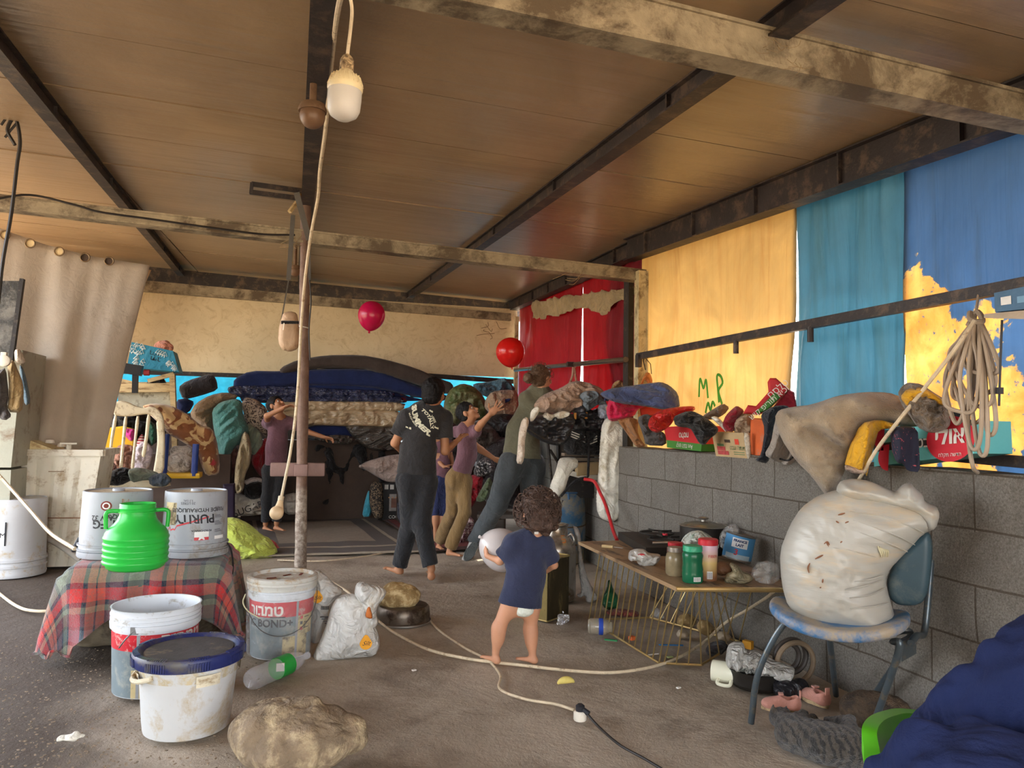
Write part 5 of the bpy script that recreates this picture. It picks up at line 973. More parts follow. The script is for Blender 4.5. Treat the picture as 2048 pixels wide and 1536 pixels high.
b = B(); P = [c + np.array([cos(a0 - 1.5 + q) * (R(h * .78) + .03 * sin(q / .75 * pi)), sin(a0 - 1.5 + q) * (R(h * .78) + .03 * sin(q / .75 * pi)), h * (.80 - .05 * sin(q / .75 * pi))]) for q in np.linspace(0, .75, 14)]; b.tube(P, .009, 8); b.go('side_grip', M('cream_plastic', (1, 1, 1)), t)
c, r = upright(22, 1158, 118, 0); t = thing('pail', 'white upturned pail cut by the left edge beside the washing machine', 'pail', c); h = rise(c, r * .95, 22, 1000)
b = B(); b.lathe([(r, 0), (r * 1.02, .02), (r, .03), (r, h * .12), (r * 1.03, h * .125), (r * 1.03, h * .15), (r * .99, h * .155), (r * .985, h * .19), (r * 1.03, h * .20), (r * 1.03, h * .235), (r * .985, h * .24), (r * .96, h * .8), (r * .95, h * .98), (r * .92, h), (r * .9, h * .985), (0, h * .985)], c, 56); b.go('body', wp, t)
a0 = face(c); patch('label', (c, lambda z: r * .98), a0 - .9, a0 + -.2, h * .42, h * .72, M('label_white', (1, 1, 1)), t); patch('label_border', (c, lambda z: r * .98), a0 - .25, a0 - .2, h * .42, h * .72, ink, t, th=.002)
txt('OM', .05, ink, t, cyl=(c, lambda z: r * .98, a0 - .4, h * .55, 1), th=.003)
b = B(); b.lathe([(0, 0), (r * .35, 0), (r * .34, .006), (0, .008)], c + np.array([0, 0, h * .985]), 24); b.go('base_boss', wp, t)
clear = M('clear_bottle_plastic', srgb(226, 226, 230), r=.08, v=.02, bp=0, al=.30, spec=.9)
def lying_bottle():
 a = G(497, 1362, .045); e = G(612, 1312, .045); d = (e - a) / np.linalg.norm(e - a); L = np.linalg.norm(e - a); t = thing('bottle', 'empty clear plastic bottle with a green label lying on the dirt by the BOND bucket', 'bottle', (a + e) / 2 - [0, 0, .045])
 Rm = np.stack([np.cross([0, 0, 1], d) / np.linalg.norm(np.cross([0, 0, 1], d)), np.array([0, 0, 1.]), d], 1)
 r = .046; p = [(0, .012), (r * .45, .004), (r * .62, 0), (r * .85, .01), (r, .035), (r, L * .2), (r * .92, L * .24), (r * .98, L * .28), (r, L * .33), (r, L * .66), (r * .95, L * .7), (r * .9, L * .78), (r * .62, L * .9), (r * .32, L * .95), (r * .32, L)]
 b = B(); b.lathe(p, a, 36, R=Rm); b.go('body', clear, t)
 b = B(); b.lathe([(r * 1.015, L * .46), (r * 1.02, L * .47), (r * 1.02, L * .665), (r * 1.015, L * .67), (r * 1.0, L * .66), (r * 1.0, L * .47)], a, 36, R=Rm); b.go('label', M('green_label', srgb(34, 160, 64), bp=0, r=.4), t)
 b = B(); q = a + d * L * .55 + (Rm @ np.array([-.6, .8, 0])) * r * 1.02; cc = EYE - q; cc /= np.linalg.norm(cc); b.box(a + d * L * .53 + cc * r * 1.03, (.035, .006, .035)); b.go('label_patch', M('white_print', (1, 1, 1)), t, smooth=False)
 b = B(); b.lathe([(0, 0), (r * .36, 0), (r * .36, .014), (0, .014)], a + d * L, 20, R=Rm); b.go('cap', M('clear_bottle_plastic', (1, 1, 1)), t)
lying_bottle()
bag_w = M('crinkled_white_bag', srgb(204, 202, 196), r=.35, v=.05, vs=4, bp=0, wr=.8, ws=9, d=srgb(180, 164, 138), ds=4, da=.3, spec=.6)
def decal(par, c, u, v, size, txt_='Silt'):
 V = []; n = np.cross(u, v)
 for k in range(28): a = 2 * pi * k / 28; rr = size * (1 + .35 * max(0, sin(a)) ** 6); V.append(c + u * rr * cos(a) * (1 - .25 * max(0, sin(a))) + v * rr * sin(a))
 V = np.array(V); V2 = V + n * .003; F = [tuple(range(28, 56)), tuple(range(27, -1, -1))] + [(i, (i + 1) % 28, (i + 1) % 28 + 28, i + 28) for i in range(28)]
 place('orange_drop_logo', np.vstack([V, V2]), F, M('orange_logo', srgb(238, 164, 44), bp=0), par, False); txt(txt_, size * 1.0, ink, par, c + n * .004, u, v, shear=.5)
cb_ = G(690, 1318, 0)
t = puff('sugar_bag', [(621, 1322), (650, 1258), (664, 1210), (676, 1192), (700, 1186), (722, 1192), (738, 1205), (744, 1222), (748, 1245), (756, 1262), (761, 1292), (752, 1308), (742, 1312), (700, 1316), (660, 1321)], ('C', cb_ + [0, .06, 0]), .09, bag_w, tb=.05, w=.12, fold=.007, fs=9, fdir=1.1, fst=4, seed=2, lump=.012, ls=7, label='white plastic sugar bag with an orange drop logo, tied at the neck, on the dirt', cat='bag')
o_, nn_ = frame_of(('C', cb_ + [0, .06, 0])); u_ = np.cross([0, 0, 1.], nn_)
decal(t, onto((731, 1275), o_, nn_) + nn_ * .10, u_, np.array([0, 0, 1.]), .03)
puff('neck', [(708, 1188), (712, 1168), (722, 1162), (742, 1170), (762, 1172), (774, 1182), (768, 1196), (756, 1210), (752, 1228), (758, 1244), (750, 1254), (734, 1256), (728, 1238), (724, 1214), (716, 1200)], ('C', cb_ + [0, .05, 0]), .06, bag_w, t, tb=.04, fold=.010, fs=16, fdir=.9, seed=5)
puff('tie', [(734, 1216), (740, 1212), (746, 1236), (740, 1238), (730, 1234)], ('C', cb_ + [0, -.03, 0]), .01, M('orange_brown_stain', srgb(196, 110, 50)), t)
cb2 = G(640, 1290, 0)
t = puff('sugar_bag', [(618, 1290), (622, 1200), (624, 1142), (636, 1138), (652, 1150), (666, 1165), (690, 1180), (676, 1196), (664, 1212), (650, 1256), (638, 1290)], ('C', cb2 + [0, .1, 0]), .08, bag_w, tb=.05, fold=.005, fs=8, fdir=1.2, label='white plastic sugar bag standing between the BOND bucket and the tied bag', cat='bag')
o_, nn_ = frame_of(('C', cb2 + [0, .1, 0])); u_ = np.cross([0, 0, 1.], nn_); decal(t, onto((635, 1188), o_, nn_) + nn_ * .085, u_, np.array([0, 0, 1.]), .028)
for k in range(7): b = B(); b.box(onto((643 + k * 2.3, 1208), o_, nn_) + nn_ * .088, (.003, .003, .018)); b.go('barcode_bar', ink, t, smooth=False)
for k in range(5): b = B(); b.box(onto((650 + 3 * k, 1226 + 4 * k), o_, nn_) + nn_ * .086, (.05, .003, .004), R=rotz(-.2)); b.go('small_print', M('grey_print', (1, 1, 1)), t, smooth=False)
c, r = upright(806, 1256, 102, 0); c = c + 0; r *= 1.05; h = rise(c, r, 806, 1222)
t = thing('frying_pan', 'wide dull metal pan turned upside down under the golden-brown rock', 'pan', c); b = B(); b.lathe([(r * .99, 0), (r * 1.03, .004), (r * 1.03, .012), (r * .98, .018), (r * .99, h * .5), (r * .96, h * .85), (r * .90, h * .98), (r * .8, h), (0, h)], c, 60); b.go('pan_body', M('worn_dark_metal', srgb(104, 92, 80), r=.38, m=.6, v=.2, bp=0, d=srgb(60, 46, 36), ds=9, da=.4), t)
b = B(); b.lathe([(r * 1.0, 0), (r * 1.04, .003), (r * 1.04, .010), (r * 1.0, .012)], c, 60); b.go('bright_rim', M('bright_steel', srgb(190, 186, 178), m=.9, r=.3, bp=0), t)
def rock(name, c, r, mat, label, seed, rot=0, amp=.18, h=.012, extra=()):
 c = np.asarray(c, float); r = np.asarray(r, float); s = SDF(c - r * 1.5, c + r * 1.5, h); R_ = rotz(rot); s.ell(c, r * .9, R=R_, k=.05)
 for e in extra: s.ell(c + np.array(e[0]) * r, r * np.array(e[1]), R=R_, k=.04)
 m_ = r.min(); s.disp(lambda P: amp * m_ * (fbm(P, .7 / m_, seed, 4) + .35 * ridge(P, 1.6 / m_, seed + 9))); return s.go(name, mat, label=label, cat='rock', it=1)
stone1 = M('golden_brown_rock', srgb(150, 122, 78), r=.75, v=.35, vs=14, bs=40, bp=.5, d=srgb(208, 186, 140), ds=16, da=.36); stone2 = M('mud_brown_rock', srgb(126, 108, 86), r=.85, v=.35, vs=10, bs=40, bp=.8, d=srgb(176, 156, 122), ds=9, da=.33, wr=.35, ws=14)
qc = c + np.array([-.02, .0, h]); rq = 95 / 2 * (c - EYE) @ _f / FPX
rock('rock', AY(800, 1193, c[1]), (rq * 1.02, rq * .75, .085), stone1, 'golden-brown rock resting on the upturned pan', 4, amp=.2, h=.008)
cr = G(592, 1560, 0); rock('rock', cr + [-.01, .08, .09], (.215, .17, .145), stone2, 'large mud-brown boulder in the foreground, bottom of the picture', 11, amp=.17, h=.010, extra=(((-.35, .2, .15), (.62, .7, .62)), ((.45, -.1, .1), (.6, .75, .65))))
# ================================================================ right side: things on the wall
def onwall(name, poly, mat, label, X=2.5, t=.07, cat=None, anchor=None, parent=None, **k):
 a = anchor or max(poly, key=lambda q: q[0]); k.setdefault('fold', .02); k.setdefault('fs', 12); k.setdefault('grow', 1.10)
 return puff(name, poly, ('C', AX(a[0], a[1], X)), t, mat, parent, label=label, cat=cat or name.replace('_', ' '), **k)
rust_cloth = fab('rust_brown_cloth', srgb(150, 104, 66)); black_c = fab('black_cloth2', srgb(36, 34, 34)); leather = M('black_leather', srgb(40, 39, 42), r=.32, bp=0, wr=.5, ws=7, spec=.6)
khak = fab('beige_jersey', srgb(176, 146, 124)); crm = fab('cream_cloth', srgb(214, 196, 176)); wht = fab('dirty_white_cloth', srgb(226, 220, 204), d=srgb(176, 162, 136), ds=4, da=.3, wr=.7, ws=8)
onwall('sports_bag', [(1206, 787), (1227, 778), (1270, 772), (1300, 768), (1319, 766), (1334, 772), (1350, 787), (1354, 815), (1324, 817), (1291, 811), (1240, 805), (1215, 795)], fab('slate_blue_nylon', srgb(72, 82, 118), r=.6), 'slate blue sports bag lying on the block wall beside the yellow tarpaulin', X=2.52, t=.1, fdir=-.3, cat='bag')
onwall('shoe', [(1221, 782), (1228, 766), (1238, 760), (1246, 764), (1250, 757), (1255, 768), (1250, 776), (1236, 778)], fab('tan_suede', srgb(168, 132, 90)), 'tan shoe sole poking up above the slate blue bag', X=2.62, t=.04)
onwall('cap', [(1281, 770), (1286, 756), (1293, 745), (1300, 748), (1304, 760), (1303, 770), (1296, 768), (1290, 758), (1286, 770)], M('orange_leather', srgb(186, 110, 56), r=.5), 'orange-brown cap hanging from the rail beside the cream post', X=2.48, t=.02)
b = B(); b.tube([AX(1289, 710, 2.45), AX(1287, 722, 2.46), AX(1291, 740, 2.48)], .004, 6); b.tube([AX(1291, 716, 2.45), AX(1301, 728, 2.47), AX(1303, 748, 2.48)], .003, 6); b.go('strap', M('dark_strap', srgb(50, 40, 34)), label='dark strap tied to the rail holding the orange-brown cap', cat='strap')
onwall('garment', [(1222, 798), (1238, 786), (1262, 788), (1280, 790), (1294, 792), (1298, 806), (1290, 813), (1274, 818), (1268, 830), (1248, 838), (1222, 840), (1216, 822)], fab('raspberry_cloth', srgb(204, 34, 76), wr=.8), 'raspberry red garment bunched in front of the slate blue bag', X=2.44, t=.09, fold=.03)
onwall('cloth', [(1208, 802), (1214, 790), (1227, 783), (1246, 793), (1242, 802), (1222, 802)], navy, 'navy cloth tucked between the blue bag and the raspberry garment', X=2.42, t=.05)
onwall('cloth', [(1212, 812), (1240, 808), (1250, 812), (1238, 828), (1222, 830), (1214, 822)], fab('camel_cloth', srgb(170, 134, 96)), 'camel coloured cloth left of the raspberry garment', X=2.38, t=.04)
onwall('box', [(1281, 813), (1328, 815), (1330, 830), (1284, 832)], M('orange_red_card', srgb(206, 66, 44), wr=.2), 'orange-red flattened box under the slate blue bag', X=2.58, t=.05, w=.01, fold=0, smoothpoly=False)
onwall('trousers', [(1236, 838), (1262, 836), (1276, 842), (1274, 862), (1280, 878), (1290, 890), (1272, 893), (1256, 868), (1242, 850)], rust_cloth, 'rust brown trousers hanging over the wall end beside the white jacket', X=2.40, t=.05, fold=.02, fdir=-1.1)
onwall('cloth', [(1276, 838), (1292, 830), (1308, 835), (1302, 856), (1330, 866), (1330, 889), (1292, 888), (1288, 870)], fab('dark_grey_cloth', srgb(84, 80, 78)), 'dark grey clothes between the rust brown trousers and the red carton', X=2.46, t=.07)
onwall('plastic_bag', [(1299, 848), (1303, 836), (1312, 828), (1327, 820), (1359, 815), (1384, 814), (1386, 822), (1366, 828), (1350, 834), (1342, 848), (1330, 858), (1316, 864), (1303, 858)], M('red_plastic_film', srgb(204, 48, 44), r=.3, bp=0, wr=1, ws=12, tr=.2), 'crumpled translucent red plastic bag on top of the red carton', X=2.44, t=.07, fold=.02, cat='bag')
def carton(name, q, X, mat, label, depth=.28, n_toward=None):
 t = thing(name, label, 'box', AX(*q[3], X)); P = [AX(*p, X) for p in q]; d = np.array([depth, 0, 0]); b = B(); b.hexa([P[3], P[2], P[2] + d, P[3] + d, P[0], P[1], P[1] + d, P[0] + d]); b.go('carton', mat, t, smooth=False); return t, P
def quad(P, a0, a1, b0, b1, mat, par, name, off=.002):
 g = lambda a, b_: P[0] * (1 - a) * b_ + P[1] * a * b_ + P[3] * (1 - a) * (1 - b_) + P[2] * a * (1 - b_)
 n = np.cross(P[1] - P[0], P[0] - P[3]); n /= np.linalg.norm(n); n = n if n @ (EYE - P[0]) > 0 else -n
 place(name, [g(a0, b0) + n * off, g(a1, b0) + n * off, g(a1, b1) + n * off, g(a0, b1) + n * off], [(0, 1, 2, 3)], mat, par, False)
def ptxt(P, a, b_, s, size, mat, par, flip=1, rot=0, **k):
 g = P[0] * (1 - a) * b_ + P[1] * a * b_ + P[3] * (1 - a) * (1 - b_) + P[2] * a * (1 - b_); u = P[1] - P[0]; v = P[0] - P[3]; u = u / np.linalg.norm(u); v = v - u * (u @ v); v /= np.linalg.norm(v)
 n = np.cross(u, v); u2 = (u * cos(rot) + v * sin(rot)) * flip; v2 = (-u * sin(rot) + v * cos(rot)) * flip; off = .004 if n @ (EYE - g) > 0 else -.004
 txt(s, size, mat, par, g + n * off, u2, v2, **k)
rc = M('red_print_card', srgb(186, 40, 44), r=.6, bp=0, v=.08); gc = M('green_print_card', srgb(66, 124, 48), r=.6, bp=0, v=.08); wpt = M('white_print', (1, 1, 1)); kraft = M('kraft_card', srgb(178, 152, 112), r=.8, v=.12)
t, P = carton('carton', [(1327, 854), (1384, 851), (1403, 888), (1333, 880)], 2.42, rc, 'red and green fruit carton standing upside down under the red plastic bag')
place('green_side', [P[3], P[2], AX(1402, 903, 2.42), AX(1334, 895, 2.42)], [(0, 1, 2, 3)], gc, t, False); b = B(); d = np.array([.2, 0, 0]); Q = [P[3] + [.002, 0, 0], P[2] + [.002, 0, 0], AX(1402, 903, 2.42), AX(1334, 895, 2.42)]; b.hexa([Q[3], Q[2], Q[2] + d, Q[3] + d, Q[0], Q[1], Q[1] + d, Q[0] + d]); b.go('green_band', gc, t, smooth=False)
ptxt(P, .62, .45, 'חסלט', .05, wpt, t, flip=-1, weight=.001); P2 = [P[3], P[2], AX(1402, 903, 2.42), AX(1334, 895, 2.42)]; ptxt(P2, .55, .5, 'Ant מגה שוק', .04, wpt, t, flip=-1)
onwall('jacket', [(1350, 836), (1372, 826), (1387, 825), (1404, 833), (1420, 844), (1434, 857), (1430, 866), (1417, 876), (1408, 888), (1398, 884), (1388, 866), (1382, 856), (1355, 853)], black_c, 'black jacket with a small white badge slumped over the two fruit cartons', X=2.38, t=.07, fold=.025)
q = AX(1402, 836, 2.30); b = B(); b.lathe([(0, 0), (.014, 0), (.014, .002), (0, .002)], q, 14, R=roty(-pi / 2)); b.go('badge', wpt, label='small round white badge on the black jacket over the cartons', cat='badge')
onwall('cloth', [(1406, 832), (1425, 820), (1445, 808), (1457, 816), (1448, 828), (1430, 838), (1412, 838)], fab('taupe_cloth', srgb(122, 102, 84)), 'taupe cloth standing up against the yellow tarpaulin, left of the maroon bag', X=2.5, t=.05)
onwall('bag', [(1446, 848), (1453, 831), (1464, 820), (1473, 813), (1487, 822), (1482, 832), (1474, 842), (1468, 862), (1452, 860)], fab('wine_red_cloth', srgb(140, 32, 44)), 'wine red shiny bag behind the white sock', X=2.46, t=.07)
onwall('sock', [(1422, 836), (1432, 833), (1444, 842), (1453, 855), (1452, 864), (1444, 856), (1436, 848)], wht, 'white sock hanging above the strawberry carton', X=2.40, t=.025)
onwall('plush_toy', [(1468, 864), (1471, 842), (1480, 831), (1492, 827), (1505, 828), (1506, 862), (1490, 866)], fab('beige_plush', srgb(176, 152, 124), bs=260, bp=.6), 'beige plush toy stuffed in the strawberry carton', X=2.5, t=.08)
t, P = carton('carton', [(1423, 863), (1487, 866), (1495, 917), (1432, 912)], 2.41, kraft, 'kraft strawberry carton with printed red berries standing on the wall edge', .25)
straw = M('berry_print', srgb(168, 66, 64), bp=0, v=.3, vs=40); leaf = M('leaf_print', srgb(84, 112, 74), bp=0)
for k in range(7): quad(P, .1 + .09 * (k % 4), .19 + .09 * (k % 4), .08 + .17 * (k // 4), .24 + .17 * (k // 4), straw, t, 'berry')
quad(P, .12, .34, .42, .52, leaf, t, 'leaf'); quad(P, .38, .56, .58, .70, M('dark_hole', (0, 0, 0)), t, 'handle_hole'); quad(P, .70, .82, .52, .74, M('orange_red_card', (1, 0, 0)), t, 'small_logo'); ptxt(P, .76, .38, 'טבע התות', .035, leaf, t)
quad(P, .62, .95, .2, .23, leaf, t, 'small_print'); quad(P, .62, .95, .12, .15, leaf, t, 'small_print');
onwall('newspaper', [(1487, 868), (1500, 866), (1502, 914), (1494, 916)], M('newsprint', srgb(190, 180, 160), v=.4, vs=60), 'folded newspaper strip between the strawberry and orange cartons', X=2.42, t=.012, w=.005, fold=0, cat='newspaper')
t, P = carton('carton', [(1501, 836), (1530, 842), (1532, 910), (1501, 911)], 2.44, M('orange_carton', srgb(206, 96, 44), v=.2, d=srgb(150, 130, 110), ds=8, da=.3), 'orange carton with torn brown paper right of the strawberry carton', .2)
t = thing('carton', 'red and green fruit carton tipped up against the yellow tarpaulin', 'box', AX(1530, 820, 2.58))
o_, nn_ = frame_of(('C', AX(1540, 800, 2.50))); puff('panel', [(1486, 827), (1496, 810), (1512, 812), (1537, 784), (1535, 764), (1540, 756), (1552, 756), (1577, 778), (1556, 802), (1535, 822), (1518, 830)], ('C', AX(1540, 800, 2.5)), .015, rc, t, w=.01, smoothpoly=False)
puff('green_band', [(1550, 784), (1561, 795), (1535, 820), (1516, 828), (1512, 824)], ('C', AX(1540, 800, 2.47)), .012, gc, t, w=.006, smoothpoly=False); puff('side_panel', [(1577, 778), (1589, 784), (1594, 816), (1560, 818), (1540, 820), (1556, 802)], ('C', AX(1560, 800, 2.56)), .03, fab('wine_red_cloth', (1, 0, 0)), t, w=.01, smoothpoly=False)
o_, nn_ = frame_of(('C', AX(1540, 800, 2.44))); uu = np.cross([0, 0, 1.], nn_); a_ = .72; txt('שוק פירות איכו', .042, wpt, t, onto((1538, 806), o_, nn_), uu * cos(a_) + np.array([0, 0, sin(a_)]), -uu * sin(a_) + np.array([0, 0, cos(a_)])); txt('חסלט', .05, wpt, t, onto((1556, 778), o_, nn_), uu * cos(a_) + np.array([0, 0, sin(a_)]), -uu * sin(a_) + np.array([0, 0, cos(a_)]))
onwall('jacket', [(1522, 830), (1548, 816), (1569, 815), (1580, 822), (1556, 838), (1549, 860), (1538, 890), (1538, 922), (1512, 916), (1524, 905), (1531, 859)], fab('blue_black_cloth', srgb(40, 42, 50)), 'blue-black jacket hanging between the orange carton and the fleece blanket', X=2.40, t=.06, fold=.02, fdir=1.3)
onwall('trousers', [(1553, 838), (1566, 848), (1576, 880), (1590, 903), (1588, 921), (1574, 928), (1548, 918), (1531, 908), (1544, 885), (1548, 860)], fab('pale_grey_cloth', srgb(160, 150, 140)), 'pale grey trousers with dark piping draped over the wall edge', X=2.36, t=.04, fold=.02, fdir=1.2)
q = [AX(*p, 2.30) for p in ((1532, 905), (1550, 914), (1574, 921), (1586, 914))]; b = B(); b.tube(spl(q, 16), .005, 6); b.go('piping', black_c, label='dark piping at the hem of the pale grey trousers', cat='trim')
fleece = fab('dusty_beige_fleece', srgb(168, 148, 122), bs=170, bp=.9, v=.2, vs=12, wr=.4, ws=5, d=srgb(110, 92, 76), ds=7, da=.25, sheen=.4)
onwall('fleece_blanket', [(1562, 838), (1570, 824), (1590, 819), (1631, 814), (1679, 797), (1727, 791), (1770, 792), (1792, 800), (1808, 813), (1822, 830), (1843, 860), (1800, 856), (1763, 846), (1727, 854), (1708, 885), (1693, 928), (1676, 966), (1664, 983), (1655, 980), (1631, 946), (1598, 913), (1574, 876)], fleece, 'dusty beige fleece blanket draped over the wall and hanging in a point', X=2.33, anchor=(1690, 900), t=.10, fold=.035, fs=7, fdir=2.6, fst=5, w=.1, cat='blanket')
yj = fab('mustard_yellow_lining', srgb(226, 168, 40), r=.6)
onwall('jacket', [(1724, 850), (1755, 843), (1796, 854), (1780, 860), (1756, 862), (1750, 885), (1742, 910), (1735, 948), (1730, 940), (1692, 932), (1703, 892)], yj, 'mustard yellow jacket hanging out from under the fleece blanket', X=2.29, anchor=(1720, 900), t=.05, fold=.025, fdir=1.4)
onwall('cuff', [(1691, 930), (1712, 934), (1734, 940), (1728, 948), (1706, 946), (1692, 940)], fab('dusky_pink_cloth', srgb(176, 150, 132)), 'dusky pink sleeve end under the mustard jacket', X=2.28, t=.03, fold=0)
t, P = carton('carton', [(1748, 862), (1946, 841), (1949, 907), (1748, 933)], 2.40, M('aqua_print_card', srgb(104, 184, 182), r=.6, v=.05, bp=0, wr=.15), 'long aqua watermelon carton with a black stripe and red round logo', .18)
quad(P, .0, 1, .40, .63, M('black_stripe_print', srgb(54, 52, 50), bp=0), t, 'black_stripe'); ptxt(P, .52, .50, 'חיטבא', .055, wpt, t, weight=.001)
V = []; cc = (P[0] * .2 + P[1] * .8) * .52 + (P[3] * .2 + P[2] * .8) * .48; u = P[1] - P[0]; u /= np.linalg.norm(u)
n_ = np.array([-1.0, 0, 0]); R_ = .105; V = [cc + n_ * .006 + u * R_ * cos(a) * 1.05 + np.array([0, 0, 1]) * R_ * sin(a) * .82 for a in np.linspace(0, 2 * pi, 40)[:-1]]; place('round_logo', V, [tuple(range(39))], M('logo_red', srgb(200, 40, 54), bp=0), t, False)
txt('ילוא', .085, wpt, t, cc + n_ * .008 + [0, 0, .01], u, (0, 0, 1), weight=.003)
txt('חלקת השדה', .02, wpt, t, cc + n_ * .008 - [0, 0, .06], u, (0, 0, 1))
for (a, b_) in ((.12, .78), (.17, .2)):
 V = [P[0] * 0 + (P[0] * (1 - a) + P[1] * a) * b_ + (P[3] * (1 - a) + P[2] * a) * (1 - b_) + n_ * .005 + u * .055 * cos(q) + np.array([0, 0, .055 * sin(q)]) for q in np.linspace(pi * .45, pi * 1.5, 16)]; place('melon_slice', V, [tuple(range(16))], M('logo_red', (1, 0, 0)), t, False)
flor = spots('navy_floral_print', srgb(34, 36, 56), srgb(190, 90, 100), 30, (.64, .67))
onwall('dress', [(1783, 860), (1806, 856), (1833, 860), (1836, 900), (1838, 941), (1814, 938), (1808, 926), (1794, 923), (1785, 898)], flor, 'navy floral dress hanging over the aqua carton', X=2.33, anchor=(1810, 900), t=.035, fold=.02, fdir=1.5)
fur = fab('grey_brown_fur', srgb(112, 92, 70), bs=120, bp=1.0, v=.5, vs=30, sheen=.5)
s = SDF(AX(1860, 815, 2.45) - .2, AX(1860, 815, 2.45) + .2, .008)
onwall('fur_hood', [(1800, 790), (1806, 778), (1817, 769), (1844, 772), (1866, 788), (1890, 802), (1899, 820), (1899, 846), (1888, 857), (1858, 862), (1836, 851), (1822, 830), (1808, 812)], fur, 'grey-brown fur-trimmed hood lying on the wall beside the hose coil', X=2.38, anchor=(1860, 830), t=.09, fold=.03, fs=20, cat='hood')
onwall('jacket', [(1804, 794), (1817, 779), (1844, 776), (1866, 788), (1886, 802), (1880, 811), (1862, 800), (1842, 796), (1828, 804), (1817, 813)], yj, 'mustard yellow lining folded over the fur hood', X=2.30, anchor=(1845, 795), t=.04, fold=.012)
onwall('box', [(1901, 818), (1934, 822), (1934, 848), (1900, 850)], M('black_box', srgb(40, 40, 46)), 'small black box standing on the aqua carton behind the hose', X=2.55, t=.03, w=.005, fold=0, smoothpoly=False)
b = B(); b.beam(AX(1800, 903, 2.60), AX(2140, 932, 2.60), .03, .045); b.go('lower_rail', dark, smooth=False, label='dark low rail behind the aqua carton at the foot of the tarpaulin', cat='rail')
t = thing('wall_shelf', 'pale wooden shelf board at the right edge under the tarpaulin rail', 'shelf', AX(2020, 635, 2.25)); b = B(); b.hexa([AX(1968, 636, 2.2), AX(2110, 640, 2.2), AX(2110, 640, 2.5), AX(1968, 636, 2.5) + [0, 0, 0], AX(1968, 628, 2.2), AX(2110, 615, 2.2), AX(2110, 615, 2.2) + [.3, 0, 0], AX(1968, 628, 2.2) + [.3, 0, 0]]); b.go('board', M('pale_board', srgb(176, 160, 140)), t, smooth=False)
t, P = carton('box', [(1988, 586), (2110, 560), (2110, 612), (1990, 624)], 2.22, M('steel_blue_card', srgb(66, 104, 136), r=.5), 'blue cardboard box on the shelf at the right edge', .22); quad(P, .12, .3, .3, .7, M('label_white', (1, 1, 1)), t, 'label'); quad(P, .4, .9, .3, .6, M('pale_blue_print', srgb(120, 160, 190), bp=0), t, 'print')
t = thing('cable_coil', 'big coil of grey-beige cable hanging from the rail at the right edge', 'coil', AX(1945, 700, 2.34)); hm = M('grey_beige_rubber', srgb(168, 150, 130), r=.5, v=.1, bp=0); kn = AX(1950, 640, 2.34)
loops = [((1890, 760), (1925, 832)), ((1898, 720), (1968, 828)), ((1912, 740), (1985, 800)), ((1920, 770), (1960, 880)), ((1905, 790), (1990, 770)), ((1930, 730), (1998, 740)), ((1940, 780), (1975, 892)), ((1888, 800), (1950, 815)), ((1915, 700), (1940, 810)), ((1955, 720), (1992, 850))]
for i, (a, c_) in enumerate(loops):
 X = 2.33 - .012 * (i % 4); P = spl([kn + [0, 0, 0], AX((a[0] + 1950) / 2 - 6, (a[1] + 640) / 2, X), AX(*a, X), AX((a[0] + c_[0]) / 2, max(a[1], c_[1]) + 8, X), AX(*c_, X), AX((c_[0] + 1955) / 2 + 6, (c_[1] + 640) / 2, X), kn + [.01, -.01, 0]], 50); b = B(); b.tube(P, .0075, 8); b.go('cable_loop', hm, t)
b = B(); b.tube(spl([kn + [0, .02, .03], kn + [-.02, 0, 0], kn + [0, -.03, -.01], kn + [.01, .0, .03], kn + [-.01, .02, -.02]], 30), .010, 8); b.tube([AX(1958, 580, 2.42), kn], .005, 6); b.go('knot', hm, t)
b = B(); b.tube(spl([kn, AX(1940, 760, 2.31), AX(1936, 860, 2.31), AX(1945, 930, 2.32), AX(1955, 945, 2.40)], 30), .0075, 8); b.go('loose_end', hm, t)
b = B(); b.tube(spl([AX(2004, 640, 2.3), AX(2001, 720, 2.3), AX(1998, 812, 2.3)], 10), .004, 6); b.tube([AX(1999, 775, 2.3), AX(1999, 788, 2.3)], .012, 8); b.go('thin_cable', ink, label='thin black cable hanging below the shelf at the right edge', cat='cable')
gm = M('green_spray_paint', srgb(74, 150, 40), bp=0, r=.6)
for nm, strokes, lb in (('graffiti', [[(1398, 794), (1400, 758), (1407, 776), (1412, 760), (1416, 796)]], 'green sprayed letter M on the yellow tarpaulin'), ('graffiti', [[(1438, 805), (1436, 780), (1434, 752), (1441, 752), (1445, 766), (1437, 782), (1444, 808)]], 'green sprayed letter R shape on the yellow tarpaulin'), ('graffiti', [[(1411, 826), (1416, 806), (1421, 820), (1425, 804), (1430, 812)]], 'green sprayed zigzag low on the yellow tarpaulin')):
 b = B()
 for s_ in strokes: P = np.array([AX(*q, XT - .05) for q in s_]); b.tube(spl(P, 30), [.012] * 30 if False else .011, 6)
 V = np.vstack(b.V); V[:, 0] = (V[:, 0] - (XT - .05)) * .2 + XT - .05; b.V = [V]; b.go(nm, gm, label=lb, cat='graffiti')
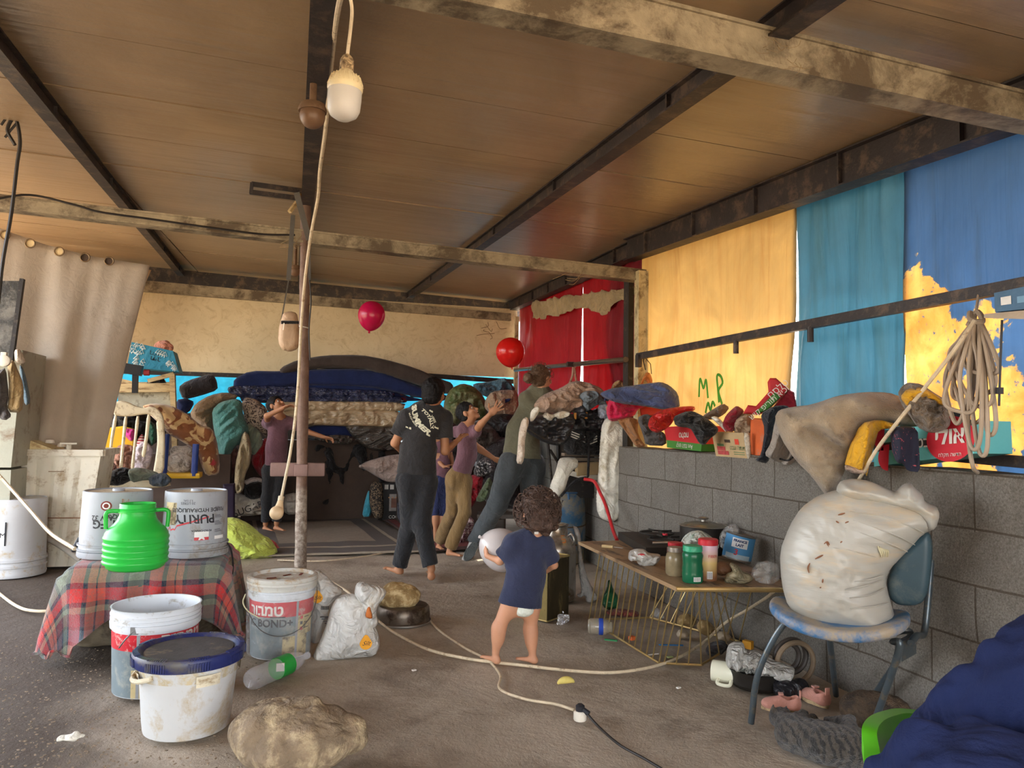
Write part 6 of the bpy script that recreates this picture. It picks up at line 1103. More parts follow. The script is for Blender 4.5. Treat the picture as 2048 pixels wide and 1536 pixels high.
# ================================================================ table with wire base
zt = .46; A_, B_, D_ = G(1157, 1083, zt), G(1352, 1174, zt), G(1600, 1176, zt); D_[0] = min(D_[0], 2.38); C_ = np.array([2.38, A_[1] + .0, zt])
tb = thing('wire_table', 'low table with a worn brown top on fanned golden wires', 'table', (1.9, 3.8, 0)); wtop = M('worn_brown_laminate', srgb(150, 122, 90), r=.5, v=.15, vs=5, st=(3, .6, 1), d=srgb(70, 52, 40), ds=7, da=.3); gold = M('brass_gold_wire', srgb(190, 164, 110), r=.35, m=.7, bp=0)
b = B(); dn = np.array([0, 0, .018]); b.hexa([A_ - dn, B_ - dn, D_ - dn, C_ - dn, A_, B_, D_, C_]); b.go('table_top', wtop, tb, smooth=False)
b = B(); b.tube([B_ - dn / 2 + [0, -.004, 0], D_ - dn / 2 + [0, -.004, 0]], .011, 8); b.go('front_tube', gold, tb)
E0, E1, E2, E3 = G(1178, 1240, .01), G(1318, 1326, .01), G(1402, 1330, .01), G(1478, 1283, .01); E4 = np.array([2.1, A_[1] - .1, .01])
for a, c_ in ((E0, E1), (E1, E2), (E2, E3), (E3, E4), (E4, E0)): b = B(); b.tube([a, c_], .006, 6); b.go('base_ring', gold, tb)
T0 = A_ + (B_ - A_) * .28; T1 = B_ + (A_ - B_) * .03
for k in range(14): f = k / 13; b = B(); b.tube([T0 + (T1 - T0) * f - dn, E0 + (E1 - E0) * f * 1.0], .0035, 6); b.go('wire', gold, tb)
for k in range(8): f = (k + .4) / 7.5; b = B(); b.tube([B_ + (D_ - B_) * (.03 + f * .34) - dn, (E1 + (E2 - E1) * min(1, f * 2.2)) if f < .45 else (E2 + (E3 - E2) * (f - .45) / .6)], .0035, 6); b.go('wire', gold, tb)
for k in range(9): f = k / 8; b = B(); b.tube([C_ + (D_ - C_) * (.1 + f * .6) - dn, E4 + (E3 - E4) * f], .0035, 6); b.go('wire', gold, tb)
def ontab(px, py, z=zt): return G(px, py, z)
def jar(name, label, x, yf, wpx, ytop, p, mat, lid=None, lidp=None, cat='jar', z0=zt, tilt=None, parts=()):
 c, r = upright(x, yf, wpx, z0 + .001); h = rise(c, r, x, ytop); t = thing(name, label, cat, c); R_ = tilt
 b = B(); b.lathe([(a * r, q * h) for a, q in p], c, 36, R=R_); b.go('body', mat, t)
 if lid: b = B(); b.lathe([(a * r, q * h) for a, q in lidp], c, 36, R=R_); b.go('lid', lid, t)
 return t, c, r, h
gj = M('green_glass_plastic', srgb(24, 92, 62), r=.25, bp=0, v=.1)
t, c, r, h = jar('jar', 'dark green waisted jar with a green lid at the front of the table', 1385, 1168, 42, 1094, [(0, 0), (.9, 0), (.98, .03), (1, .25), (.97, .3), (1, .36), (.92, .52), (.96, .66), (1, .74), (.9, .82), (.8, .85)], gj, M('mid_green_lid', srgb(50, 150, 110), r=.4), [(.8, .84), (.92, .85), (.92, .97), (.86, 1), (0, 1)])
patch('barcode_label', (c, lambda z: r), face(c) + .1, face(c) + .8, h * .06, h * .18, M('label_white', (1, 1, 1)), t, th=.002)
for k in range(6): patch('barcode_bar', (c, lambda z: r), face(c) + .14 + .1 * k, face(c) + .18 + .1 * k, h * .07, h * .17, ink, t, th=.003, n=2)
def grad_yb():
 mt, n, l, p = _mk('drink_powder_label'); tc = n.new('ShaderNodeTexCoord'); s = n.new('ShaderNodeSeparateXYZ'); l.new(tc.outputs['Generated'], s.inputs[0]); r = n.new('ShaderNodeValToRGB'); e = r.color_ramp.elements
 e[0].position = .1; e[0].color = col3(srgb(140, 96, 66)); e[1].position = .9; e[1].color = col3(srgb(220, 186, 200)); x = e.new(.5); x.color = col3(srgb(214, 186, 120)); l.new(s.outputs[2], r.inputs[0]); l.new(r.outputs[0], p.inputs['Base Color']); p.inputs['Roughness'].default_value = .4; return mt
t, c, r, h = jar('jar', 'tall pink and gold drink tub with a red lid at the front of the table', 1416, 1163, 38, 1080, [(0, 0), (.93, 0), (.96, .02), (.92, .3), (.98, .6), (1, .8), (.98, .86)], grad_yb(), M('red_lid', srgb(200, 44, 56), r=.4), [(.98, .85), (1.04, .86), (1.04, .98), (.96, 1), (0, 1)])
patch('barcode_label', (c, lambda z: r), face(c) - .1, face(c) + .45, h * .06, h * .24, M('label_white', (1, 1, 1)), t, th=.002); txt('FIBER', .018, redp, t, cyl=(c, lambda z: r, face(c) + .5, h * .6, 1), th=.002)
for k in range(5): patch('barcode_bar', (c, lambda z: r), face(c) - .06 + .1 * k, face(c) - .02 + .1 * k, h * .07, h * .22, ink, t, th=.003, n=2)
jar('jar', 'squat jar of brownish paste with a grey lid, left of the green jar', 1351, 1154, 40, 1096, [(0, 0), (.85, 0), (1, .08), (1, .6), (.9, .75), (.7, .82)], M('murky_jar', srgb(140, 126, 98), r=.2, bp=0, v=.3, vs=12), M('grey_metal_lid', srgb(150, 142, 132), m=.6, r=.4), [(.72, .82), (.78, .83), (.78, .98), (0, 1)])
jar('jar', 'jar with a red lid half hidden behind the squat brown jar', 1350, 1128, 32, 1086, [(0, 0), (.95, 0), (1, .1), (1, .7), (.8, .8)], M('dusky_jar', srgb(120, 80, 70), r=.3), M('red_lid', (1, 0, 0)), [(.8, .8), (.9, .81), (.9, .98), (0, 1)])
c, r = upright(1412, 1112, 92, zt); c[0] = min(c[0], 2.36 - r); h = rise(c, r, 1412, 1058); t = thing('cooking_pot', 'large black pot with a glass lid against the block wall', 'pot', c); bm_ = M('sooty_black_metal', srgb(46, 42, 38), r=.5, m=.3)
b = B(); b.lathe([(0, 0), (r * .95, 0), (r, .01), (r, h), (r * 1.03, h * 1.02), (r * .98, h * 1.02), (r * .97, .02), (0, .012)], c, 48); b.go('pot_body', bm_, t)
b = B(); b.lathe([(r * 1.0, h * 1.02), (r * .8, h * 1.10), (r * .4, h * 1.18), (0, h * 1.2)], c, 48); b.go('glass_lid', M('smoky_glass', srgb(110, 104, 84), r=.1, bp=0, v=.1, al=.75, spec=.9), t); b = B(); b.lathe([(r * 1.02, h * 1.0), (r * 1.05, h * 1.02), (r * 1.02, h * 1.05), (r * .98, h * 1.03)], c, 48); b.go('lid_rim', M('bright_steel', (1, 1, 1)), t)
b = B(); b.lathe([(.012, h * 1.18), (.012, h * 1.24), (.026, h * 1.27), (.03, h * 1.32), (.02, h * 1.36), (0, h * 1.37)], c, 20); b.go('knob', M('bright_steel', (1, 1, 1)), t)
c = ontab(1490, 1128); c[0] = min(c[0], 2.28); c = c + [0, .08, .0]; t = thing('milk_tin', 'blue and white FRANCE LAIT 3 milk powder tin leaning on the table', 'tin', c); r = .074; h = .135; R_ = rotz(.3) @ rotx(.12) @ roty(.16)
bm0 = M('tin_steel', srgb(150, 146, 140), m=.8, r=.35, bp=0); b = B(); b.lathe([(0, 0), (r, 0), (r * 1.02, .004), (r, .008), (r, h - .008), (r * 1.03, h - .004), (r, h), (r * .95, h - .006), (0, h - .006)], c + [0, 0, .01], 44, R=R_); b.go('body', bm0, t)
a0 = face(c) - .3
def wrapband(a0_, a1, z0, z1, mat, nm, th=.001, n=16):
 V = [];
 for j in range(3):
  for i in range(n + 1): a = a0_ + (a1 - a0_) * i / n; q = R_ @ np.array([(r + th) * cos(a), (r + th) * sin(a), z0 + (z1 - z0) * j / 2]); V.append(c + [0, 0, .01] + q)
 place(nm, V, [(j * (n + 1) + i, j * (n + 1) + i + 1, (j + 1) * (n + 1) + i + 1, (j + 1) * (n + 1) + i) for j in range(2) for i in range(n)], mat, t)
wrapband(a0 - 2, a0 + 2, .01, h - .008, M('sky_blue_label', srgb(76, 138, 184), bp=0, v=.05), 'blue_label', n=40); wrapband(a0 - .55, a0 + .55, h * .5, h * .86, M('label_white', (1, 1, 1)), 'name_panel', th=.002)
wrapband(a0 - .9, a0 + .9, .01, h * .25, M('pale_blue_print2', srgb(170, 190, 200), bp=0), 'pale_band', th=.002)
def ttxt(s, size, a, z, mat, w=0):
 cu = bpy.data.curves.new('t', 'FONT'); cu.body = s; cu.size = size; cu.align_x = 'CENTER'; cu.align_y = 'CENTER'; cu.offset = w; ob = bpy.data.objects.new('t', cu); COL.objects.link(ob); bpy.context.view_layer.update(); me = ob.to_mesh(); V = [tuple(q.co) for q in me.vertices]; F = [tuple(p.vertices) for p in me.polygons]; ob.to_mesh_clear(); bpy.data.objects.remove(ob)
 place('lettering', [c + [0, 0, .01] + R_ @ np.array([(r + .0055) * cos(a + x / r), (r + .0055) * sin(a + x / r), z + y]) for x, y, _ in V], F, mat, t, False)
ttxt('FRANCE', .0175, a0, h * .76, M('deep_blue_ink', srgb(28, 52, 100), bp=0), .0008); ttxt('LAIT', .019, a0, h * .60, M('deep_blue_ink', (1, 1, 1)), .0008); ttxt('3', .042, a0 - .15, h * .32, redp, .001)
t = thing('gas_stove', 'flat black gas hob on the far half of the table', 'stove', ontab(1300, 1095)); P = [G(1236, 1078, zt), G(1292, 1112, zt), G(1400, 1112, zt), G(1375, 1078, zt)]; P = [np.array([min(p[0], 2.36), p[1], p[2]]) for p in P]; b = B(); up_ = np.array([0, 0, .045]); b.hexa(P + [p + up_ for p in P]); b.go('hob_tray', bm_, t, smooth=False)
for a, b_ in ((.3, .5), (.7, .5)):
 q = (P[0] * (1 - a) + P[1] * a) * (1 - b_) + (P[3] * (1 - a) + P[2] * a) * b_ + [0, 0, .045]; b = B(); b.lathe([(0, 0), (.05, 0), (.045, .015), (0, .02)], q, 20);
 for k in range(4): b.beam(q + [0, 0, .03] + rotz(k * pi / 2) @ [.03, 0, 0], q + [0, 0, .03] + rotz(k * pi / 2) @ [.1, 0, 0], .008, .008)
 b.tube([q + [.1 * cos(w), .1 * sin(w), .02] for w in np.linspace(0, 2 * pi, 24)], .005, 6); b.go('burner', bm_, t)
b = B(); b.lathe([(0, 0), (.016, 0), (.016, .015), (0, .015)], G(1330, 1072, zt + .06), 12); b.go('red_knob', M('red_lid', (1, 0, 0)), t)
b = B(); b.tube([G(1305, 1086, zt + .065), G(1345, 1085, zt + .07)], .008, 8); b.go('spoon', M('bright_steel', (1, 1, 1)), label='steel handled spoon lying across the gas hob', cat='spoon')
t = thing('knife', 'knife with a pale wooden handle lying at the table corner', 'knife', G(1220, 1094, zt)); b = B(); b.tube([G(1204, 1092, zt + .008), G(1226, 1094, zt + .008)], .009, 8); b.go('handle', M('raw_pine', (1, 1, 1)), t); b = B(); b.beam(G(1226, 1094, zt + .006), G(1246, 1096, zt + .006), .018, .002); b.go('blade', M('bright_steel', (1, 1, 1)), t)
def film(name, poly, where, t_, al, label, c=(.85, .84, .8), **k): return puff(name, poly, where, t_, clearfilm('thin_film_%d' % int(al * 100), c, al), fold=.02, fs=18, label=label, **k)
puff('plastic_bag', [(1256, 1118), (1258, 1102), (1272, 1097), (1288, 1098), (1298, 1106), (1320, 1108), (1322, 1116), (1312, 1130), (1290, 1133), (1276, 1128), (1272, 1120), (1262, 1122)], ('C', G(1290, 1132, zt) + [0, .05, 0]), .05, bag_w, fold=.02, fs=20, label='small crumpled white bag with a red and yellow print on the table', cat='bag')
puff('print', [(1272, 1110), (1284, 1106), (1292, 1110), (1280, 1114)], ('C', G(1290, 1132, zt) + [0, -.02, .01]), .006, redp, label='red scrap lying in the small crumpled bag', cat='scrap')
puff('plastic_bag', [(1358, 1090), (1368, 1072), (1382, 1062), (1400, 1060), (1416, 1068), (1430, 1080), (1440, 1092), (1430, 1106), (1400, 1108), (1372, 1100)], ('C', G(1400, 1126, zt) + [0, .04, 0]), .07, M('mint_white_bag', srgb(206, 214, 204), r=.35, bp=0, wr=.9, ws=12, v=.1, d=srgb(120, 170, 150), ds=12, da=.3), fold=.02, fs=14, label='white bag with a mint green print leaning on the black pot', cat='bag')
film('plastic_bag', [(1440, 1098), (1438, 1070), (1452, 1052), (1470, 1046), (1480, 1060), (1470, 1080), (1462, 1098)], ('C', G(1455, 1120, zt) + [0, .05, 0]), .05, .30, 'crumpled clear bag standing between the pot and the milk tin', cat='bag')
puff('bread_bag', [(1428, 1142), (1436, 1122), (1452, 1124), (1466, 1136), (1460, 1150), (1438, 1152)], ('C', G(1446, 1158, zt) + [0, .04, 0]), .04, M('brown_bread', srgb(120, 84, 58), r=.5, wr=.6), label='clear bag of brown bread behind the front tub', cat='bag')
puff('spice_bag', [(1447, 1160), (1454, 1146), (1466, 1142), (1458, 1130), (1462, 1124), (1478, 1132), (1484, 1142), (1500, 1148), (1508, 1158), (1496, 1167), (1470, 1169), (1452, 1168)], ('C', G(1480, 1170, zt) + [0, .05, 0]), .04, M('herb_filled_bag', srgb(150, 140, 112), r=.25, v=.4, vs=26, bp=0, wr=.8, ws=16), fold=.01, label='knotted clear bag of dried herbs on the front edge of the table', cat='bag')
film('plastic_bag', [(1500, 1146), (1512, 1126), (1536, 1120), (1556, 1128), (1560, 1160), (1540, 1170), (1512, 1164)], ('C', G(1530, 1172, zt) + [0, .06, 0]), .05, .28, 'empty clear bag at the right end of the table beside the white sack', cat='bag')
dk = fab('blackish_cloth', (1, 1, 1))
for nm, poly, mt, lb, Yo in (('bottle', [(1204, 1212), (1206, 1192), (1214, 1176), (1216, 1160), (1222, 1160), (1226, 1178), (1236, 1192), (1238, 1214), (1220, 1222)], M('green_bottle_plastic', srgb(30, 96, 58), r=.2, bp=0, al=.85), 'green plastic bottle standing under the wire table', 0),
 ('cloth', [(1208, 1222), (1240, 1216), (1275, 1222), (1280, 1232), (1250, 1234), (1220, 1230)], fab('brick_cloth', srgb(120, 60, 50)), 'brick red rag on the floor under the wire table', 0),
 ('bread', [(1353, 1248), (1356, 1232), (1372, 1226), (1390, 1232), (1394, 1248), (1380, 1256), (1362, 1256)], stone1, 'left round loaf-like stone under the wire table', 0),
 ('bread', [(1392, 1252), (1400, 1238), (1418, 1242), (1430, 1256), (1428, 1272), (1410, 1272), (1398, 1264)], stone1, 'right loaf-like stone under the wire table', 0),
 ('stone', [(1352, 1268), (1358, 1258), (1372, 1260), (1380, 1270), (1368, 1278), (1356, 1276)], M('pale_stone', srgb(176, 158, 134), v=.3), 'small pale stone under the front corner of the wire table', 0),
 ('plastic_bag', [(1300, 1232), (1306, 1212), (1314, 1214), (1328, 1228), (1330, 1238), (1312, 1238)], clearfilm('thin_film_30', (.85, .84, .8), .3), 'crumpled clear film under the middle of the wire table', 0),
 ('cloth', [(1410, 1300), (1420, 1284), (1450, 1280), (1458, 1296), (1440, 1312), (1416, 1312)], dk, 'black rag behind the white mug', 0),
 ('shell', [(1430, 1274), (1440, 1262), (1455, 1264), (1463, 1274), (1458, 1283), (1440, 1282)], M('pale_stone', (1, 1, 1)), 'pale broken crust by the right foot of the wire table', 0)):
 ym = max(q[1] for q in poly); xm = np.mean([q[0] for q in poly]); c = G(xm, ym, 0) + [0, .05, 0]; puff(nm, poly, ('C', c), .05, mt, fold=.008, label=lb, cat='stone' if nm == 'bread' else nm.replace('_', ' '))
def scrap(nm, px, L, w, mt, lb, rot, cat=None, h=.006): c = G(*px, h); b = B(); b.box(c, (L, w, h), R=rotz(rot), bev=.002); b.go(nm, mt, label=lb, cat=cat or nm)
scrap('straw', (1342, 1290), .13, .012, M('blue_straw', srgb(50, 110, 160)), 'blue plastic straw on the floor inside the wire table', -.3); scrap('lighter', (1222, 1280), .07, .02, M('green_lighter', srgb(50, 130, 80)), 'green cigarette lighter on the floor in front of the wire table', -.6)
scrap('orange_cap', (1264, 1276), .03, .028, M('orange_cap', srgb(200, 96, 44)), 'orange cap on the floor behind the table wires', .3, 'cap', .02); scrap('stick', (1304, 1309), .08, .006, wpt, 'thin white plastic stick at the foot of the table wires', .1); scrap('wrapper', (1496, 1289), .03, .05, M('amber_wrapper', srgb(224, 160, 50)), 'amber yellow wrapper standing by the wall beside the white mug', .5, 'wrapper', .04)
scrap('crust', (1340, 1314), .03, .02, M('pale_green_bit', srgb(170, 180, 120)), 'pale green crumb at the front corner of the table', .1);
b = B(); a = np.linspace(.3, 2.9, 12); b.tube([G(1132, 1362, .02) + [.04 * cos(q), 0, .02 * sin(q) - .015] for q in a], [.004 + .012 * sin((q - .3) / 2.6 * pi) for q in a], 10); b.go('lemon_peel', M('lemon_peel', srgb(220, 200, 110)), label='curl of lemon peel on the floor in front of the toddler', cat='peel')
for px, lb in (((1357, 1375), 'small white crumb on the floor right of the lemon peel'), ((828, 1340), 'white scrap on the floor left of the long cable')): scrap('crumb', px, .02, .015, wpt, lb, .4)
s = SDF(G(140, 1474, 0) - .15, G(140, 1474, .0) + .15, .006); s.ell(G(140, 1474, .012), (.05, .035, .012)); s.disp(lambda P: .01 * ridge(P, 40, 2)); s.go('crumpled_paper', wht, label='crumpled white paper on the dirt at the bottom left', cat='paper')
c = G(1176, 1252, .045); d = G(1224, 1254, .045) - c; L = np.linalg.norm(d); d /= L; t = thing('glass_jar', 'empty glass jar with a blue label lying on its side before the table', 'jar', c - [0, 0, .045]); Rm = np.stack([np.cross([0, 0, 1], d), [0, 0, 1.], d], 1)
b = B(); b.lathe([(0, .01), (.03, .006), (.036, 0), (.043, .012), (.044, L * .7), (.036, L * .85), (.03, L), (.026, L), (.03, L * .83), (.04, L * .68), (.04, .015)], c, 32, R=Rm); b.go('body', M('thin_glass', srgb(170, 160, 140), r=.08, bp=0, al=.45, spec=.9), t); b = B(); b.lathe([(.0445, L * .45), (.0452, L * .46), (.0452, L * .62), (.0445, L * .63)], c, 32, R=Rm); b.go('label', M('royal_blue_label', srgb(36, 66, 160), bp=0), t)
def mug():
 c = G(1425, 1340, .05); e = G(1462, 1346, .05); d = (e - c) / np.linalg.norm(e - c); L = .115; t = thing('mug', 'white mug lying on its side with the handle down, beside the chair leg', 'mug', c - [0, 0, .05]); Rm = np.stack([np.cross([0, 0, 1], d), [0, 0, 1.], d], 1); r = .047; m = M('cream_glazed_ceramic', srgb(222, 220, 196), r=.2, bp=0, v=.04)
 b = B(); b.lathe([(0, L), (r * .85, L), (r * .95, L * .93), (r, L * .6), (r, .01), (r * .98, 0), (r * .9, .002), (r * .9, L * .9), (0, L * .92)], c, 36, R=Rm); b.go('body', m, t)
 s_ = -np.cross(d, [0, 0, 1.]); s_ = s_ if s_ @ (EYE - c) > 0 else -s_; s_ = s_ * .8 + np.array([0, 0, -.45]); b = B(); b.tube(spl([c + d * L * .3 + s_ * r, c + d * L * .32 + s_ * r * 1.7, c + d * L * .75 + s_ * r * 1.75, c + d * L * .8 + s_ * r], 16), .008, 8); b.go('handle', m, t)
mug()
c, r = upright(1515, 1392, 130, 0); r *= .92; t = thing('basin', 'dark metal basin on the floor under the blue chair, a crumpled bag on it', 'basin', c); b = B(); b.lathe([(0, .004), (r * .8, 0), (r * .95, .02), (r, .075), (r * 1.03, .08), (r * .97, .08), (r * .9, .02), (0, .012)], c, 48); b.go('basin_body', bm_, t)
puff('plastic_bag', [(1450, 1326), (1455, 1290), (1470, 1282), (1486, 1284), (1492, 1302), (1510, 1300), (1530, 1308), (1545, 1320), (1572, 1328), (1590, 1336), (1588, 1352), (1574, 1359), (1545, 1352), (1520, 1350), (1490, 1344), (1466, 1334)], ('C', c + [0, -.02, .1]), .08, M('translucent_white_bag', srgb(214, 210, 202), r=.3, bp=0, wr=1, ws=13, tr=.2, spec=.6), tb=.06, fold=.03, fs=13, label='crumpled white plastic bag lying across the dark basin', cat='bag')
c2 = G(1605, 1378, 0) + [.0, .08, 0]; t = thing('hose_reel', 'dark coil of hose by the wall under the blue chair', 'coil', c2)
for k, (rr, zz_) in enumerate(((.12, .05), (.10, .07), (.08, .06))): b = B(); b.tube([c2 + [rr * cos(a) * .8, .03 * k - .03, zz_ + .02 + rr * sin(a) * .75 + .03] for a in np.linspace(0, 2 * pi, 32)], .012, 8, closed=False); b.go('coil_turn', M('dusty_black_hose', srgb(70, 62, 56), r=.5) if k else M('tan_stripe', srgb(130, 110, 88)), t)
s = SDF(G(1585, 1378, 0) - [.15, .15, .02], G(1585, 1378, 0) + .2, .008); s.ell(G(1580, 1376, .035), (.09, .05, .045)); s.disp(lambda P: .012 * ridge(P, 18, 3)); s.go('black_bag', M('shiny_black_bag', (1, 1, 1)), label='crumpled shiny black bag beside the hose coil under the chair', cat='bag')
pink = fab('dusty_pink_canvas', srgb(196, 140, 124), bs=200, wr=.15); sole = M('worn_cream_sole', srgb(190, 164, 124), r=.7, d=srgb(130, 104, 76), ds=12, da=.35)
def shoe(toe, heel, label, h=.065):
 a, e = G(*toe, 0), G(*heel, 0); L = np.linalg.norm(e - a); u = (e - a) / L; v = np.cross([0, 0, 1.], u); t = thing('shoe', label, 'shoe', (a + e) / 2, 'pink children\'s slip-on shoes'); R_ = np.stack([u, v, [0, 0, 1.]], 1)
 s = SDF(np.minimum(a, e) - .08, np.maximum(a, e) + [.08, .08, .14], .004); W = .036
 s.ell(a + u * L * .28 + [0, 0, .022], (L * .28, W, .026), R=R_, k=.02); s.ell(a + u * L * .62 + [0, 0, .028], (L * .34, W * .86, .034), R=R_, k=.02); s.ell(a + u * L * .86 + [0, 0, .035], (L * .14, W * .78, .036), R=R_, k=.02)
 s.ell(a + u * L * .72 + [0, 0, .072], (L * .22, W * .62, .036), R=R_, k=.008, op='sub'); s.f = np.maximum(s.f, -(s.lo[2] + s.h * np.arange(s.n[2]) - .008)[None, None, :]).astype(np.float32); s.go('upper', pink, t, it=1)
 P = [a + R_ @ np.array([L * .5 + L * .5 * cos(q), W * (1.05 if cos(q) < 0 else .85) * sin(q) * (1 - .15 * cos(q) ** 2), 0]) for q in np.linspace(0, 2 * pi, 41)[:-1]]; n = len(P); b = B(); b.add(P + [p + np.array([0, 0, .014]) for p in P], [tuple(range(n - 1, -1, -1)), tuple(range(n, 2 * n))] + [(i, (i + 1) % n, (i + 1) % n + n, i + n) for i in range(n)]); b.go('sole', sole, t)
 b = B(); b.box(a + u * L * .98 + [0, 0, .07], (.006, .02, .03), R=R_, bev=.002); b.box(a + u * L * .5 + [0, 0, .066], (.02, .025, .006), R=R_); b.go('pull_tab', pink, t)
shoe((1522, 1416), (1602, 1424), 'dusty pink slip-on shoe seen from the side beside the chair leg'); shoe((1606, 1392), (1656, 1418), 'dusty pink slip-on shoe seen toe first, right of its pair')
def bluechair():
 t = thing('chair', 'blue upholstered metal-framed chair carrying the white sack', 'chair', (2.05, 2.55, 0)); vin = M('dusty_blue_vinyl', srgb(62, 112, 158), r=.45, v=.1, bs=80, bp=.1, d=srgb(164, 150, 130), ds=4, da=.42); vd = M('dark_teal_vinyl', srgb(58, 80, 90), r=.4, v=.1, bp=0, d=srgb(90, 100, 100), ds=6, da=.3); st_m = M('grey_green_steel_tube', srgb(84, 94, 100), r=.35, m=.5, bp=0, v=.15, d=srgb(120, 112, 98), ds=20, da=.3)
 zs_ = .43; L_, F_, Rr, Bk = G(1534, 1236, zs_), G(1640, 1290, zs_), G(1822, 1272, zs_), G(1640, 1216, zs_); c = (L_ + Rr) / 2; u = (Rr - L_); W = np.linalg.norm(u) / 2; u /= np.linalg.norm(u); v = np.cross([0, 0, 1.], u); D = .20
 s = SDF(c - .42, c + .42, .008); R_ = np.stack([u, v, [0, 0, 1.]], 1); sl, P = s.sub(s.lo, s.lo + s.h * s.n, 0); q = (P - (c + v * .10)) @ R_; e = np.abs(q[..., 0] / W) ** 2.6 + np.abs(q[..., 1] / D) ** 2.6; d2 = (e ** (1 / 2.6) - 1) * D; dz = np.abs(q[..., 2] - .05 * (q[..., 0] / W) ** 2 + .012) - .018
 s.f = (np.sqrt(np.maximum(d2 + .015, 0) ** 2 + np.maximum(dz + .012, 0) ** 2) + np.minimum(np.maximum(d2 + .015, dz + .012), 0) - .016).astype(np.float32); s.go('seat', vin, t)
 cpt = c + v * .10
 puff('backrest', [(1772, 1160), (1790, 1120), (1820, 1085), (1848, 1062), (1860, 1066), (1866, 1088), (1864, 1130), (1858, 1180), (1846, 1205), (1826, 1212), (1795, 1210), (1778, 1196)], ('C', Rr + v * .18), .03, vd, t, tb=.02, w=.03)
 def tb_(P, r=.0125, nm='leg'): b = B(); b.tube(spl(P, 24), r, 12); b.go(nm, st_m, t)
 fl, rl, fr_, rrr = G(1502, 1446, .0), G(1672, 1390, .0), G(1740, 1470, .0), np.array([2.37, G(1866, 1396)[1], 0])
 tb_([fl, (fl + L_ * 1) / 2 + [0, 0, 0], L_ + u * .06 + v * .03 + [0, 0, -.02], L_ + u * .14 + v * .06 + [0, 0, -.02]]); tb_([rl, L_ + u * .20 + v * .20 + [0, 0, -.02]]); tb_([fr_, Rr - u * .04 + [0, 0, -.06], Rr - u * .06 + v * .02 + [0, 0, -.03]]); tb_([rrr, Rr + v * .22 + u * .0 + [0, 0, -.06], Rr + v * .16 - u * .06 + [0, 0, -.03]])
 tb_([Rr + v * .02 + [0, 0, -.03], Rr + v * .10 + u * .02 + [0, 0, -.02], AY(1848, 1265, Rr[1] + .14), AY(1856, 1200, Rr[1] + .16), AY(1862, 1120, Rr[1] + .18)], nm='back_tube')
 b = B(); b.hexa([Rr + v * .02 - u * .05 + [0, 0, -.10], Rr + v * .16 + u * .0 + [0, 0, -.10], Rr + v * .16 + u * .02 + [0, 0, -.10], Rr + v * .02 - u * .03 + [0, 0, -.10], Rr + v * .02 - u * .05 + [0, 0, -.03], Rr + v * .16 + [0, 0, -.03], Rr + v * .16 + u * .02 + [0, 0, -.03], Rr + v * .02 - u * .03 + [0, 0, -.03]]); b.go('link_bracket', st_m, t, smooth=False)
 return c, u, v
cc_, cu_, cv_ = bluechair()
wsack = M('glossy_white_woven_plastic', srgb(176, 172, 162), r=.38, v=.05, vs=3, bs=300, bp=.05, wr=.12, ws=5, st=(.6, .6, 2.4), d=srgb(196, 176, 146), ds=3, da=.28, spec=.55)
fs_ = ('C', cc_ + cv_ * .12 + np.array([0, 0, .02]))
t = puff('sack', [(1559, 1103), (1563, 1168), (1576, 1214), (1608, 1240), (1650, 1256), (1706, 1268), (1760, 1276), (1797, 1278), (1790, 1233), (1780, 1200), (1771, 1162), (1779, 1139), (1814, 1103), (1846, 1068), (1866, 1060), (1868, 1040), (1850, 1012), (1800, 998), (1750, 985), (1700, 975), (1670, 980), (1634, 992), (1602, 1015), (1579, 1051)], fs_, .17, wsack, tb=.13, w=.2, fold=.0028, fs=17, fdir=-.28, fst=9, sp=.009, seed=6, label='big bulging white woven sack slumped on the blue chair', cat='sack')
def over(par, px, r, nm, mt, w=1):
 vs = np.array([q.co for q in par.data.vertices]) + np.array(par.location); out = []
 for p in px:
  d = RAY(*p); d = d / np.linalg.norm(d); rel = vs - EYE; al = rel @ d; per = np.linalg.norm(rel - al[:, None] * d, axis=1); i = np.where((per < .02) & (al > 0))[0]; out.append(EYE + d * ((al[i].min() if len(i) else 3) + .004))
 b = B(); P = spl(out, max(6, 4 * len(out))); b.tube(P, r * (.3 + .7 * np.sin(np.linspace(.15, pi - .15, len(P)))), 5); b.go(nm, mt, par)
brs = M('brown_smear', srgb(136, 92, 66), bp=0)
for mk in ([(1648, 1088), (1655, 1084), (1660, 1092)], [(1652, 1084), (1658, 1094)], [(1680, 1086), (1686, 1082)], [(1630, 1118), (1640, 1113), (1648, 1109)], [(1620, 1126), (1616, 1136), (1618, 1146)], [(1672, 1042), (1678, 1046)], [(1690, 1046), (1698, 1043)], [(1676, 1030), (1690, 1026)], [(1646, 1158), (1645, 1166)], [(1640, 1174), (1642, 1176)]): over(t, mk, .0035, 'brown_mark', brs)
crs = M('crease_shadow_thread', srgb(170, 164, 150), r=.5, bp=0)
for mk in ([(1655, 1094), (1690, 1098), (1730, 1108), (1752, 1114)], [(1706, 1040), (1740, 1052), (1790, 1070), (1830, 1090)], [(1690, 1056), (1740, 1072), (1790, 1092), (1815, 1104)], [(1700, 1022), (1760, 1030), (1820, 1052), (1848, 1066)], [(1690, 1180), (1730, 1172), (1768, 1160)], [(1700, 1196), (1740, 1190), (1772, 1176)], [(1710, 1164), (1745, 1158), (1768, 1150)], [(1700, 1218), (1740, 1214), (1780, 1206)]): over(t, mk, .0035, 'crease', wsack)
for k in range(5): over(t, [(1756 + 3 * k, 1092 + 2 * k), (1760 + 4 * k, 1102), (1764 + 3 * k, 1114)], .004, 'frayed_tuft', M('frayed_cream', srgb(206, 196, 160), bp=0))
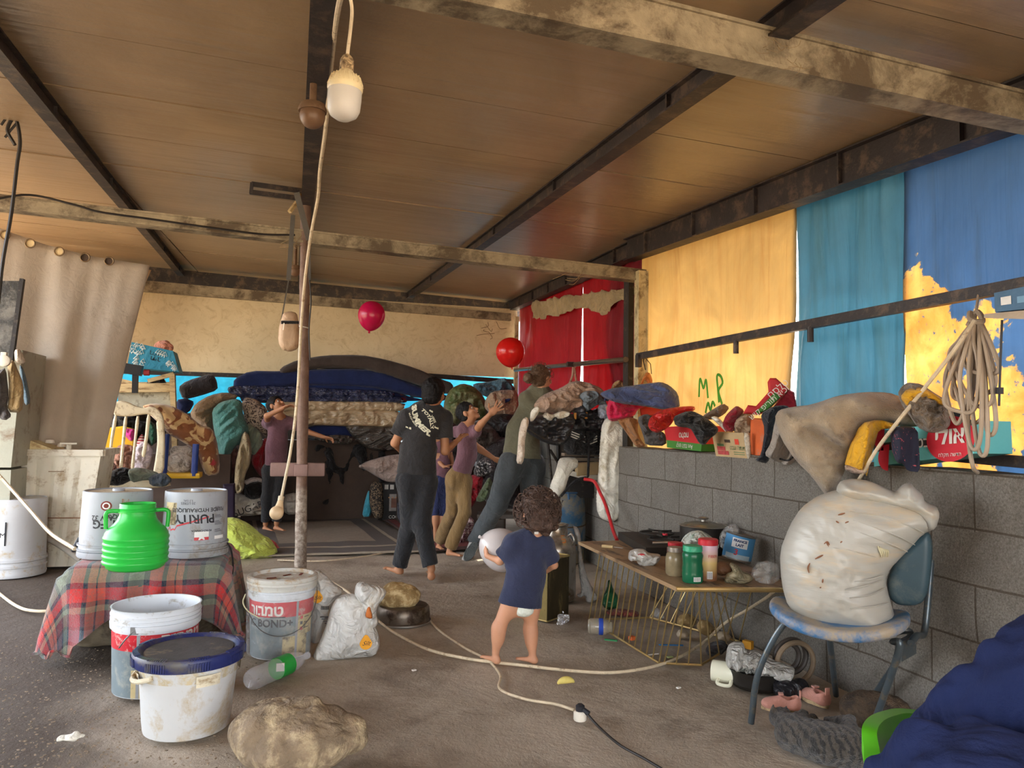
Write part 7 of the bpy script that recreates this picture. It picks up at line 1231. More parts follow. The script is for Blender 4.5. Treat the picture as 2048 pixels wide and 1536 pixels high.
puff('gathered_top', [(1672, 984), (1674, 972), (1682, 961), (1708, 957), (1740, 962), (1772, 976), (1790, 984), (1806, 968), (1822, 965), (1830, 976), (1846, 990), (1850, 1004), (1874, 1012), (1880, 1030), (1872, 1058), (1852, 1064), (1838, 1030), (1800, 1014), (1750, 1006), (1700, 1000)], ('C', cc_ + cv_ * .08 + np.array([0, 0, .02])), .09, wsack, t, tb=.1, fold=.02, fs=15, fdir=-.45, fst=3, sp=.007, seed=9)
for px, rr, sd_ in (((1638, 1082), .012, 1), ((1630, 1110), .010, 2), ((1682, 1018), .006, 3), ((1688, 1044), .007, 4)):
 pass
steel = M('dull_stainless', srgb(176, 172, 164), m=.85, r=.28, bp=0, v=.1, d=srgb(120, 104, 84), ds=5, da=.35)
c, r = upright(1118, 1207, 62, 0); r = .135; c = G(1118, 1207, 0) + [.02, .13, 0]; h = rise(c, r * .5, 1122, 1050); t = thing('milk_can', 'stainless steel milk churn behind the toddler and the square tin', 'milk can', c)
b = B(); b.lathe([(0, 0), (r * .95, 0), (r, .02), (r * 1.02, .06), (r, .08), (r, h * .66), (r * .97, h * .71), (r * .8, h * .79), (r * .58, h * .86), (r * .56, h * .97), (r * .62, h * .985), (r * .62, h), (r * .54, h), (r * .5, h * .9), (0, h * .88)], c, 48); b.go('body', steel, t)
a0 = face(c)
for s in (-1.1, 1.1): b = B(); q = np.array([cos(a0 + s), sin(a0 + s), 0]); b.tube(spl([c + q * r * .62 + [0, 0, h * .84], c + q * r * .85 + [0, 0, h * .88], c + q * r * 1.0 + [0, 0, h * .80], c + q * r * .9 + [0, 0, h * .74]], 14), .007, 8); b.go('handle', steel, t)
b = B(); b.lathe([(0, h * .98), (r * .5, h * .985), (r * .45, h * 1.01), (0, h * 1.02)], c, 36); b.go('lid', steel, t); txt('ו.ח.כ', .05, M('orange_paint', srgb(206, 120, 50), bp=0), t, c + np.array([cos(a0 + .5), sin(a0 + .5), 0]) * r * .82 + [0, 0, h * .79], (.2, -.1, -.9), (cos(a0 + .5 + pi / 2), sin(a0 + .5 + pi / 2), 0))
a_, c_, h_ = G(1094, 1243, 0), G(1141, 1228, 0), .0; t = thing('square_tin', 'tall square olive oil tin with a brassy edge beside the toddler', 'tin', a_); u = c_ - a_; w_ = np.linalg.norm(u); u /= w_; v = np.cross([0, 0, 1.], u); zt2 = AY(1094, 1120, a_[1])[2]; W_ = .22
olive = M('dark_tarnished_tin', srgb(74, 66, 48), r=.35, m=.5, v=.4, vs=8, bp=0, d=srgb(150, 130, 86), ds=10, da=.3, st=(1, 1, .3)); brass = M('brassy_tin', srgb(176, 158, 104), r=.3, m=.6, bp=0, d=srgb(100, 84, 50), ds=9, da=.3)
b = B(); Pb = [a_, a_ + u * W_, a_ + u * W_ + v * W_, a_ + v * W_]; b.hexa(Pb + [p + [0, 0, zt2] for p in Pb]); b.go('body', olive, t, smooth=False)
b = B(); Pl = [a_ - v * .0 - u * .002, a_ + v * W_ - u * .002]; b.hexa([a_ - u * .003, a_ + v * W_ - u * .003, a_ + v * W_ - u * .001, a_ - u * .001, a_ - u * .003 + [0, 0, zt2], a_ + v * W_ - u * .003 + [0, 0, zt2], a_ + v * W_ - u * .001 + [0, 0, zt2], a_ - u * .001 + [0, 0, zt2]]); b.go('brassy_side', brass, t, smooth=False)
b = B();
for i in range(4): b.tube([Pb[i] + [0, 0, zt2], Pb[(i + 1) % 4] + [0, 0, zt2]], .007, 6); b.tube([Pb[i], Pb[(i + 1) % 4]], .005, 6)
b.go('rim', brass, t); b = B(); b.add([a_ + u * .01 + v * .01 + [0, 0, zt2 + .001], a_ + u * (W_ - .01) + v * .01 + [0, 0, zt2 + .001], a_ + u * (W_ - .01) + v * (W_ - .01) + [0, 0, zt2 + .001], a_ + u * .01 + v * (W_ - .01) + [0, 0, zt2 + .001]], [(0, 1, 2, 3)]); b.go('tin_top', brass, t, smooth=False)
s = SDF(G(1126, 1238, .03) - .12, G(1126, 1238, .03) + .12, .005); s.ell(G(1126, 1238, .035), (.04, .03, .035)); s.disp(lambda P: .014 * ridge(P, 45, 2)); s.go('foil_ball', M('crumpled_foil', srgb(220, 220, 220), m=.95, r=.2, bp=0, wr=1, ws=40), label='crumpled silver foil at the foot of the square tin', cat='foil')
c = G(1157, 1128, 0) + [-.06, .16, 0]; r = .168; h = rise(c, r, 1160, 985); t = thing('barrel', 'dusty blue plastic barrel with a metal hoop behind the milk churn', 'barrel', c); bb = M('dusty_blue_barrel', srgb(46, 88, 118), r=.6, v=.2, bp=0, d=srgb(126, 114, 92), ds=3.5, da=.5)
b = B(); b.lathe([(0, 0), (r * .9, 0), (r * .97, .03), (r, h * .2), (r * 1.02, h * .5), (r, h * .75), (r * .94, h * .9), (r * .82, h * .97), (r * .75, h), (r * .5, h * 1.01), (0, h * 1.01)], c, 48); b.go('body', bb, t)
for q in (.55, .3): b = B(); b.tube([c + [r * 1.03 * cos(a), r * 1.03 * sin(a), h * q + .02 * sin(a)] for a in np.linspace(0, 2 * pi, 40)], .006, 6); b.go('hoop', M('rusty_hoop', srgb(96, 76, 56), m=.4), t)
b = B(); b.tube([c + [r * .8 * cos(a), r * .8 * sin(a), h * .99] for a in np.linspace(0, 2 * pi, 40)], .009, 6); b.tube([c + [-.03, -r * .8, h * .99], c + [-.03, -r * .9, h * .9]], .01, 6); b.go('rope', M('blue_rope', srgb(60, 90, 120)), t)
puff('rag', [(1144, 1050), (1156, 1055), (1162, 1075), (1162, 1100), (1168, 1130), (1176, 1160), (1190, 1184), (1198, 1196), (1184, 1206), (1172, 1204), (1170, 1190), (1160, 1196), (1152, 1188), (1164, 1184), (1158, 1150), (1156, 1120), (1154, 1080)], ('C', G(1178, 1200, 0) + [0, .03, 0]), .02, fab('grey_white_rag', srgb(170, 166, 160)), tb=.01, fold=.008, fs=20, fdir=pi / 2, label='long grey-white rag hanging from the table corner to the floor', cat='rag')
# ================================================================ cart of bags
Yc = 6.0; ct = thing('cart', 'wheeled rack of dark tubes and wooden slats buried under bags and clothes', 'cart', AY(1150, 1085, Yc) * [1, 1, 0]);
def cstick(a, b_, w=.03, mt=None, nm='tube', Y=Yc): q = B(); q.tube([AY(*a, Y), AY(*b_, Y + .05)], w / 2, 10); q.go(nm, mt or blackp, ct)
cstick((1118, 1080), (1116, 890)); cstick((1204, 1100), (1204, 860)); cstick((1095, 880), (1108, 1010), .025); cstick((1100, 900), (1126, 940), .025); cstick((1126, 1000), (1100, 1080), .02)
for y in (909, 918): b = B(); b.beam(AY(1126, y, Yc - .12), AY(1204, y + 1, Yc - .1), .07, .025); b.go('slat', M('grey_brown_slat', srgb(122, 106, 90)), ct, smooth=False)
b = B(); b.box(AY(1165, 935, Yc + .15), (.36, .3, .5)); b.go('dark_frame', blackp, ct, smooth=False)
b = B(); b.beam(AY(1122, 941, Yc - .2), AY(1170, 954, Yc - .22), .02, .04); b.beam(AY(1170, 954, Yc - .22), AY(1198, 955, Yc - .2), .02, .04); b.go('white_bar', ws_, ct, smooth=False)
def cg(nm, poly, Y, t_, mt, lb, cat=None, parent=None, **k): k.setdefault('fold', .02); k.setdefault('grow', 1.08); return puff(nm, poly, ('Y', Y), t_, mt, parent, label=lb, cat=cat or nm, **k)
cg('sweatshirt', [(1072, 810), (1082, 796), (1096, 787), (1122, 778), (1141, 766), (1158, 764), (1173, 768), (1190, 776), (1204, 790), (1206, 798), (1186, 800), (1166, 806), (1152, 822), (1130, 826), (1110, 824), (1088, 824), (1078, 818)], 5.78, .12, khak, 'beige sweatshirt piled on top of the cart of bags', fold=.04, fs=9)
cg('jeans', [(1160, 790), (1172, 783), (1190, 783), (1204, 796), (1210, 810), (1196, 808), (1184, 816), (1172, 822), (1164, 812)], 5.6, .06, fab('light_denim', (1, 1, 1)), 'faded light jeans crumpled over the backpack', fold=.02)
cg('sleeve', [(1196, 812), (1212, 808), (1219, 820), (1220, 850), (1214, 858), (1202, 859), (1198, 840)], 5.58, .035, fab('pale_blue_jersey', srgb(176, 184, 200)), 'pale blue sleeve hanging down the right side of the backpack', cat='garment', fold=.004)
t = cg('backpack', [(1152, 814), (1162, 806), (1180, 822), (1197, 816), (1204, 835), (1204, 859), (1170, 860), (1139, 859), (1144, 838)], 5.65, .09, leather, 'black backpack with gold zip pulls in the middle of the cart')
for px in ((1172, 831), (1150, 832)): b = B(); b.box(AY(*px, 5.55), (.02, .01, .05)); b.go('zip_pull', M('gold_metal', srgb(196, 160, 96), m=.8, r=.3), t)
t = cg('handbag', [(1046, 852), (1055, 840), (1083, 831), (1112, 828), (1141, 827), (1144, 843), (1136, 873), (1128, 886), (1109, 889), (1088, 882), (1068, 872), (1054, 860)], 5.6, .1, leather, 'soft black leather handbag hanging at the left of the cart', cat='bag')
b = B(); b.tube([AY(*q, 5.48) for q in ((1054, 856), (1070, 868), (1090, 878), (1110, 884), (1127, 882))], .006, 6); b.go('edge_piping', leather, t)
cg('sock', [(1060, 842), (1062, 822), (1074, 812), (1080, 820), (1072, 834), (1066, 842)], 5.5, .03, wht, 'white crumpled sock bundle at the woman\'s elbow', fold=.01)
cg('shirt', [(1086, 832), (1092, 824), (1105, 830), (1120, 822), (1138, 824), (1134, 834), (1112, 840), (1096, 842)], 5.52, .035, wht, 'white printed shirt spilling out of the leather handbag', fold=.012)
cg('sleeve', [(1053, 836), (1044, 842), (1038, 864), (1036, 895), (1033, 923), (1046, 925), (1049, 895), (1051, 866), (1058, 846)], 5.5, .03, crm, 'long cream sleeve dangling from the leather handbag', cat='garment', fold=.008)
t = cg('track_jacket', [(1134, 862), (1160, 858), (1203, 860), (1204, 890), (1203, 909), (1165, 910), (1130, 906)], 5.75, .08, black_c, 'black track jacket with three white stripes below the backpack', cat='jacket')
for k in range(3):
 b = B(); b.tube(spl([AY(1140, 862 + 5 * k, 5.66), AY(1155, 868 + 5 * k, 5.65), AY(1170, 874 + 5 * k, 5.65)], 10), .0055, 6); b.tube(spl([AY(1180, 878 + 5 * k, 5.66), AY(1194, 872 + 5 * k, 5.66)], 6), .0055, 6); b.go('white_stripe', wpt, t)
cg('jacket', [(1118, 920), (1130, 917), (1152, 918), (1154, 934), (1140, 945), (1134, 958), (1128, 980), (1120, 991), (1106, 991), (1100, 985), (1103, 966), (1112, 945)], 5.7, .05, wht, 'off-white jacket sleeve hanging under the wooden slats', fold=.007, fs=10, fdir=1.2)
cg('box', [(1152, 926), (1198, 924), (1199, 948), (1152, 952)], 5.8, .04, kraft, 'cream carton pushed in under the wooden slats of the cart', w=.01, fold=0, smoothpoly=False)
cg('jacket', [(1206, 862), (1212, 848), (1222, 845), (1236, 848), (1250, 858), (1262, 874), (1272, 900), (1272, 921), (1258, 956), (1243, 985), (1238, 1010), (1232, 1026), (1222, 1033), (1204, 1026), (1197, 1010), (1197, 981), (1201, 938), (1203, 895)], 5.45, .07, wht, 'long off-white padded jacket hanging at the right of the cart', fold=.007, fs=7, w=.04, fdir=1.5, grow=1.12)
b = B(); b.tube(spl([AY(1122, 992, 5.6), AY(1150, 962, 5.55), AY(1172, 955, 5.55)], 10), .012, 6); b.tube([AY(1176, 862, 5.6), AY(1178, 905, 5.62), AY(1176, 952, 5.6), AY(1172, 958, 5.6)], .011, 6); b.go('black_strap', black_c, label='black webbing strap hanging down the middle of the cart', cat='strap')
b = B(); b.tube(spl([AY(1168, 958, 5.5), AY(1188, 963, 5.45), AY(1200, 985, 5.35), AY(1212, 1012, 5.2), AY(1226, 1060, 5.0), AY(1234, 1080, 4.85)], 40), .013, 10); b.go('gas_hose', M('red_rubber_hose', srgb(190, 44, 48), r=.4, bp=0), label='red gas hose curving from the barrel to the hob on the table', cat='hose')
b = B(); b.tube([AY(*q, 6.7) for q in ((1147, 732), (1145, 752), (1139, 768))], .012, 6); b.tube([AY(*q, 6.7) for q in ((1148, 732), (1151, 752), (1154, 768))], .012, 6); b.go('strap', khak, label='beige strap hanging from the rail stub on the red curtain', cat='strap')
# ================================================================ people
def unit(v): v = np.asarray(v, float); return v / max(np.linalg.norm(v), 1e-9)
def hand(s, w, d, n, L=.16, curl=.5, spread=.25, side=1, k=.004, thumb=.9):
 """palm and five fingers: w wrist, d direction, n palm normal (fingers curl towards it)"""
 d = unit(d); n = unit(n - d * (np.dot(n, d))); a = np.cross(d, n) * side; q = L / .18; R = np.stack([a, d, n], 1)
 s.ell(w + d * .045 * q, (.037 * q, .052 * q, .015 * q), R=R, k=.012)
 for i, (off, ln, an) in enumerate(((-.028, .064, -.30), (-.009, .074, -.08), (.010, .070, .12), (.028, .056, .34))):
  p = w + d * .085 * q + a * off * q; dd = unit(d + a * an * spread * 2 + n * curl * .25); r = .0085 * q
  for j, fr in enumerate((.45, .32, .23)):
   p2 = p + dd * ln * fr * q; s.cone(p, p2, r, r * .93, k=k); p = p2; r *= .93; dd = unit(dd + n * curl * (.55 + .25 * j))
 p = w + d * .025 * q - a * .03 * q; dd = unit(d * .6 - a * thumb + n * .35)
 for fr in (.034, .028): p2 = p + dd * fr * q; s.cone(p, p2, .0105 * q, .009 * q, k=k); p = p2; dd = unit(dd + d * .5 + n * curl * .3)
def headf(s, c, F, up, sc=1.0):
 F = unit(F); up = unit(up - F * np.dot(up, F)); r = np.cross(F, up); R = np.stack([r, F, up], 1); g = lambda x, y, z: c + (r * x + F * y + up * z) * sc
 E = lambda p, q, k=.02, op='add': s.ell(g(*p), np.array(q) * sc, R=R, k=k * sc, op=op)
 E((0, -.012, .022), (.074, .090, .083)); E((0, .022, -.040), (.056, .062, .060), .03); E((0, .066, -.088), (.022, .020, .018), .02)
 for x in (-1, 1): E((x * .074, -.004, -.012), (.010, .020, .030), .008); E((x * .030, .084, .008), (.017, .012, .010), .012, 'sub'); E((x * .036, .060, -.028), (.026, .024, .022), .02)
 s.cone(g(0, .082, .004), g(0, .102, -.026), .008 * sc, .0125 * sc, k=.01); E((0, .080, -.054), (.024, .010, .0055), .006); E((0, .078, -.066), (.021, .010, .006), .006)
 return R, g
skinm = {}
def skin(nm, c):
 mt = M(nm, c, r=.55, v=.07, vs=10, bp=.08, bs=120, spec=.35); mt.node_tree.nodes['Principled BSDF'].inputs['Subsurface Weight'].default_value = .08; mt.node_tree.nodes['Principled BSDF'].inputs['Subsurface Radius'].default_value = (.02, .01, .005); return mt
def foldn(sc=16, a=.009, seed=1, st=(1, 1, .45)): return lambda P: a * (ridge(P * np.array(st), sc, seed) * .6 + .5 * vn(P * np.array(st), sc * .5, seed + 3))
def trim(s, p, n, rad):
 n = unit(n); sl, P = s.sub(np.asarray(p) - rad, np.asarray(p) + rad, 0); D = P - p; m = np.linalg.norm(D, axis=-1) < rad; f = s.f[sl]; s.f[sl] = np.where(m, np.maximum(f, D @ n), f)
def figure(name, label, J, o):
 """J joints -> world points; o options"""
 pts = np.array(list(J.values())); lo, hi = pts.min(0) - .2, pts.max(0) + .2; lo[2] = max(lo[2], -.02); h = o.get('h', .0065); g = o.get('g', 1.0)
 F = unit(o['face']); up = unit(o.get('up', (0, 0, 1))); bf = unit(o.get('front', o['face'])); t = thing(name, label, 'person', (np.mean([J['ankL'][0], J['ankR'][0]]), np.mean([J['ankL'][1], J['ankR'][1]]), 0)); sk = o['skin']
 b = SDF(lo, hi, h); R, gf = headf(b, J['head'], F, up, o.get('hs', 1.0)); aw = o.get('aw', 1.0) * g; sq = (bf, .66)
 b.cone(J['head'] - R[:, 2] * .07 - R[:, 1] * .02, J['neck'], .042 * g, .05 * g, k=.03)
 mid = (J['shL'] + J['shR']) / 2; b.cone(J['shL'], J['shR'], .045 * g, k=.04); b.cone(mid, J['waist'], .115 * g, .10 * g, k=.05, sq=sq); b.cone(J['waist'], J['hip'], .10 * g, .11 * g, k=.05, sq=sq)
 for S in 'LR':
  b.cone(J['sh' + S], J['el' + S], .040 * aw, .032 * aw, k=.03); b.cone(J['el' + S], J['wr' + S], .033 * aw, .023 * aw, k=.015)
  hd_ = o.get('hand' + S, {}); hd = unit(J['hd' + S] - J['wr' + S]); hand(b, J['wr' + S], hd, np.array(hd_.get('n', (0, 0, -1.))), L=o.get('hl', .16), curl=hd_.get('curl', .5), spread=hd_.get('spread', .25), side=hd_.get('side', 1), thumb=hd_.get('thumb', .9))
  b.cone(J['hip' + S], J['kn' + S], .068 * g, .048 * g, k=.04); b.cone(J['kn' + S], J['ank' + S], .047 * g, .029 * g, k=.02); m_ = J['kn' + S] * .7 + J['ank' + S] * .3 - bf * .012 * g; b.ell(m_, (.045 * g, .045 * g, .08 * g), k=.03)
  if not o.get('shoes'):
   a, z = J['ank' + S], J['toe' + S]; fd = unit((z - a) * [1, 1, 0]); base = np.array([a[0], a[1], max(.018, a[2] - .055 * g)])
   b.ell(base - fd * .012, (.026 * g, .026 * g, .026 * g), k=.02); zz = np.array([z[0], z[1], max(z[2], .014)]); b.cone(base + [0, 0, .004], zz, .026 * g, .015 * g, k=.02, sq=((0, 0, 1), .85)); sd = np.cross(fd, [0, 0, 1]);
   for q in (-1.6, -.6, .3, 1.1, 1.8): b.cone(zz + sd * q * .010 * g, zz + sd * q * .012 * g + fd * (.016 - .002 * abs(q)) * g, .0085 * g, .007 * g, k=.003)
 b.f = np.maximum(b.f, -(b.lo[2] + b.h * np.arange(b.n[2]) - .001)[None, None, :]).astype(np.float32); b.go('body', sk, t, it=1)
 if o.get('eyes', True):
  hs = o.get('hs', 1.0); ew = M('eye_white', (.45, .40, .36), r=.2, bp=0, v=0); ed = M('eye_dark', (.03, .02, .015), r=.15, bp=0, v=0); lp = M('lip_rose', srgb(150, 84, 76), r=.5, bp=0, v=.05)
  for x in (-1, 1):
   q = B(); q.lathe([(0, -.010), (.006, -.008), (.0105, 0), (.006, .008), (0, .010)], (0, 0, 0), 14); V = np.vstack(q.V) * hs; q.V = [gf(x * .030, .0745, .008) + V]; q.go('eye', ew, t); q = B(); q.lathe([(0, .0), (.0055, .0), (.004, .0035), (0, .004)], (0, 0, 0), 12); V = np.vstack(q.V) * hs; Rr = np.stack([R[:, 0], R[:, 2], R[:, 1]], 1); q.V = [gf(x * .030, .0835, .009) + V @ Rr.T]; q.go('iris', ed, t)
   q = B(); q.tube([gf(x * .045, .080, .024), gf(x * .032, .087, .028), gf(x * .016, .088, .025)], .003 * hs, 6); q.go('eyebrow', o['hairm'], t)
  q = B(); q.tube([gf(-.020, .083, -.060), gf(0, .091, -.061), gf(.020, .083, -.060)], np.array([.002, .0055, .002]) * hs, 8); q.go('mouth', ed if o.get('open') else lp, t)
 hs = o.get('hs', 1.0); c = J['head']; s = SDF(c - .2 * max(hs, 1), c + .2 * max(hs, 1), .005); ht = o.get('hair', .012); E = lambda p, q, k=.01, op='add': s.ell(gf(*p), np.array(q) * hs, R=R, k=k, op=op)
 E((0, -.016, .030), (.076 + ht, .092 + ht, .086 + ht));
 if o.get('long'): E((0, -.05, -.03), (.07, .05, .06), .03)
 else: E((0, -.050, -.03), (.062 + ht, .045 + ht, .045 + ht), .02)
 E((0, .100, -.030), (.080, .075, .082), .015, 'sub');
 for x in (-1, 1): E((x * .085, .0, -.018), (.022, .026, .034), .01, 'sub')
 if o.get('bun') is not None: s.ell(np.array(o['bun']), (.05, .05, .05), k=.02)
 hn = o.get('hn', (60, .004)); s.disp(lambda P: hn[1] * (ridge(P, hn[0], 7) + .6 * ridge(P, hn[0] * .45, 9))); s.go('hair', o['hairm'], t, it=o.get('hit', 1))
 if o.get('curls'):
  q = B(); nn_, ra_, tr_ = o['curls']
  for i in range(nn_):
   a, z = RNG.uniform(0, 2 * pi), RNG.uniform(-.55, 1); rr = sqrt(max(0, 1 - z * z)); d = R @ np.array([rr * cos(a), rr * sin(a), z])
   if d @ R[:, 1] > .55: continue
   p0 = gf(0, -.016, .022) + R @ (np.array([.076 + ht, .092 + ht, .086 + ht]) * hs * .97 * np.array([rr * cos(a), rr * sin(a), z])); t1 = unit(np.cross(d, RNG.normal(size=3))); t2 = np.cross(d, t1); P = [p0 + d * ra_ * (1 - cos(w) * .8) * .7 + t1 * ra_ * sin(w) + t2 * w * ra_ * .35 for w in np.linspace(0, RNG.uniform(3, 6), 11)]; q.tube(P, np.linspace(tr_, tr_ * .4, 11), 5)
  q.go('curls', o['hairm'], t)
 s = SDF(lo, hi, h); k_ = .05; sr = o.get('sr', 1.0) * g; tw = o.get('tw', (.135, .125, .135)); s.cone(J['shL'], J['shR'], .058 * sr, k=.04); s.cone(mid, J['waist'], tw[0] * g, tw[1] * g, k=k_, sq=sq); s.cone(J['waist'], J['hem'], tw[1] * g, tw[2] * g, k=k_, sq=sq)
 for S in 'LR':
  fr = o.get('sl', .6); e = J['sh' + S] + (J['el' + S] - J['sh' + S]) * min(fr, 1); s.cone(J['sh' + S], e, .058 * sr, .054 * sr * o.get('slw', 1), k=.04)
  if fr > 1: e2 = J['el' + S] + (J['wr' + S] - J['el' + S]) * (fr - 1); s.cone(J['el' + S], e2, .045 * sr, .034 * sr, k=.02); trim(s, e2, unit(J['wr' + S] - J['el' + S]), .10)
  else: trim(s, e, unit(J['el' + S] - J['sh' + S]), .09 * g)
 s.disp(foldn(o.get('fs', 14), o.get('fa', .010), 3)); s.cone(J['neck'] + unit(J['head'] - J['neck']) * .09, J['neck'] + unit(J['head'] - J['neck']) * .012, .07 * g, .056 * g, k=.004, op='sub')
 hn_ = unit(J['hem'] - J['waist']); s.cut(J['hem'], hn_ if 'hemn' not in o else o['hemn']); sh = s.go('shirt', o['shirt'], t, it=1)
 if o.get('pants'):
  s = SDF(lo, hi, h); s.cone(J['hipL'], J['hipR'], .088 * g, k=.05, sq=(bf, .9)); s.cone(J['hip'], J['hem'], .115 * g, .115 * g, k=.04, sq=(bf, .72)); pl = o.get('pl', .92); pw = o.get('pw', (.088, .066, .052))
  for S in 'LR':
   s.cone(J['hip' + S], J['kn' + S], pw[0] * g, pw[1] * g, k=.03); e = J['kn' + S] + (J['ank' + S] - J['kn' + S]) * pl; s.cone(J['kn' + S], e, pw[1] * g, pw[2] * g, k=.02); trim(s, e, unit(J['ank' + S] - J['kn' + S]), .09)
  s.disp(foldn(15, .009, 6)); s.cut((J['waist'] + J['hip'] * 1.0) / 2, unit(J['waist'] - J['hip'])); s.go(o.get('pn', 'trousers'), o['pants'], t, it=1)
 return t, R, gf, sh
def Jp(Y, **k): return {n: AY(v[0], v[1], Y + (v[2] if len(v) > 2 else 0)) for n, v in k.items()}
hairb = M('black_hair', srgb(22, 19, 19), r=.6, v=.3, vs=40, bs=150, bp=.4, spec=.2); hairw = M('brown_hair', srgb(104, 80, 60), r=.5, v=.35, vs=40, bs=150, bp=.6); hairt = M('curly_brown_hair', srgb(78, 58, 48), r=.5, v=.4, vs=30, bs=110, bp=.8)
sk1 = skin('tan_skin', srgb(172, 120, 86)); sk2 = skin('light_skin', srgb(206, 158, 122)); sk3 = skin('toddler_skin', srgb(196, 142, 110))
plum = fab('plum_tshirt', srgb(112, 80, 88), wr=.3); bks = fab('charcoal_tshirt', srgb(50, 48, 48), wr=.3); olv = fab('olive_top', srgb(104, 100, 80), wr=.25); slp = fab('slate_trousers', srgb(72, 76, 78), wr=.35); drk = fab('black_trousers', srgb(44, 44, 46), wr=.35); brn = fab('brown_corduroy', srgb(128, 102, 66), wr=.35, st=(6, 6, 1)); nvs = fab('navy_tshirt', srgb(50, 54, 76), wr=.2)
J = Jp(8.35, head=(553, 812), neck=(560, 838), shL=(536, 846, .0), shR=(580, 846, .02), waist=(553, 893), hip=(550, 932), hem=(552, 930), elL=(534, 832, -.22), wrL=(566, 816, -.30), hdL=(582, 810, -.30), elR=(616, 864, -.02), wrR=(648, 874, -.05), hdR=(660, 877, -.05), hipL=(539, 940), hipR=(562, 940), knL=(534, 995), knR=(556, 995, -.02), ankL=(531, 1048, .05), ankR=(553, 1047), toeL=(545, 1064, -.1), toeR=(568, 1061, -.1))
figure('person', 'boy in plum T-shirt and black trousers left of the pole, one fist raised', J, dict(face=(.55, -.55, .6), front=(.5, -.85, 0), up=(-.2, .3, .9), skin=sk1, hairm=hairb, shirt=plum, pants=drk, g=.92, hs=.95, sl=.55, tw=(.125, .12, .135), handL=dict(n=(0, -.4, -1), curl=1.5), handR=dict(n=(0, -.5, -1), curl=1.5, side=-1), hl=.15, pw=(.080, .066, .054)))
J = Jp(5.68, head=(868, 787), neck=(857, 822), shL=(814, 836, 0), shR=(888, 838, .02), waist=(838, 893), hip=(834, 940), hem=(833, 948), elL=(790, 886, .1), wrL=(806, 905, .28), hdL=(822, 908, .3), elR=(890, 902, -.02), wrR=(910, 886, .12), hdR=(924, 872, .16), hipL=(817, 962), hipR=(851, 962), knL=(820, 1046, .02), knR=(842, 1046, -.04), ankL=(798, 1136, .15), ankR=(863, 1138, -.12), toeL=(772, 1136, .2), toeR=(858, 1160, .12))
t, R, gf, sh = figure('person', 'boy seen from behind in a charcoal T-shirt printed SUMMER on the back', J, dict(face=(.55, .80, .05), front=(.12, .99, 0), skin=sk1, hairm=hairb, shirt=bks, pants=drk, g=1.0, hs=.98, sl=.62, tw=(.150, .130, .155), sr=1.12, slw=1.15, eyes=False, hair=.016, handL=dict(n=(0, .4, -1), curl=.7), handR=dict(n=(.8, .5, -.2), curl=.25, spread=.55, side=-1), hl=.165, pw=(.094, .070, .060), pl=.93))
def backprint():
 m = M('cream_print', srgb(226, 222, 196), r=.7, bp=0); o_ = AY(847, 842, 5.5); vs = np.array([q.co for q in sh.data.vertices]) + WL[sh.parent.name]
 def drape(P):
  out = []
  for p in P:
   dd = p - EYE; dd /= np.linalg.norm(dd); rel = vs - EYE; al = rel @ dd; per = np.linalg.norm(rel - al[:, None] * dd, axis=1); i = np.where(per < .02)[0]
   a = al[i].min() if len(i) else np.linalg.norm(p - EYE); out.append(EYE + dd * (a - .006))
  return np.array(out)
 u, v = unit(AY(867, 846, 5.5) - AY(827, 838, 5.5)), unit(AY(848, 820, 5.5) - AY(846, 864, 5.5));
 def glyph(s, size, ang, rad, cx, cy, w=.0015):
  cu = bpy.data.curves.new('t', 'FONT'); cu.body = s; cu.size = size; cu.align_x = 'CENTER'; cu.align_y = 'CENTER'; cu.offset = w; cu.resolution_u = 2; ob = bpy.data.objects.new('t', cu); COL.objects.link(ob); bpy.context.view_layer.update(); me = ob.to_mesh(); V = np.array([tuple(q.co) for q in me.vertices]); F = [tuple(p.vertices) for p in me.polygons]; ob.to_mesh_clear(); bpy.data.objects.remove(ob)
  th = V[:, 0] / rad + ang; rr = rad + V[:, 1]; x = cx + rr * np.sin(th); y = cy + rr * np.cos(th); P = o_ + x[:, None] * u + y[:, None] * v; place('lettering', drape(P), F, m, t, False)
 tilt = .95
 glyph('SUMMER', .055, tilt + pi, -.10 if False else .075, 0, 0) if False else None
 V = None
 ca, sa = cos(-.95), sin(-.95)
 def flat(s, size, x0, y0, rot, w=.0015, bend=0):
  cu = bpy.data.curves.new('t', 'FONT'); cu.body = s; cu.size = size; cu.align_x = 'CENTER'; cu.align_y = 'CENTER'; cu.offset = w; cu.resolution_u = 2; ob = bpy.data.objects.new('t', cu); COL.objects.link(ob); bpy.context.view_layer.update(); me = ob.to_mesh(); V = np.array([tuple(q.co) for q in me.vertices]); F = [tuple(p.vertices) for p in me.polygons]; ob.to_mesh_clear(); bpy.data.objects.remove(ob)
  y = V[:, 1] + bend * V[:, 0] ** 2; x = V[:, 0]; X = x0 + x * cos(rot) - y * sin(rot); Y = y0 + x * sin(rot) + y * cos(rot); place('lettering', drape(o_ + X[:, None] * u + Y[:, None] * v), F, m, t, False)
 flat('SUMMER', .058, -.045, -.012, -.95, .003, 3.2); flat('TOTALLY', .036, .045, .03, -1.0, .0015, -4); flat('MUCH MORE', .018, -.085, -.01, -.95, .0005, 3); flat('VIBES', .024, .075, .03, -1.0, .0005, -4); flat('the', .020, -.07, .085, -.1); flat('sun', .020, .055, .085, -.3); flat('best', .018, .10, -.03, -.2); flat('club', .018, .04, -.095, -.3); flat('no. 12', .016, -.11, -.07, -.2)
backprint()
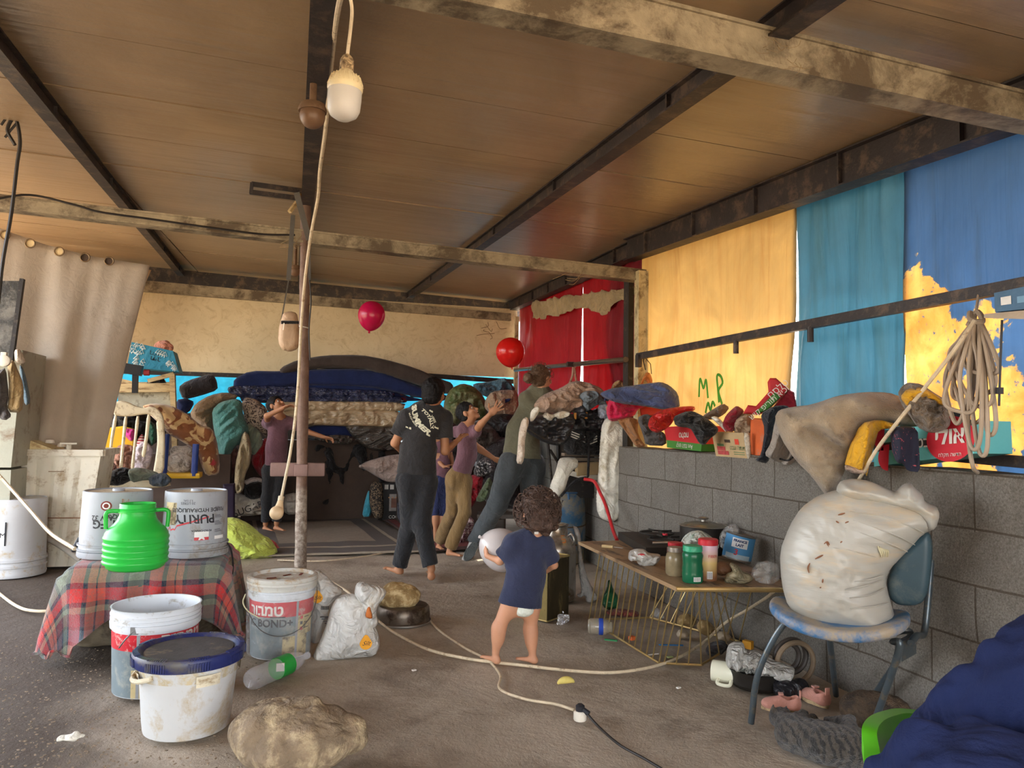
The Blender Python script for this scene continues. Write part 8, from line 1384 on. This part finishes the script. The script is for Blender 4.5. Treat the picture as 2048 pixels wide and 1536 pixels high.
J = Jp(6.55, head=(936, 826), neck=(934, 852), shL=(916, 864, .08), shR=(951, 864, -.06), waist=(934, 908), hip=(918, 950), hem=(922, 946), elR=(962, 848, -.20), wrR=(980, 829, -.30), hdR=(992, 818, -.32), elL=(962, 900, .10), wrL=(985, 915, .08), hdL=(994, 921, .08), hipL=(908, 960), hipR=(928, 962), knL=(905, 1022, .1), knR=(929, 1024, -.05), ankL=(878, 1084, .35), ankR=(899, 1100, .02), toeL=(884, 1098, .25), toeR=(921, 1115, -.08))
figure('person', 'boy in plum T-shirt and brown trousers looking up, hand stretched to the balloon', J, dict(face=(.62, -.45, .58), front=(.6, -.8, 0), up=(-.45, .35, .8), skin=sk1, hairm=hairb, shirt=plum, pants=brn, g=.86, hs=.92, sl=.5, tw=(.125, .115, .13), open=1, handR=dict(n=(.2, -.8, .5), curl=.25, spread=.7, side=1, thumb=1.2), handL=dict(n=(0, -.5, -1), curl=.8), hl=.17, aw=1.1, pw=(.090, .072, .068), hair=.010, pl=.95))
J = Jp(7.3, head=(868, 862), neck=(878, 885), shL=(866, 892), shR=(896, 890), waist=(880, 930), hip=(882, 962), hem=(881, 956), elL=(872, 918), wrL=(888, 934, -.1), hdL=(900, 930, -.1), elR=(902, 915), wrR=(906, 935), hdR=(908, 945), hipL=(876, 972), hipR=(892, 972), knL=(872, 1024), knR=(888, 1026), ankL=(871, 1074), ankR=(884, 1076), toeL=(874, 1086, -.1), toeR=(888, 1088, -.1))
figure('person', 'small child in a plum top and navy shorts half hidden between the two standing boys', J, dict(face=(.3, .9, 0), front=(.3, .9, 0), skin=sk1, hairm=hairb, shirt=plum, pants=fab('navy_shorts', srgb(44, 50, 84)), pn='shorts', pl=.25, g=.72, hs=.8, sl=.6, eyes=False, tw=(.13, .12, .13), hl=.12, h=.008))
J = Jp(6.25, head=(1083, 757), neck=(1080, 786), shL=(1052, 797, .0), shR=(1102, 796, .0), waist=(1046, 862), hip=(1042, 915), hem=(1043, 916), elL=(1078, 828, -.08), wrL=(1104, 818, .0), hdL=(1120, 812, .05), elR=(1122, 812, .12), wrR=(1150, 800, .25), hdR=(1164, 797, .3), hipL=(1024, 930), hipR=(1064, 930, .04), knL=(994, 1010, .05), knR=(1064, 1015, .1), ankL=(948, 1086, .28), ankR=(1072, 1100, .1), toeL=(938, 1112, .2), toeR=(1080, 1112, -.05))
t, R, gf, sh = figure('person', 'woman with messy bun, olive top and slate trousers leaning into the bags', J, dict(face=(.80, .55, .05), front=(.55, .8, -.2), up=(.1, .1, 1), skin=sk2, hairm=hairw, shirt=olv, pants=slp, g=1.04, hs=1.0, sl=1.8, tw=(.135, .135, .165), sr=.98, hair=.012, long=1, bun=AY(1056, 756, 6.15), hn=(45, .006), curls=(90, .022, .003), shoes=1, handL=dict(n=(0, 0, -1)), handR=dict(n=(0, 0, -1)), hl=.17, pw=(.118, .085, .066), pl=.97, eyes=True, fa=.007))
snk = M('grey_sneaker', srgb(150, 146, 140), r=.6, v=.2, vs=30, bp=.2, wr=.2, ws=20); snb = M('sneaker_rubber', srgb(92, 96, 94), r=.6, wr=.6, ws=60);
def sneaker(ank, toe, nm, lb=None):
 d = unit(toe - ank); s = SDF(np.minimum(ank, toe) - .16, np.maximum(ank, toe) + .16, .006); n = unit(EYE - ank); n = unit(n - d * (n @ d)); a = np.cross(d, n); L = .25; c = ank + d * .05
 s.cone(ank + d * .02, ank + d * L * .62, .045, .036, k=.02, sq=(n, .9)); s.cone(ank + [0, 0, .04], ank + d * .02, .042, .046, k=.02); s.go(nm, snk, t)
 P = [];
 for q in np.linspace(0, 2 * pi, 36)[:-1]: P.append(ank + n * .042 + d * (L * .33 + L * .44 * cos(q)) + a * (.046 if cos(q) > 0 else .038) * sin(q))
 P = np.array(P); k = len(P); b = B(); b.add(np.vstack([P, P + n * .022]), [tuple(range(k - 1, -1, -1)), tuple(range(k, 2 * k))] + [(i, (i + 1) % k, (i + 1) % k + k, i + k) for i in range(k)]); b.go('shoe_sole', snb, t, label=lb)
sneaker(AY(948, 1092, 6.5), AY(930, 1122, 6.42) , 'shoe', 'dark ribbed rubber sole turned to the viewer'); sneaker(AY(1072, 1098, 6.35), AY(1082, 1112, 6.2), 'shoe')
J = Jp(3.52, head=(1073, 1030, .0), neck=(1068, 1068), shL=(1026, 1088, -.0), shR=(1090, 1090, .01), waist=(1052, 1150), hip=(1042, 1206), hem=(1038, 1210), elL=(1000, 1122, .06), wrL=(974, 1112, .12), hdL=(969, 1094, .16), elR=(1108, 1130, .06), wrR=(1086, 1146, .2), hdR=(1060, 1140, .22), hipL=(1018, 1212), hipR=(1064, 1216), knL=(998, 1254, .0), knR=(1060, 1258, .02), ankL=(991, 1306, .02), ankR=(1065, 1308, .0), toeL=(966, 1313, .08), toeR=(1036, 1317, .03))
t, R, gf, sh = figure('person', 'barefoot curly-haired toddler in navy T-shirt and nappy, seen from behind with white balloon', J, dict(face=(-.12, .97, -.1), front=(-.1, .99, 0), skin=sk3, hairm=hairt, shirt=nvs, g=.62, hs=.86, sl=.72, slw=1.35, sr=1.12, tw=(.145, .150, .185), eyes=False, hair=.040, curls=(330, .016, .0035), hn=(30, .012), hit=0, h=.0045, aw=.92, hl=.095, fa=.006, fs=18, handL=dict(n=(.9, .3, .1), curl=.8, side=-1), handR=dict(n=(0, .6, .6), curl=.6), hemn=(-.18, 0, -1)))
s = SDF(J['hip'] - .16, J['hip'] + .16, .004); s.ell(AY(1046, 1208, 3.52), (.062, .055, .048)); s.ell(AY(1048, 1220, 3.5), (.046, .040, .030), k=.03); s.disp(foldn(40, .003, 2)); s.go('nappy', M('white_nappy', srgb(222, 226, 212), r=.7, bp=0, wr=.3, ws=30), t)
b = B(); b.box(AY(1073, 1066, 3.42), (.02, .004, .011), bev=.001); b.go('neck_label', wpt, t, smooth=False)
def balloon(label, c, r, mat, squash=1.0, knot=(0, 0, -1), tiltv=None):
 t = thing('balloon', label, 'balloon', c - [0, 0, r]); k = unit(knot); a = unit(np.cross(k, [.3, .9, .1])); Rm = np.stack([a, np.cross(k, a), k], 1); b = B(); n = 40
 pr = [(r * sin(pi * i / n) * (1 - .10 * (i / n) ** 2), -r * squash * cos(pi * i / n) * (1 + .10 * (i / n) ** 3)) for i in range(n)]; pr[0] = (0, pr[0][1]); pr.append((.006, r * squash * 1.11)); b.lathe(pr, c, 48, R=Rm); b.go('skin', mat, t)
 b = B(); b.lathe([(0, 0), (.006, .004), (.009, .014), (.007, .017), (0, .016)], c + k * r * squash * 1.09, 12, R=Rm); b.go('knot', mat, t)
def rub(nm, c, tr=.35): return M(nm, c, r=.22, v=.03, bp=0, spec=.6, tr=tr)
balloon('pink balloon floating left, below the back beam', AY(743, 631, 6.2), .112, rub('pink_rubber', srgb(206, 24, 84)), 1.06, (-.1, .1, -1)); balloon('red balloon floating above the woman\'s head', AY(1021, 704, 6.0), .124, rub('red_rubber', srgb(224, 34, 30)), .98, (.2, .3, -1))
bc = AY(1004, 1100, 3.72); balloon('white balloon held at the toddler\'s left side', bc, .110, rub('white_rubber', srgb(216, 208, 206), .2), 1.08, (-.85, -.1, .5))
def seated():
 nv = fab('navy_jersey', srgb(34, 44, 82), wr=.6, ws=5, bs=220, sheen=0); t = thing('person', 'person in navy clothes cut off at the bottom right corner, on a green chair', 'person', (1.15, .85, 0)); lo, hi = np.array([.55, .2, .0]), np.array([2.3, 1.5, 1.6])
 A = lambda x, y, Y: AY(x, y, Y); s = SDF(lo, hi, .013)
 L_ = [((1775, 1562, 1.12), (1930, 1560, 1.05), .05, .10), ((1900, 1520, 1.14), (2040, 1480, 1.08), .085, .13), ((2000, 1450, 1.12), (2120, 1370, 1.05), .11, .14), ((2110, 1390, 1.08), (2300, 1230, .95), .13, .15), ((1960, 1600, 1.0), (2300, 1700, .8), .13, .16), ((1850, 1640, 1.15), (1880, 2100, 1.2), .075, .055)]
 F_ = lambda P: .020 * ridge(P @ np.array([[.9, .5, 0], [-.3, .8, .2], [.45, .2, .35]]), 9, 3) + .010 * ridge(P @ np.array([[.9, .5, 0], [-.3, .8, .2], [.45, .2, .35]]), 19, 5) + .008 * vn(P, 9, 5)
 for nm, add, mt, hh in (('body', -.012, skin('tan_skin', (1, 1, 1)), .014), ('clothing', 0, nv, .009)):
  s = SDF(lo, hi, hh)
  for a, b_, ra, rb in L_[:(6 if nm == 'body' else 5)]: s.cone(A(*a), A(*b_), ra + add, rb + add, k=.035)
  s.disp(F_); s.go(nm, mt, t)
seated()
t = thing('plastic_chair', 'bright green plastic chair rim showing under the seated person in navy', 'chair', (1.05, 1.15, 0)); gp = M('lime_green_plastic', srgb(92, 190, 36), r=.35, bp=0, v=.04)
s = SDF((.6, .6, .25), (1.7, 1.6, .75), .009); Q = [AY(1728, 1530, 1.22), AY(1724, 1492, 1.24), AY(1740, 1468, 1.28), AY(1770, 1455, 1.32), AY(1800, 1450, 1.34), AY(1850, 1455, 1.34)]
b = B(); n_ = [np.array(q) for q in spl(Q, 30)]; V = []; m = len(n_)
for q in n_: inw = unit(np.array([1.25, .95, q[2]]) - q); V += [q, q + [0, 0, .035] , q + [0, 0, .035] + inw * .028, q + inw * .035 - [0, 0, .02]]
b.add(V, [(4 * i + j, 4 * i + (j + 1) % 4, 4 * i + 4 + (j + 1) % 4, 4 * i + 4 + j) for i in range(m - 1) for j in range(4)] + [(3, 2, 1, 0), (4 * m - 4, 4 * m - 3, 4 * m - 2, 4 * m - 1)]); b.go('rim', gp, t)
b = B(); b.box((1.3, 1.0, .34), (.42, .42, .03), bev=.01); b.go('seat', gp, t)
for x, y in ((1.12, .82), (1.48, .82), (1.12, 1.17), (1.48, 1.17)): b = B(); b.beam((x, y, 0), (x, y, .34), .03, .03, up=(0, 1, 0)); b.go('leg', gp, t)
def tabby():
 mt, n, l, p = _mk('tabby_fur'); v = _vec(n, l); w = n.new('ShaderNodeTexWave'); w.inputs['Scale'].default_value = 15; w.inputs['Distortion'].default_value = 5; w.inputs['Detail'].default_value = 3; w.inputs['Detail Scale'].default_value = 2.5; l.new(v, w.inputs['Vector'])
 a = _mix(n, l, _ramp(n, l, w.outputs['Fac'], .3, .62), srgb(26, 23, 21), srgb(76, 68, 58)); a = _mix(n, l, _ramp(n, l, _noise(n, l, 90, 3, .7, 0, v), .4, .65, (0, 0, 0, 1), (.45, .45, .45, 1)), a, srgb(48, 42, 37)); l.new(a, p.inputs['Base Color']); p.inputs['Roughness'].default_value = .9; p.inputs['Sheen Weight'].default_value = .3; _bump(n, l, p, _noise(n, l, 160, 3, .7, 0, v), .9, .01); return mt
tf = tabby()
def cat(label, J, mt, r):
 t = thing('cat', label, 'cat', np.array([J['chest'][0], J['chest'][1], 0])); pts = np.array(list(J.values())); s = SDF(pts.min(0) - .14, pts.max(0) + .12, .005)
 s.cone(J['chest'], J['belly'], r, r * .95, k=.04); s.cone(J['belly'], J['rump'], r * .95, r * 1.05, k=.04); s.cone(J['chest'], J['head'], r * .7, r * .5, k=.03); s.ell(J['head'], (r * .52, r * .52, r * .46), k=.02)
 hd = unit(J['head'] - J['chest']); sd = np.cross(hd, [0, 0, 1.]); s.ell(J['head'] + hd * r * .42 - [0, 0, r * .08], (r * .2, r * .2, r * .16), k=.01)
 for x in (-1, 1): e = J['head'] + sd * x * r * .34 + [0, 0, r * .35]; s.cone(e, e + [0, 0, r * .38] + sd * x * r * .05, r * .2, r * .03, k=.01)
 for a, b_, c, q in (('rump', 'k1', 'p1', .55), ('rump', 'k2', 'p2', .5), ('chest', 'k3', 'p3', .36), ('chest', 'k4', 'p4', .34)): s.cone(J[a], J[b_], r * q, r * .30, k=.02); s.cone(J[b_], J[c], r * .28, r * .20, k=.012); s.ell(J[c], (r * .24, r * .24, r * .17), k=.01)
 s.cone(J['rump'], J['t1'], r * .3, r * .17, k=.02); s.cone(J['t1'], J['t2'], r * .17, r * .13, k=.01); s.disp(lambda P: .004 * vn(P, 60, 1) + .003 * vn(P, 120, 4)); s.f = np.maximum(s.f, -(s.lo[2] + s.h * np.arange(s.n[2]) - .002)[None, None, :]).astype(np.float32); s.go('body', mt, t, it=1)
 for x in (-1, 1): q = B(); q.lathe([(0, -.004), (.005, 0), (0, .004)], J['head'] + hd * r * .42 + sd * x * r * .2 + [0, 0, r * .12], 10); q.go('eye', M('amber_eye', srgb(160, 140, 60), r=.1, bp=0), t)
cat('grey tabby cat lying on its side in front of the pink shoes under the chair', dict(head=G(1560, 1436, .07), chest=G(1590, 1468, .055), belly=G(1650, 1488, .055), rump=G(1705, 1496, .06), k1=G(1700, 1440, .09), p1=G(1655, 1442, .03), k2=G(1690, 1462, .07), p2=G(1648, 1452, .02), k3=G(1612, 1440, .04), p3=G(1628, 1436, .02), k4=G(1596, 1436, .04), p4=G(1608, 1426, .02), t1=G(1735, 1500, .03), t2=G(1750, 1525, .02)), tf, .068)
cat('brown tabby cat curled against the block wall behind the chair leg', dict(head=G(1705, 1416, .07), chest=G(1720, 1420, .06), belly=G(1752, 1424, .065), rump=G(1785, 1432, .06), k1=G(1770, 1444, .03), p1=G(1750, 1446, .02), k2=G(1776, 1446, .03), p2=G(1756, 1450, .02), k3=G(1712, 1436, .03), p3=G(1700, 1440, .02), k4=G(1720, 1438, .03), p4=G(1708, 1444, .02), t1=G(1800, 1440, .03), t2=G(1770, 1452, .02)), M('brown_tabby', srgb(82, 66, 50), v=.5, vs=22, bs=160, bp=.9, d=srgb(50, 42, 36), ds=14, da=.35), .07)
# ================================================================ hanging from the roof
def up_at(px, py, Y): return AY(px, py, Y)
cordm = M('dirty_cream_flex', srgb(206, 188, 158), r=.5, bp=0, v=.15, vs=30, d=srgb(140, 112, 84), ds=24, da=.22)
YB = 1.75
t = thing('light_bulb', 'large white LED bulb in a crusty socket hanging from the roof on a flex', 'bulb', AY(686, 240, YB)); top = AY(691, 100, YB); ax = unit(AY(695, 108, YB) - AY(686, 240, YB)); L = np.linalg.norm(AY(695, 108, YB) - AY(686, 240, YB)); Rm = np.stack([unit(np.cross(ax, [0, 1, 0])), np.cross(ax, unit(np.cross(ax, [0, 1, 0]))), ax], 1); o_ = AY(686, 240, YB); mpx = L / 132
b = B(); b.lathe([(0, 0), (14 * mpx, 1.2 * mpx), (26 * mpx, 9 * mpx), (31 * mpx, 20 * mpx), (32.5 * mpx, 40 * mpx), (32.5 * mpx, 58 * mpx), (0, 59 * mpx)], o_, 40, R=Rm); b.go('diffuser', M('milky_plastic_dome', srgb(226, 220, 210), r=.35, bp=0, v=.03, tr=.35), t)
b = B(); pr = [(32.5, 57), (34, 60), (34, 68), (32, 76), (26, 86), (16, 93), (13, 98)]; b.lathe([(a * mpx, q * mpx) for a, q in pr], o_, 40, R=Rm)
for k in range(22): a = 2 * pi * k / 22; d = Rm @ np.array([cos(a), sin(a), 0]); b.beam(o_ + ax * 68 * mpx + d * 33.5 * mpx, o_ + ax * 86 * mpx + d * 27 * mpx, 1.6 * mpx, 3 * mpx, up=tuple(d))
b.go('heat_sink', M('cream_bulb_base', srgb(222, 204, 160), r=.45, bp=0, d=srgb(160, 120, 70), ds=20, da=.25), t, auto=30)
b = B(); b.lathe([(12 * mpx, 94 * mpx), (13.5 * mpx, 98 * mpx), (13.5 * mpx, 118 * mpx), (10 * mpx, 126 * mpx), (4 * mpx, 131 * mpx), (0, 132 * mpx)], o_, 24, R=Rm); b.go('socket', M('fly_specked_socket', srgb(176, 150, 112), r=.8, v=.5, vs=90, bp=.8, bs=120, d=srgb(70, 54, 36), ds=70, da=.45), t)
b = B(); b.tube(spl([AY(695, 110, YB), AY(697, 92, YB), AY(701, 60, YB), AY(704, 20, YB), AY(698, -12, YB), AY(680, -50, YB + .05)], 30), .0042, 8); b.go('flex', cordm, t)
pl_ = [(690, -40, 1.9), (676, 20, 2.2), (668, 80, 2.6), (660, 160, 3.0), (651, 260, 3.4), (640, 340, 3.8), (636, 395, 4.1), (622, 470, 4.35), (610, 560, 4.5), (602, 660, 4.6), (597, 760, 4.6), (590, 840, 4.6), (580, 910, 4.6), (570, 960, 4.6), (563, 994, 4.6)]
t = thing('extension_cord', 'long cream flex running down beside the pole and ending in a round white plug', 'cord', AY(558, 1040, 4.6)); b = B(); b.tube(spl([AY(*q[:2], q[2]) for q in pl_], 160), .0085 * 1.0, 8); b.go('flex', cordm, t)
b = B(); Pp = [AY(563, 992, 4.6), AY(560, 1008, 4.6)]; b.tube(Pp, .016, 12)
for k in range(4): q = Pp[0] + (Pp[1] - Pp[0]) * (k + .5) / 4; b.tube([q, q + (Pp[1] - Pp[0]) * .1], .018, 12)
b.go('strain_relief', cordm, t); s = SDF(AY(555, 1022, 4.6) - .1, AY(555, 1022, 4.6) + .1, .004); s.cone(AY(560, 1006, 4.58), AY(557, 1022, 4.57), .018, .030, k=.01); s.cone(AY(553, 1026, 4.60), AY(553, 1026, 4.54), .040, .038, k=.006); s.go('plug', M('cream_plug', srgb(226, 196, 156), r=.4, bp=0), t)
for (px, py, Y, r, lb) in ((625, 232, 3.0, .052, 'round rusty ceiling lamp left of the hanging bulb'), (590, 542, 6.0, .045, 'small round glass lamp hanging from the purlin behind the pole')):
 c = AY(px, py, Y); t = thing('ceiling_lamp', lb, 'lamp', c - [0, 0, r]); s = SDF(c - r * 1.6, c + r * 1.8, .005); s.ell(c, (r * .95, r * .95, r * .98)); s.go('globe', M('dusty_brown_glass', srgb(112, 84, 62), r=.4, v=.15, bp=0), t)
 b = B(); b.lathe([(r * 1.04, r * .3), (r * 1.06, r * .5), (r * .9, r * .9), (0, r * 1.0)], c, 28); b.tube([c + [0, 0, r * .9], (c[0], c[1], ZC(c[0], c[1]) - .08)], r * .28, 10); b.go('mount', M('rusty_fitting', srgb(110, 84, 60), d=srgb(90, 60, 40), ds=12, da=.4), t)
t = thing('bracket', 'dark U-shaped steel bracket sticking out left of the pole top', 'bracket', AY(550, 380, 4.95))
for a, c in (((503, 368), (605, 382)), ((500, 384), (602, 397))): b = B(); b.beam(AY(*a, 4.9), AY(*c, 4.95), .015, .03); b.go('arm', dark, t, smooth=False)
b = B(); b.beam(AY(504, 366, 4.9), AY(502, 388, 4.9), .03, .02, up=(1, 0, 0)); b.go('end_plate', dark, t, smooth=False)
b = B(); b.beam(AY(595, 403, 4.9), AY(579, 424, 4.85), .02, .02); b.go('broken_strut', M('raw_pine', (1, 1, 1)), label='short splintered strut below the steel bracket', cat='strut')
b = B(); b.beam(AY(593, 385, 4.78), AY(618, 480, 4.8), .035, .01, up=(0, 1, 0)); b.beam(AY(618, 480, 4.8), AY(620, 560, 4.84), .012, .006, up=(0, 1, 0)); b.go('strap', M('grey_webbing', srgb(92, 88, 82)), label='flat grey webbing strap twisted round the top of the pole', cat='strap')
b = B(); b.beam(AY(586, 430, 5.0), AY(577, 560, 5.0), .028, .006, up=(0, 1, 0)); b.beam(AY(577, 560, 5.0), AY(563, 640, 5.0), .008, .006, up=(0, 1, 0)); b.go('strap', M('grey_webbing', (1, 1, 1)), label='tapering grey webbing strap holding the beige pouch', cat='strap')
t = thing('pouch', 'beige leather pouch with a zip hanging left of the pole', 'pouch', AY(576, 705, 5.0)); pk = M('worn_beige_leather', srgb(186, 156, 126), r=.6, v=.12, bp=0, wr=.2, d=srgb(150, 110, 80), ds=8, da=.3)
puff('body', [(558, 652), (562, 640), (566, 626), (580, 622), (594, 626), (597, 645), (600, 680), (596, 698), (580, 704), (564, 700), (556, 684)], ('Y', 5.0), .05, pk, t, w=.04); puff('zip_band', [(562, 641), (598, 642), (598, 648), (562, 648)], ('Y', 4.95), .008, black_c, t, w=.004, smoothpoly=False); b = B(); b.beam(AY(568, 646, 4.93), AY(566, 660, 4.93), .004, .006); b.go('zip_pull', M('bright_steel', (1, 1, 1)), t)
wire = M('black_wire', srgb(40, 34, 30), bp=0, r=.5)
def wr(nm, pts, r, lb, mt=wire, cat='cable'): b = B(); b.tube(spl([AY(*p[:2], p[2]) for p in pts], 60), r, 6); b.go(nm, mt, label=lb, cat=cat)
wr('cable', [(-20, 400, 5.0), (60, 390, 5.05), (150, 410, 5.05), (200, 424, 5.05), (300, 438, 5.05), (420, 455, 5.05), (520, 468, 5.05), (590, 470, 5.05)], .007, 'black cable sagging along the middle cross beam')
wr('rope', [(-4, 610, 4.4), (6, 520, 4.4), (22, 430, 4.4), (34, 330, 4.4), (40, 280, 4.4), (30, 235, 4.4), (15, 260, 4.4), (30, 290, 4.4)], .009, 'dark rope hanging down from the roof at the left edge', cat='rope')
wr('rope', [(2, 250, 4.4), (18, 232, 4.4), (36, 240, 4.4), (20, 262, 4.4), (10, 275, 4.4)], .006, 'knotted rope end at the left edge of the roof', cat='rope')
wr('cable', [(622, 480, 4.85), (618, 540, 4.84), (622, 600, 4.85), (618, 660, 4.86), (620, 720, 4.86)], .005, 'thin black cable clinging to the right side of the pole')
wr('cable', [(-20, 930, 5.4), (20, 975, 5.3), (60, 1020, 5.1), (100, 1065, 4.8), (150, 1098, 4.3)], .010, 'cream cable stretched from the left edge to the left silver pail', cordm)
cobw = M('cobweb_grey', srgb(150, 128, 96), bp=0, r=.9)
k_ = 0
for (x, y, Y, n) in ((1560, 95, 1.93, 9), (1590, 130, 1.93, 7), (1700, 50, 2.1, 4), (600, 480, 5.1, 7), (980, 655, 9.5, 6), (1150, 545, 5.1, 4)):
 b = B()
 for i in range(n): a = RNG.uniform(0, 6.28); l_ = RNG.uniform(12, 42); q = (x + RNG.uniform(-24, 24), y + RNG.uniform(-12, 12)); e = (q[0] + l_ * cos(a), q[1] + l_ * sin(a) * .6); m_ = ((q[0] + e[0]) / 2 + RNG.uniform(-8, 8), (q[1] + e[1]) / 2 + RNG.uniform(-2, 10)); b.tube(spl([AY(*q, Y), AY(*m_, Y - .02), AY(*e, Y)], 8), .0007 * Y * .6, 4)
 b.go('cobweb', cobw, label=('dusty cobweb strands on the nearest beam at the top right', 'cobweb threads hanging under the nearest beam', 'cobweb wisps on the roof right of the nearest beam', 'dusty cobweb on the middle beam beside the pole', 'dark cobweb in the far corner under the back beam', 'cobweb under the right half of the middle beam')[k_], cat='cobweb'); k_ += 1
def fl(nm, pts, r, lb, mt=cordm, parent=None, label=True): b = B(); b.tube(spl([G(p[0], p[1], p[2] if len(p) > 2 else r) for p in pts], 140), r, 8); return b.go(nm, mt, parent, **(dict(label=lb, cat='cable') if label else {}))
knp = AX(1950, 640, 2.30); b = B(); b.tube(spl([knp, AX(1905, 705, 2.27), AX(1850, 775, 2.26), AX(1760, 890, 2.26), AX(1716, 962, 2.30), G(1640, 1080, .55) * [1, 1, 1], G(1560, 1172, .42), G(1500, 1216, .22), G(1450, 1246, .10), G(1400, 1290, .02), G(1330, 1326, .012), G(1240, 1344, .011), G(1150, 1342, .011), G(1040, 1330, .011), G(940, 1318, .011), G(860, 1300, .011), G(800, 1272, .011), G(762, 1246, .02), G(720, 1206, .05), G(690, 1180, .08), G(650, 1158, .06), G(610, 1148, .02)], 260), .0075, 8); b.go('cable', cordm, label='long cream cable from the hose coil, past the sack and across the floor', cat='cable')
t = thing('power_strip', 'white multi-socket plug with a black cord plugged in, on the floor in front', 'socket', G(1160, 1440, 0)); fl('flex', [(856, 1236), (880, 1262), (930, 1296), (975, 1320), (1000, 1350), (1000, 1378), (1050, 1398), (1110, 1408), (1148, 1420)], .006, '', cordm, t, False)
b = B(); c = G(1160, 1440, 0); b.lathe([(.024, 0), (.026, .004), (.026, .03), (.02, .036), (0, .036)], c, 24); b.go('socket_body', ws_, t)
b = B(); b.lathe([(.017, .034), (.018, .055), (.01, .062), (0, .062)], c, 18); b.tube([c + [0, 0, .048], G(1178, 1428, .03)], .011, 8); b.go('black_plug', ink, t)
fl('cable', [(1176, 1430, .03), (1200, 1456, .008), (1240, 1490, .006), (1290, 1518, .006), (1340, 1548, .006)], .005, 'black flex leaving the white floor socket towards the bottom of the picture', wire)
fl('cable', [(-20, 1172), (30, 1210), (70, 1222), (128, 1220)], .009, 'cream cable curving over the dirt from the left edge to the plaid blanket')
fl('cable', [(-10, 1120), (30, 1140), (62, 1150)], .004, 'thin dark wire on the floor at the foot of the white pail', wire)
fl('cable', [(555, 1120), (640, 1122), (720, 1114), (790, 1102), (840, 1096)], .006, 'pale cord lying along the front edge of the grey rug')
q = B()
for k in range(1100):
 px, py = RNG.uniform(-10, 520), RNG.uniform(1270, 1545); c = G(px, py, .004)
 if RNG.uniform() > 1.15 - px / 520 * .8: continue
 L = RNG.uniform(.003, .011); a = RNG.uniform(0, 3.14); q.box(c + [0, 0, .001], (L, L * RNG.uniform(.25, .7), .003), R=rotz(a))
q.go('straw_litter', M('pale_chips', srgb(128, 110, 90), v=.4, vs=60), smooth=False, label='pale straw and wood chips trodden into the dirt at the bottom left', cat='litter', kind='stuff')
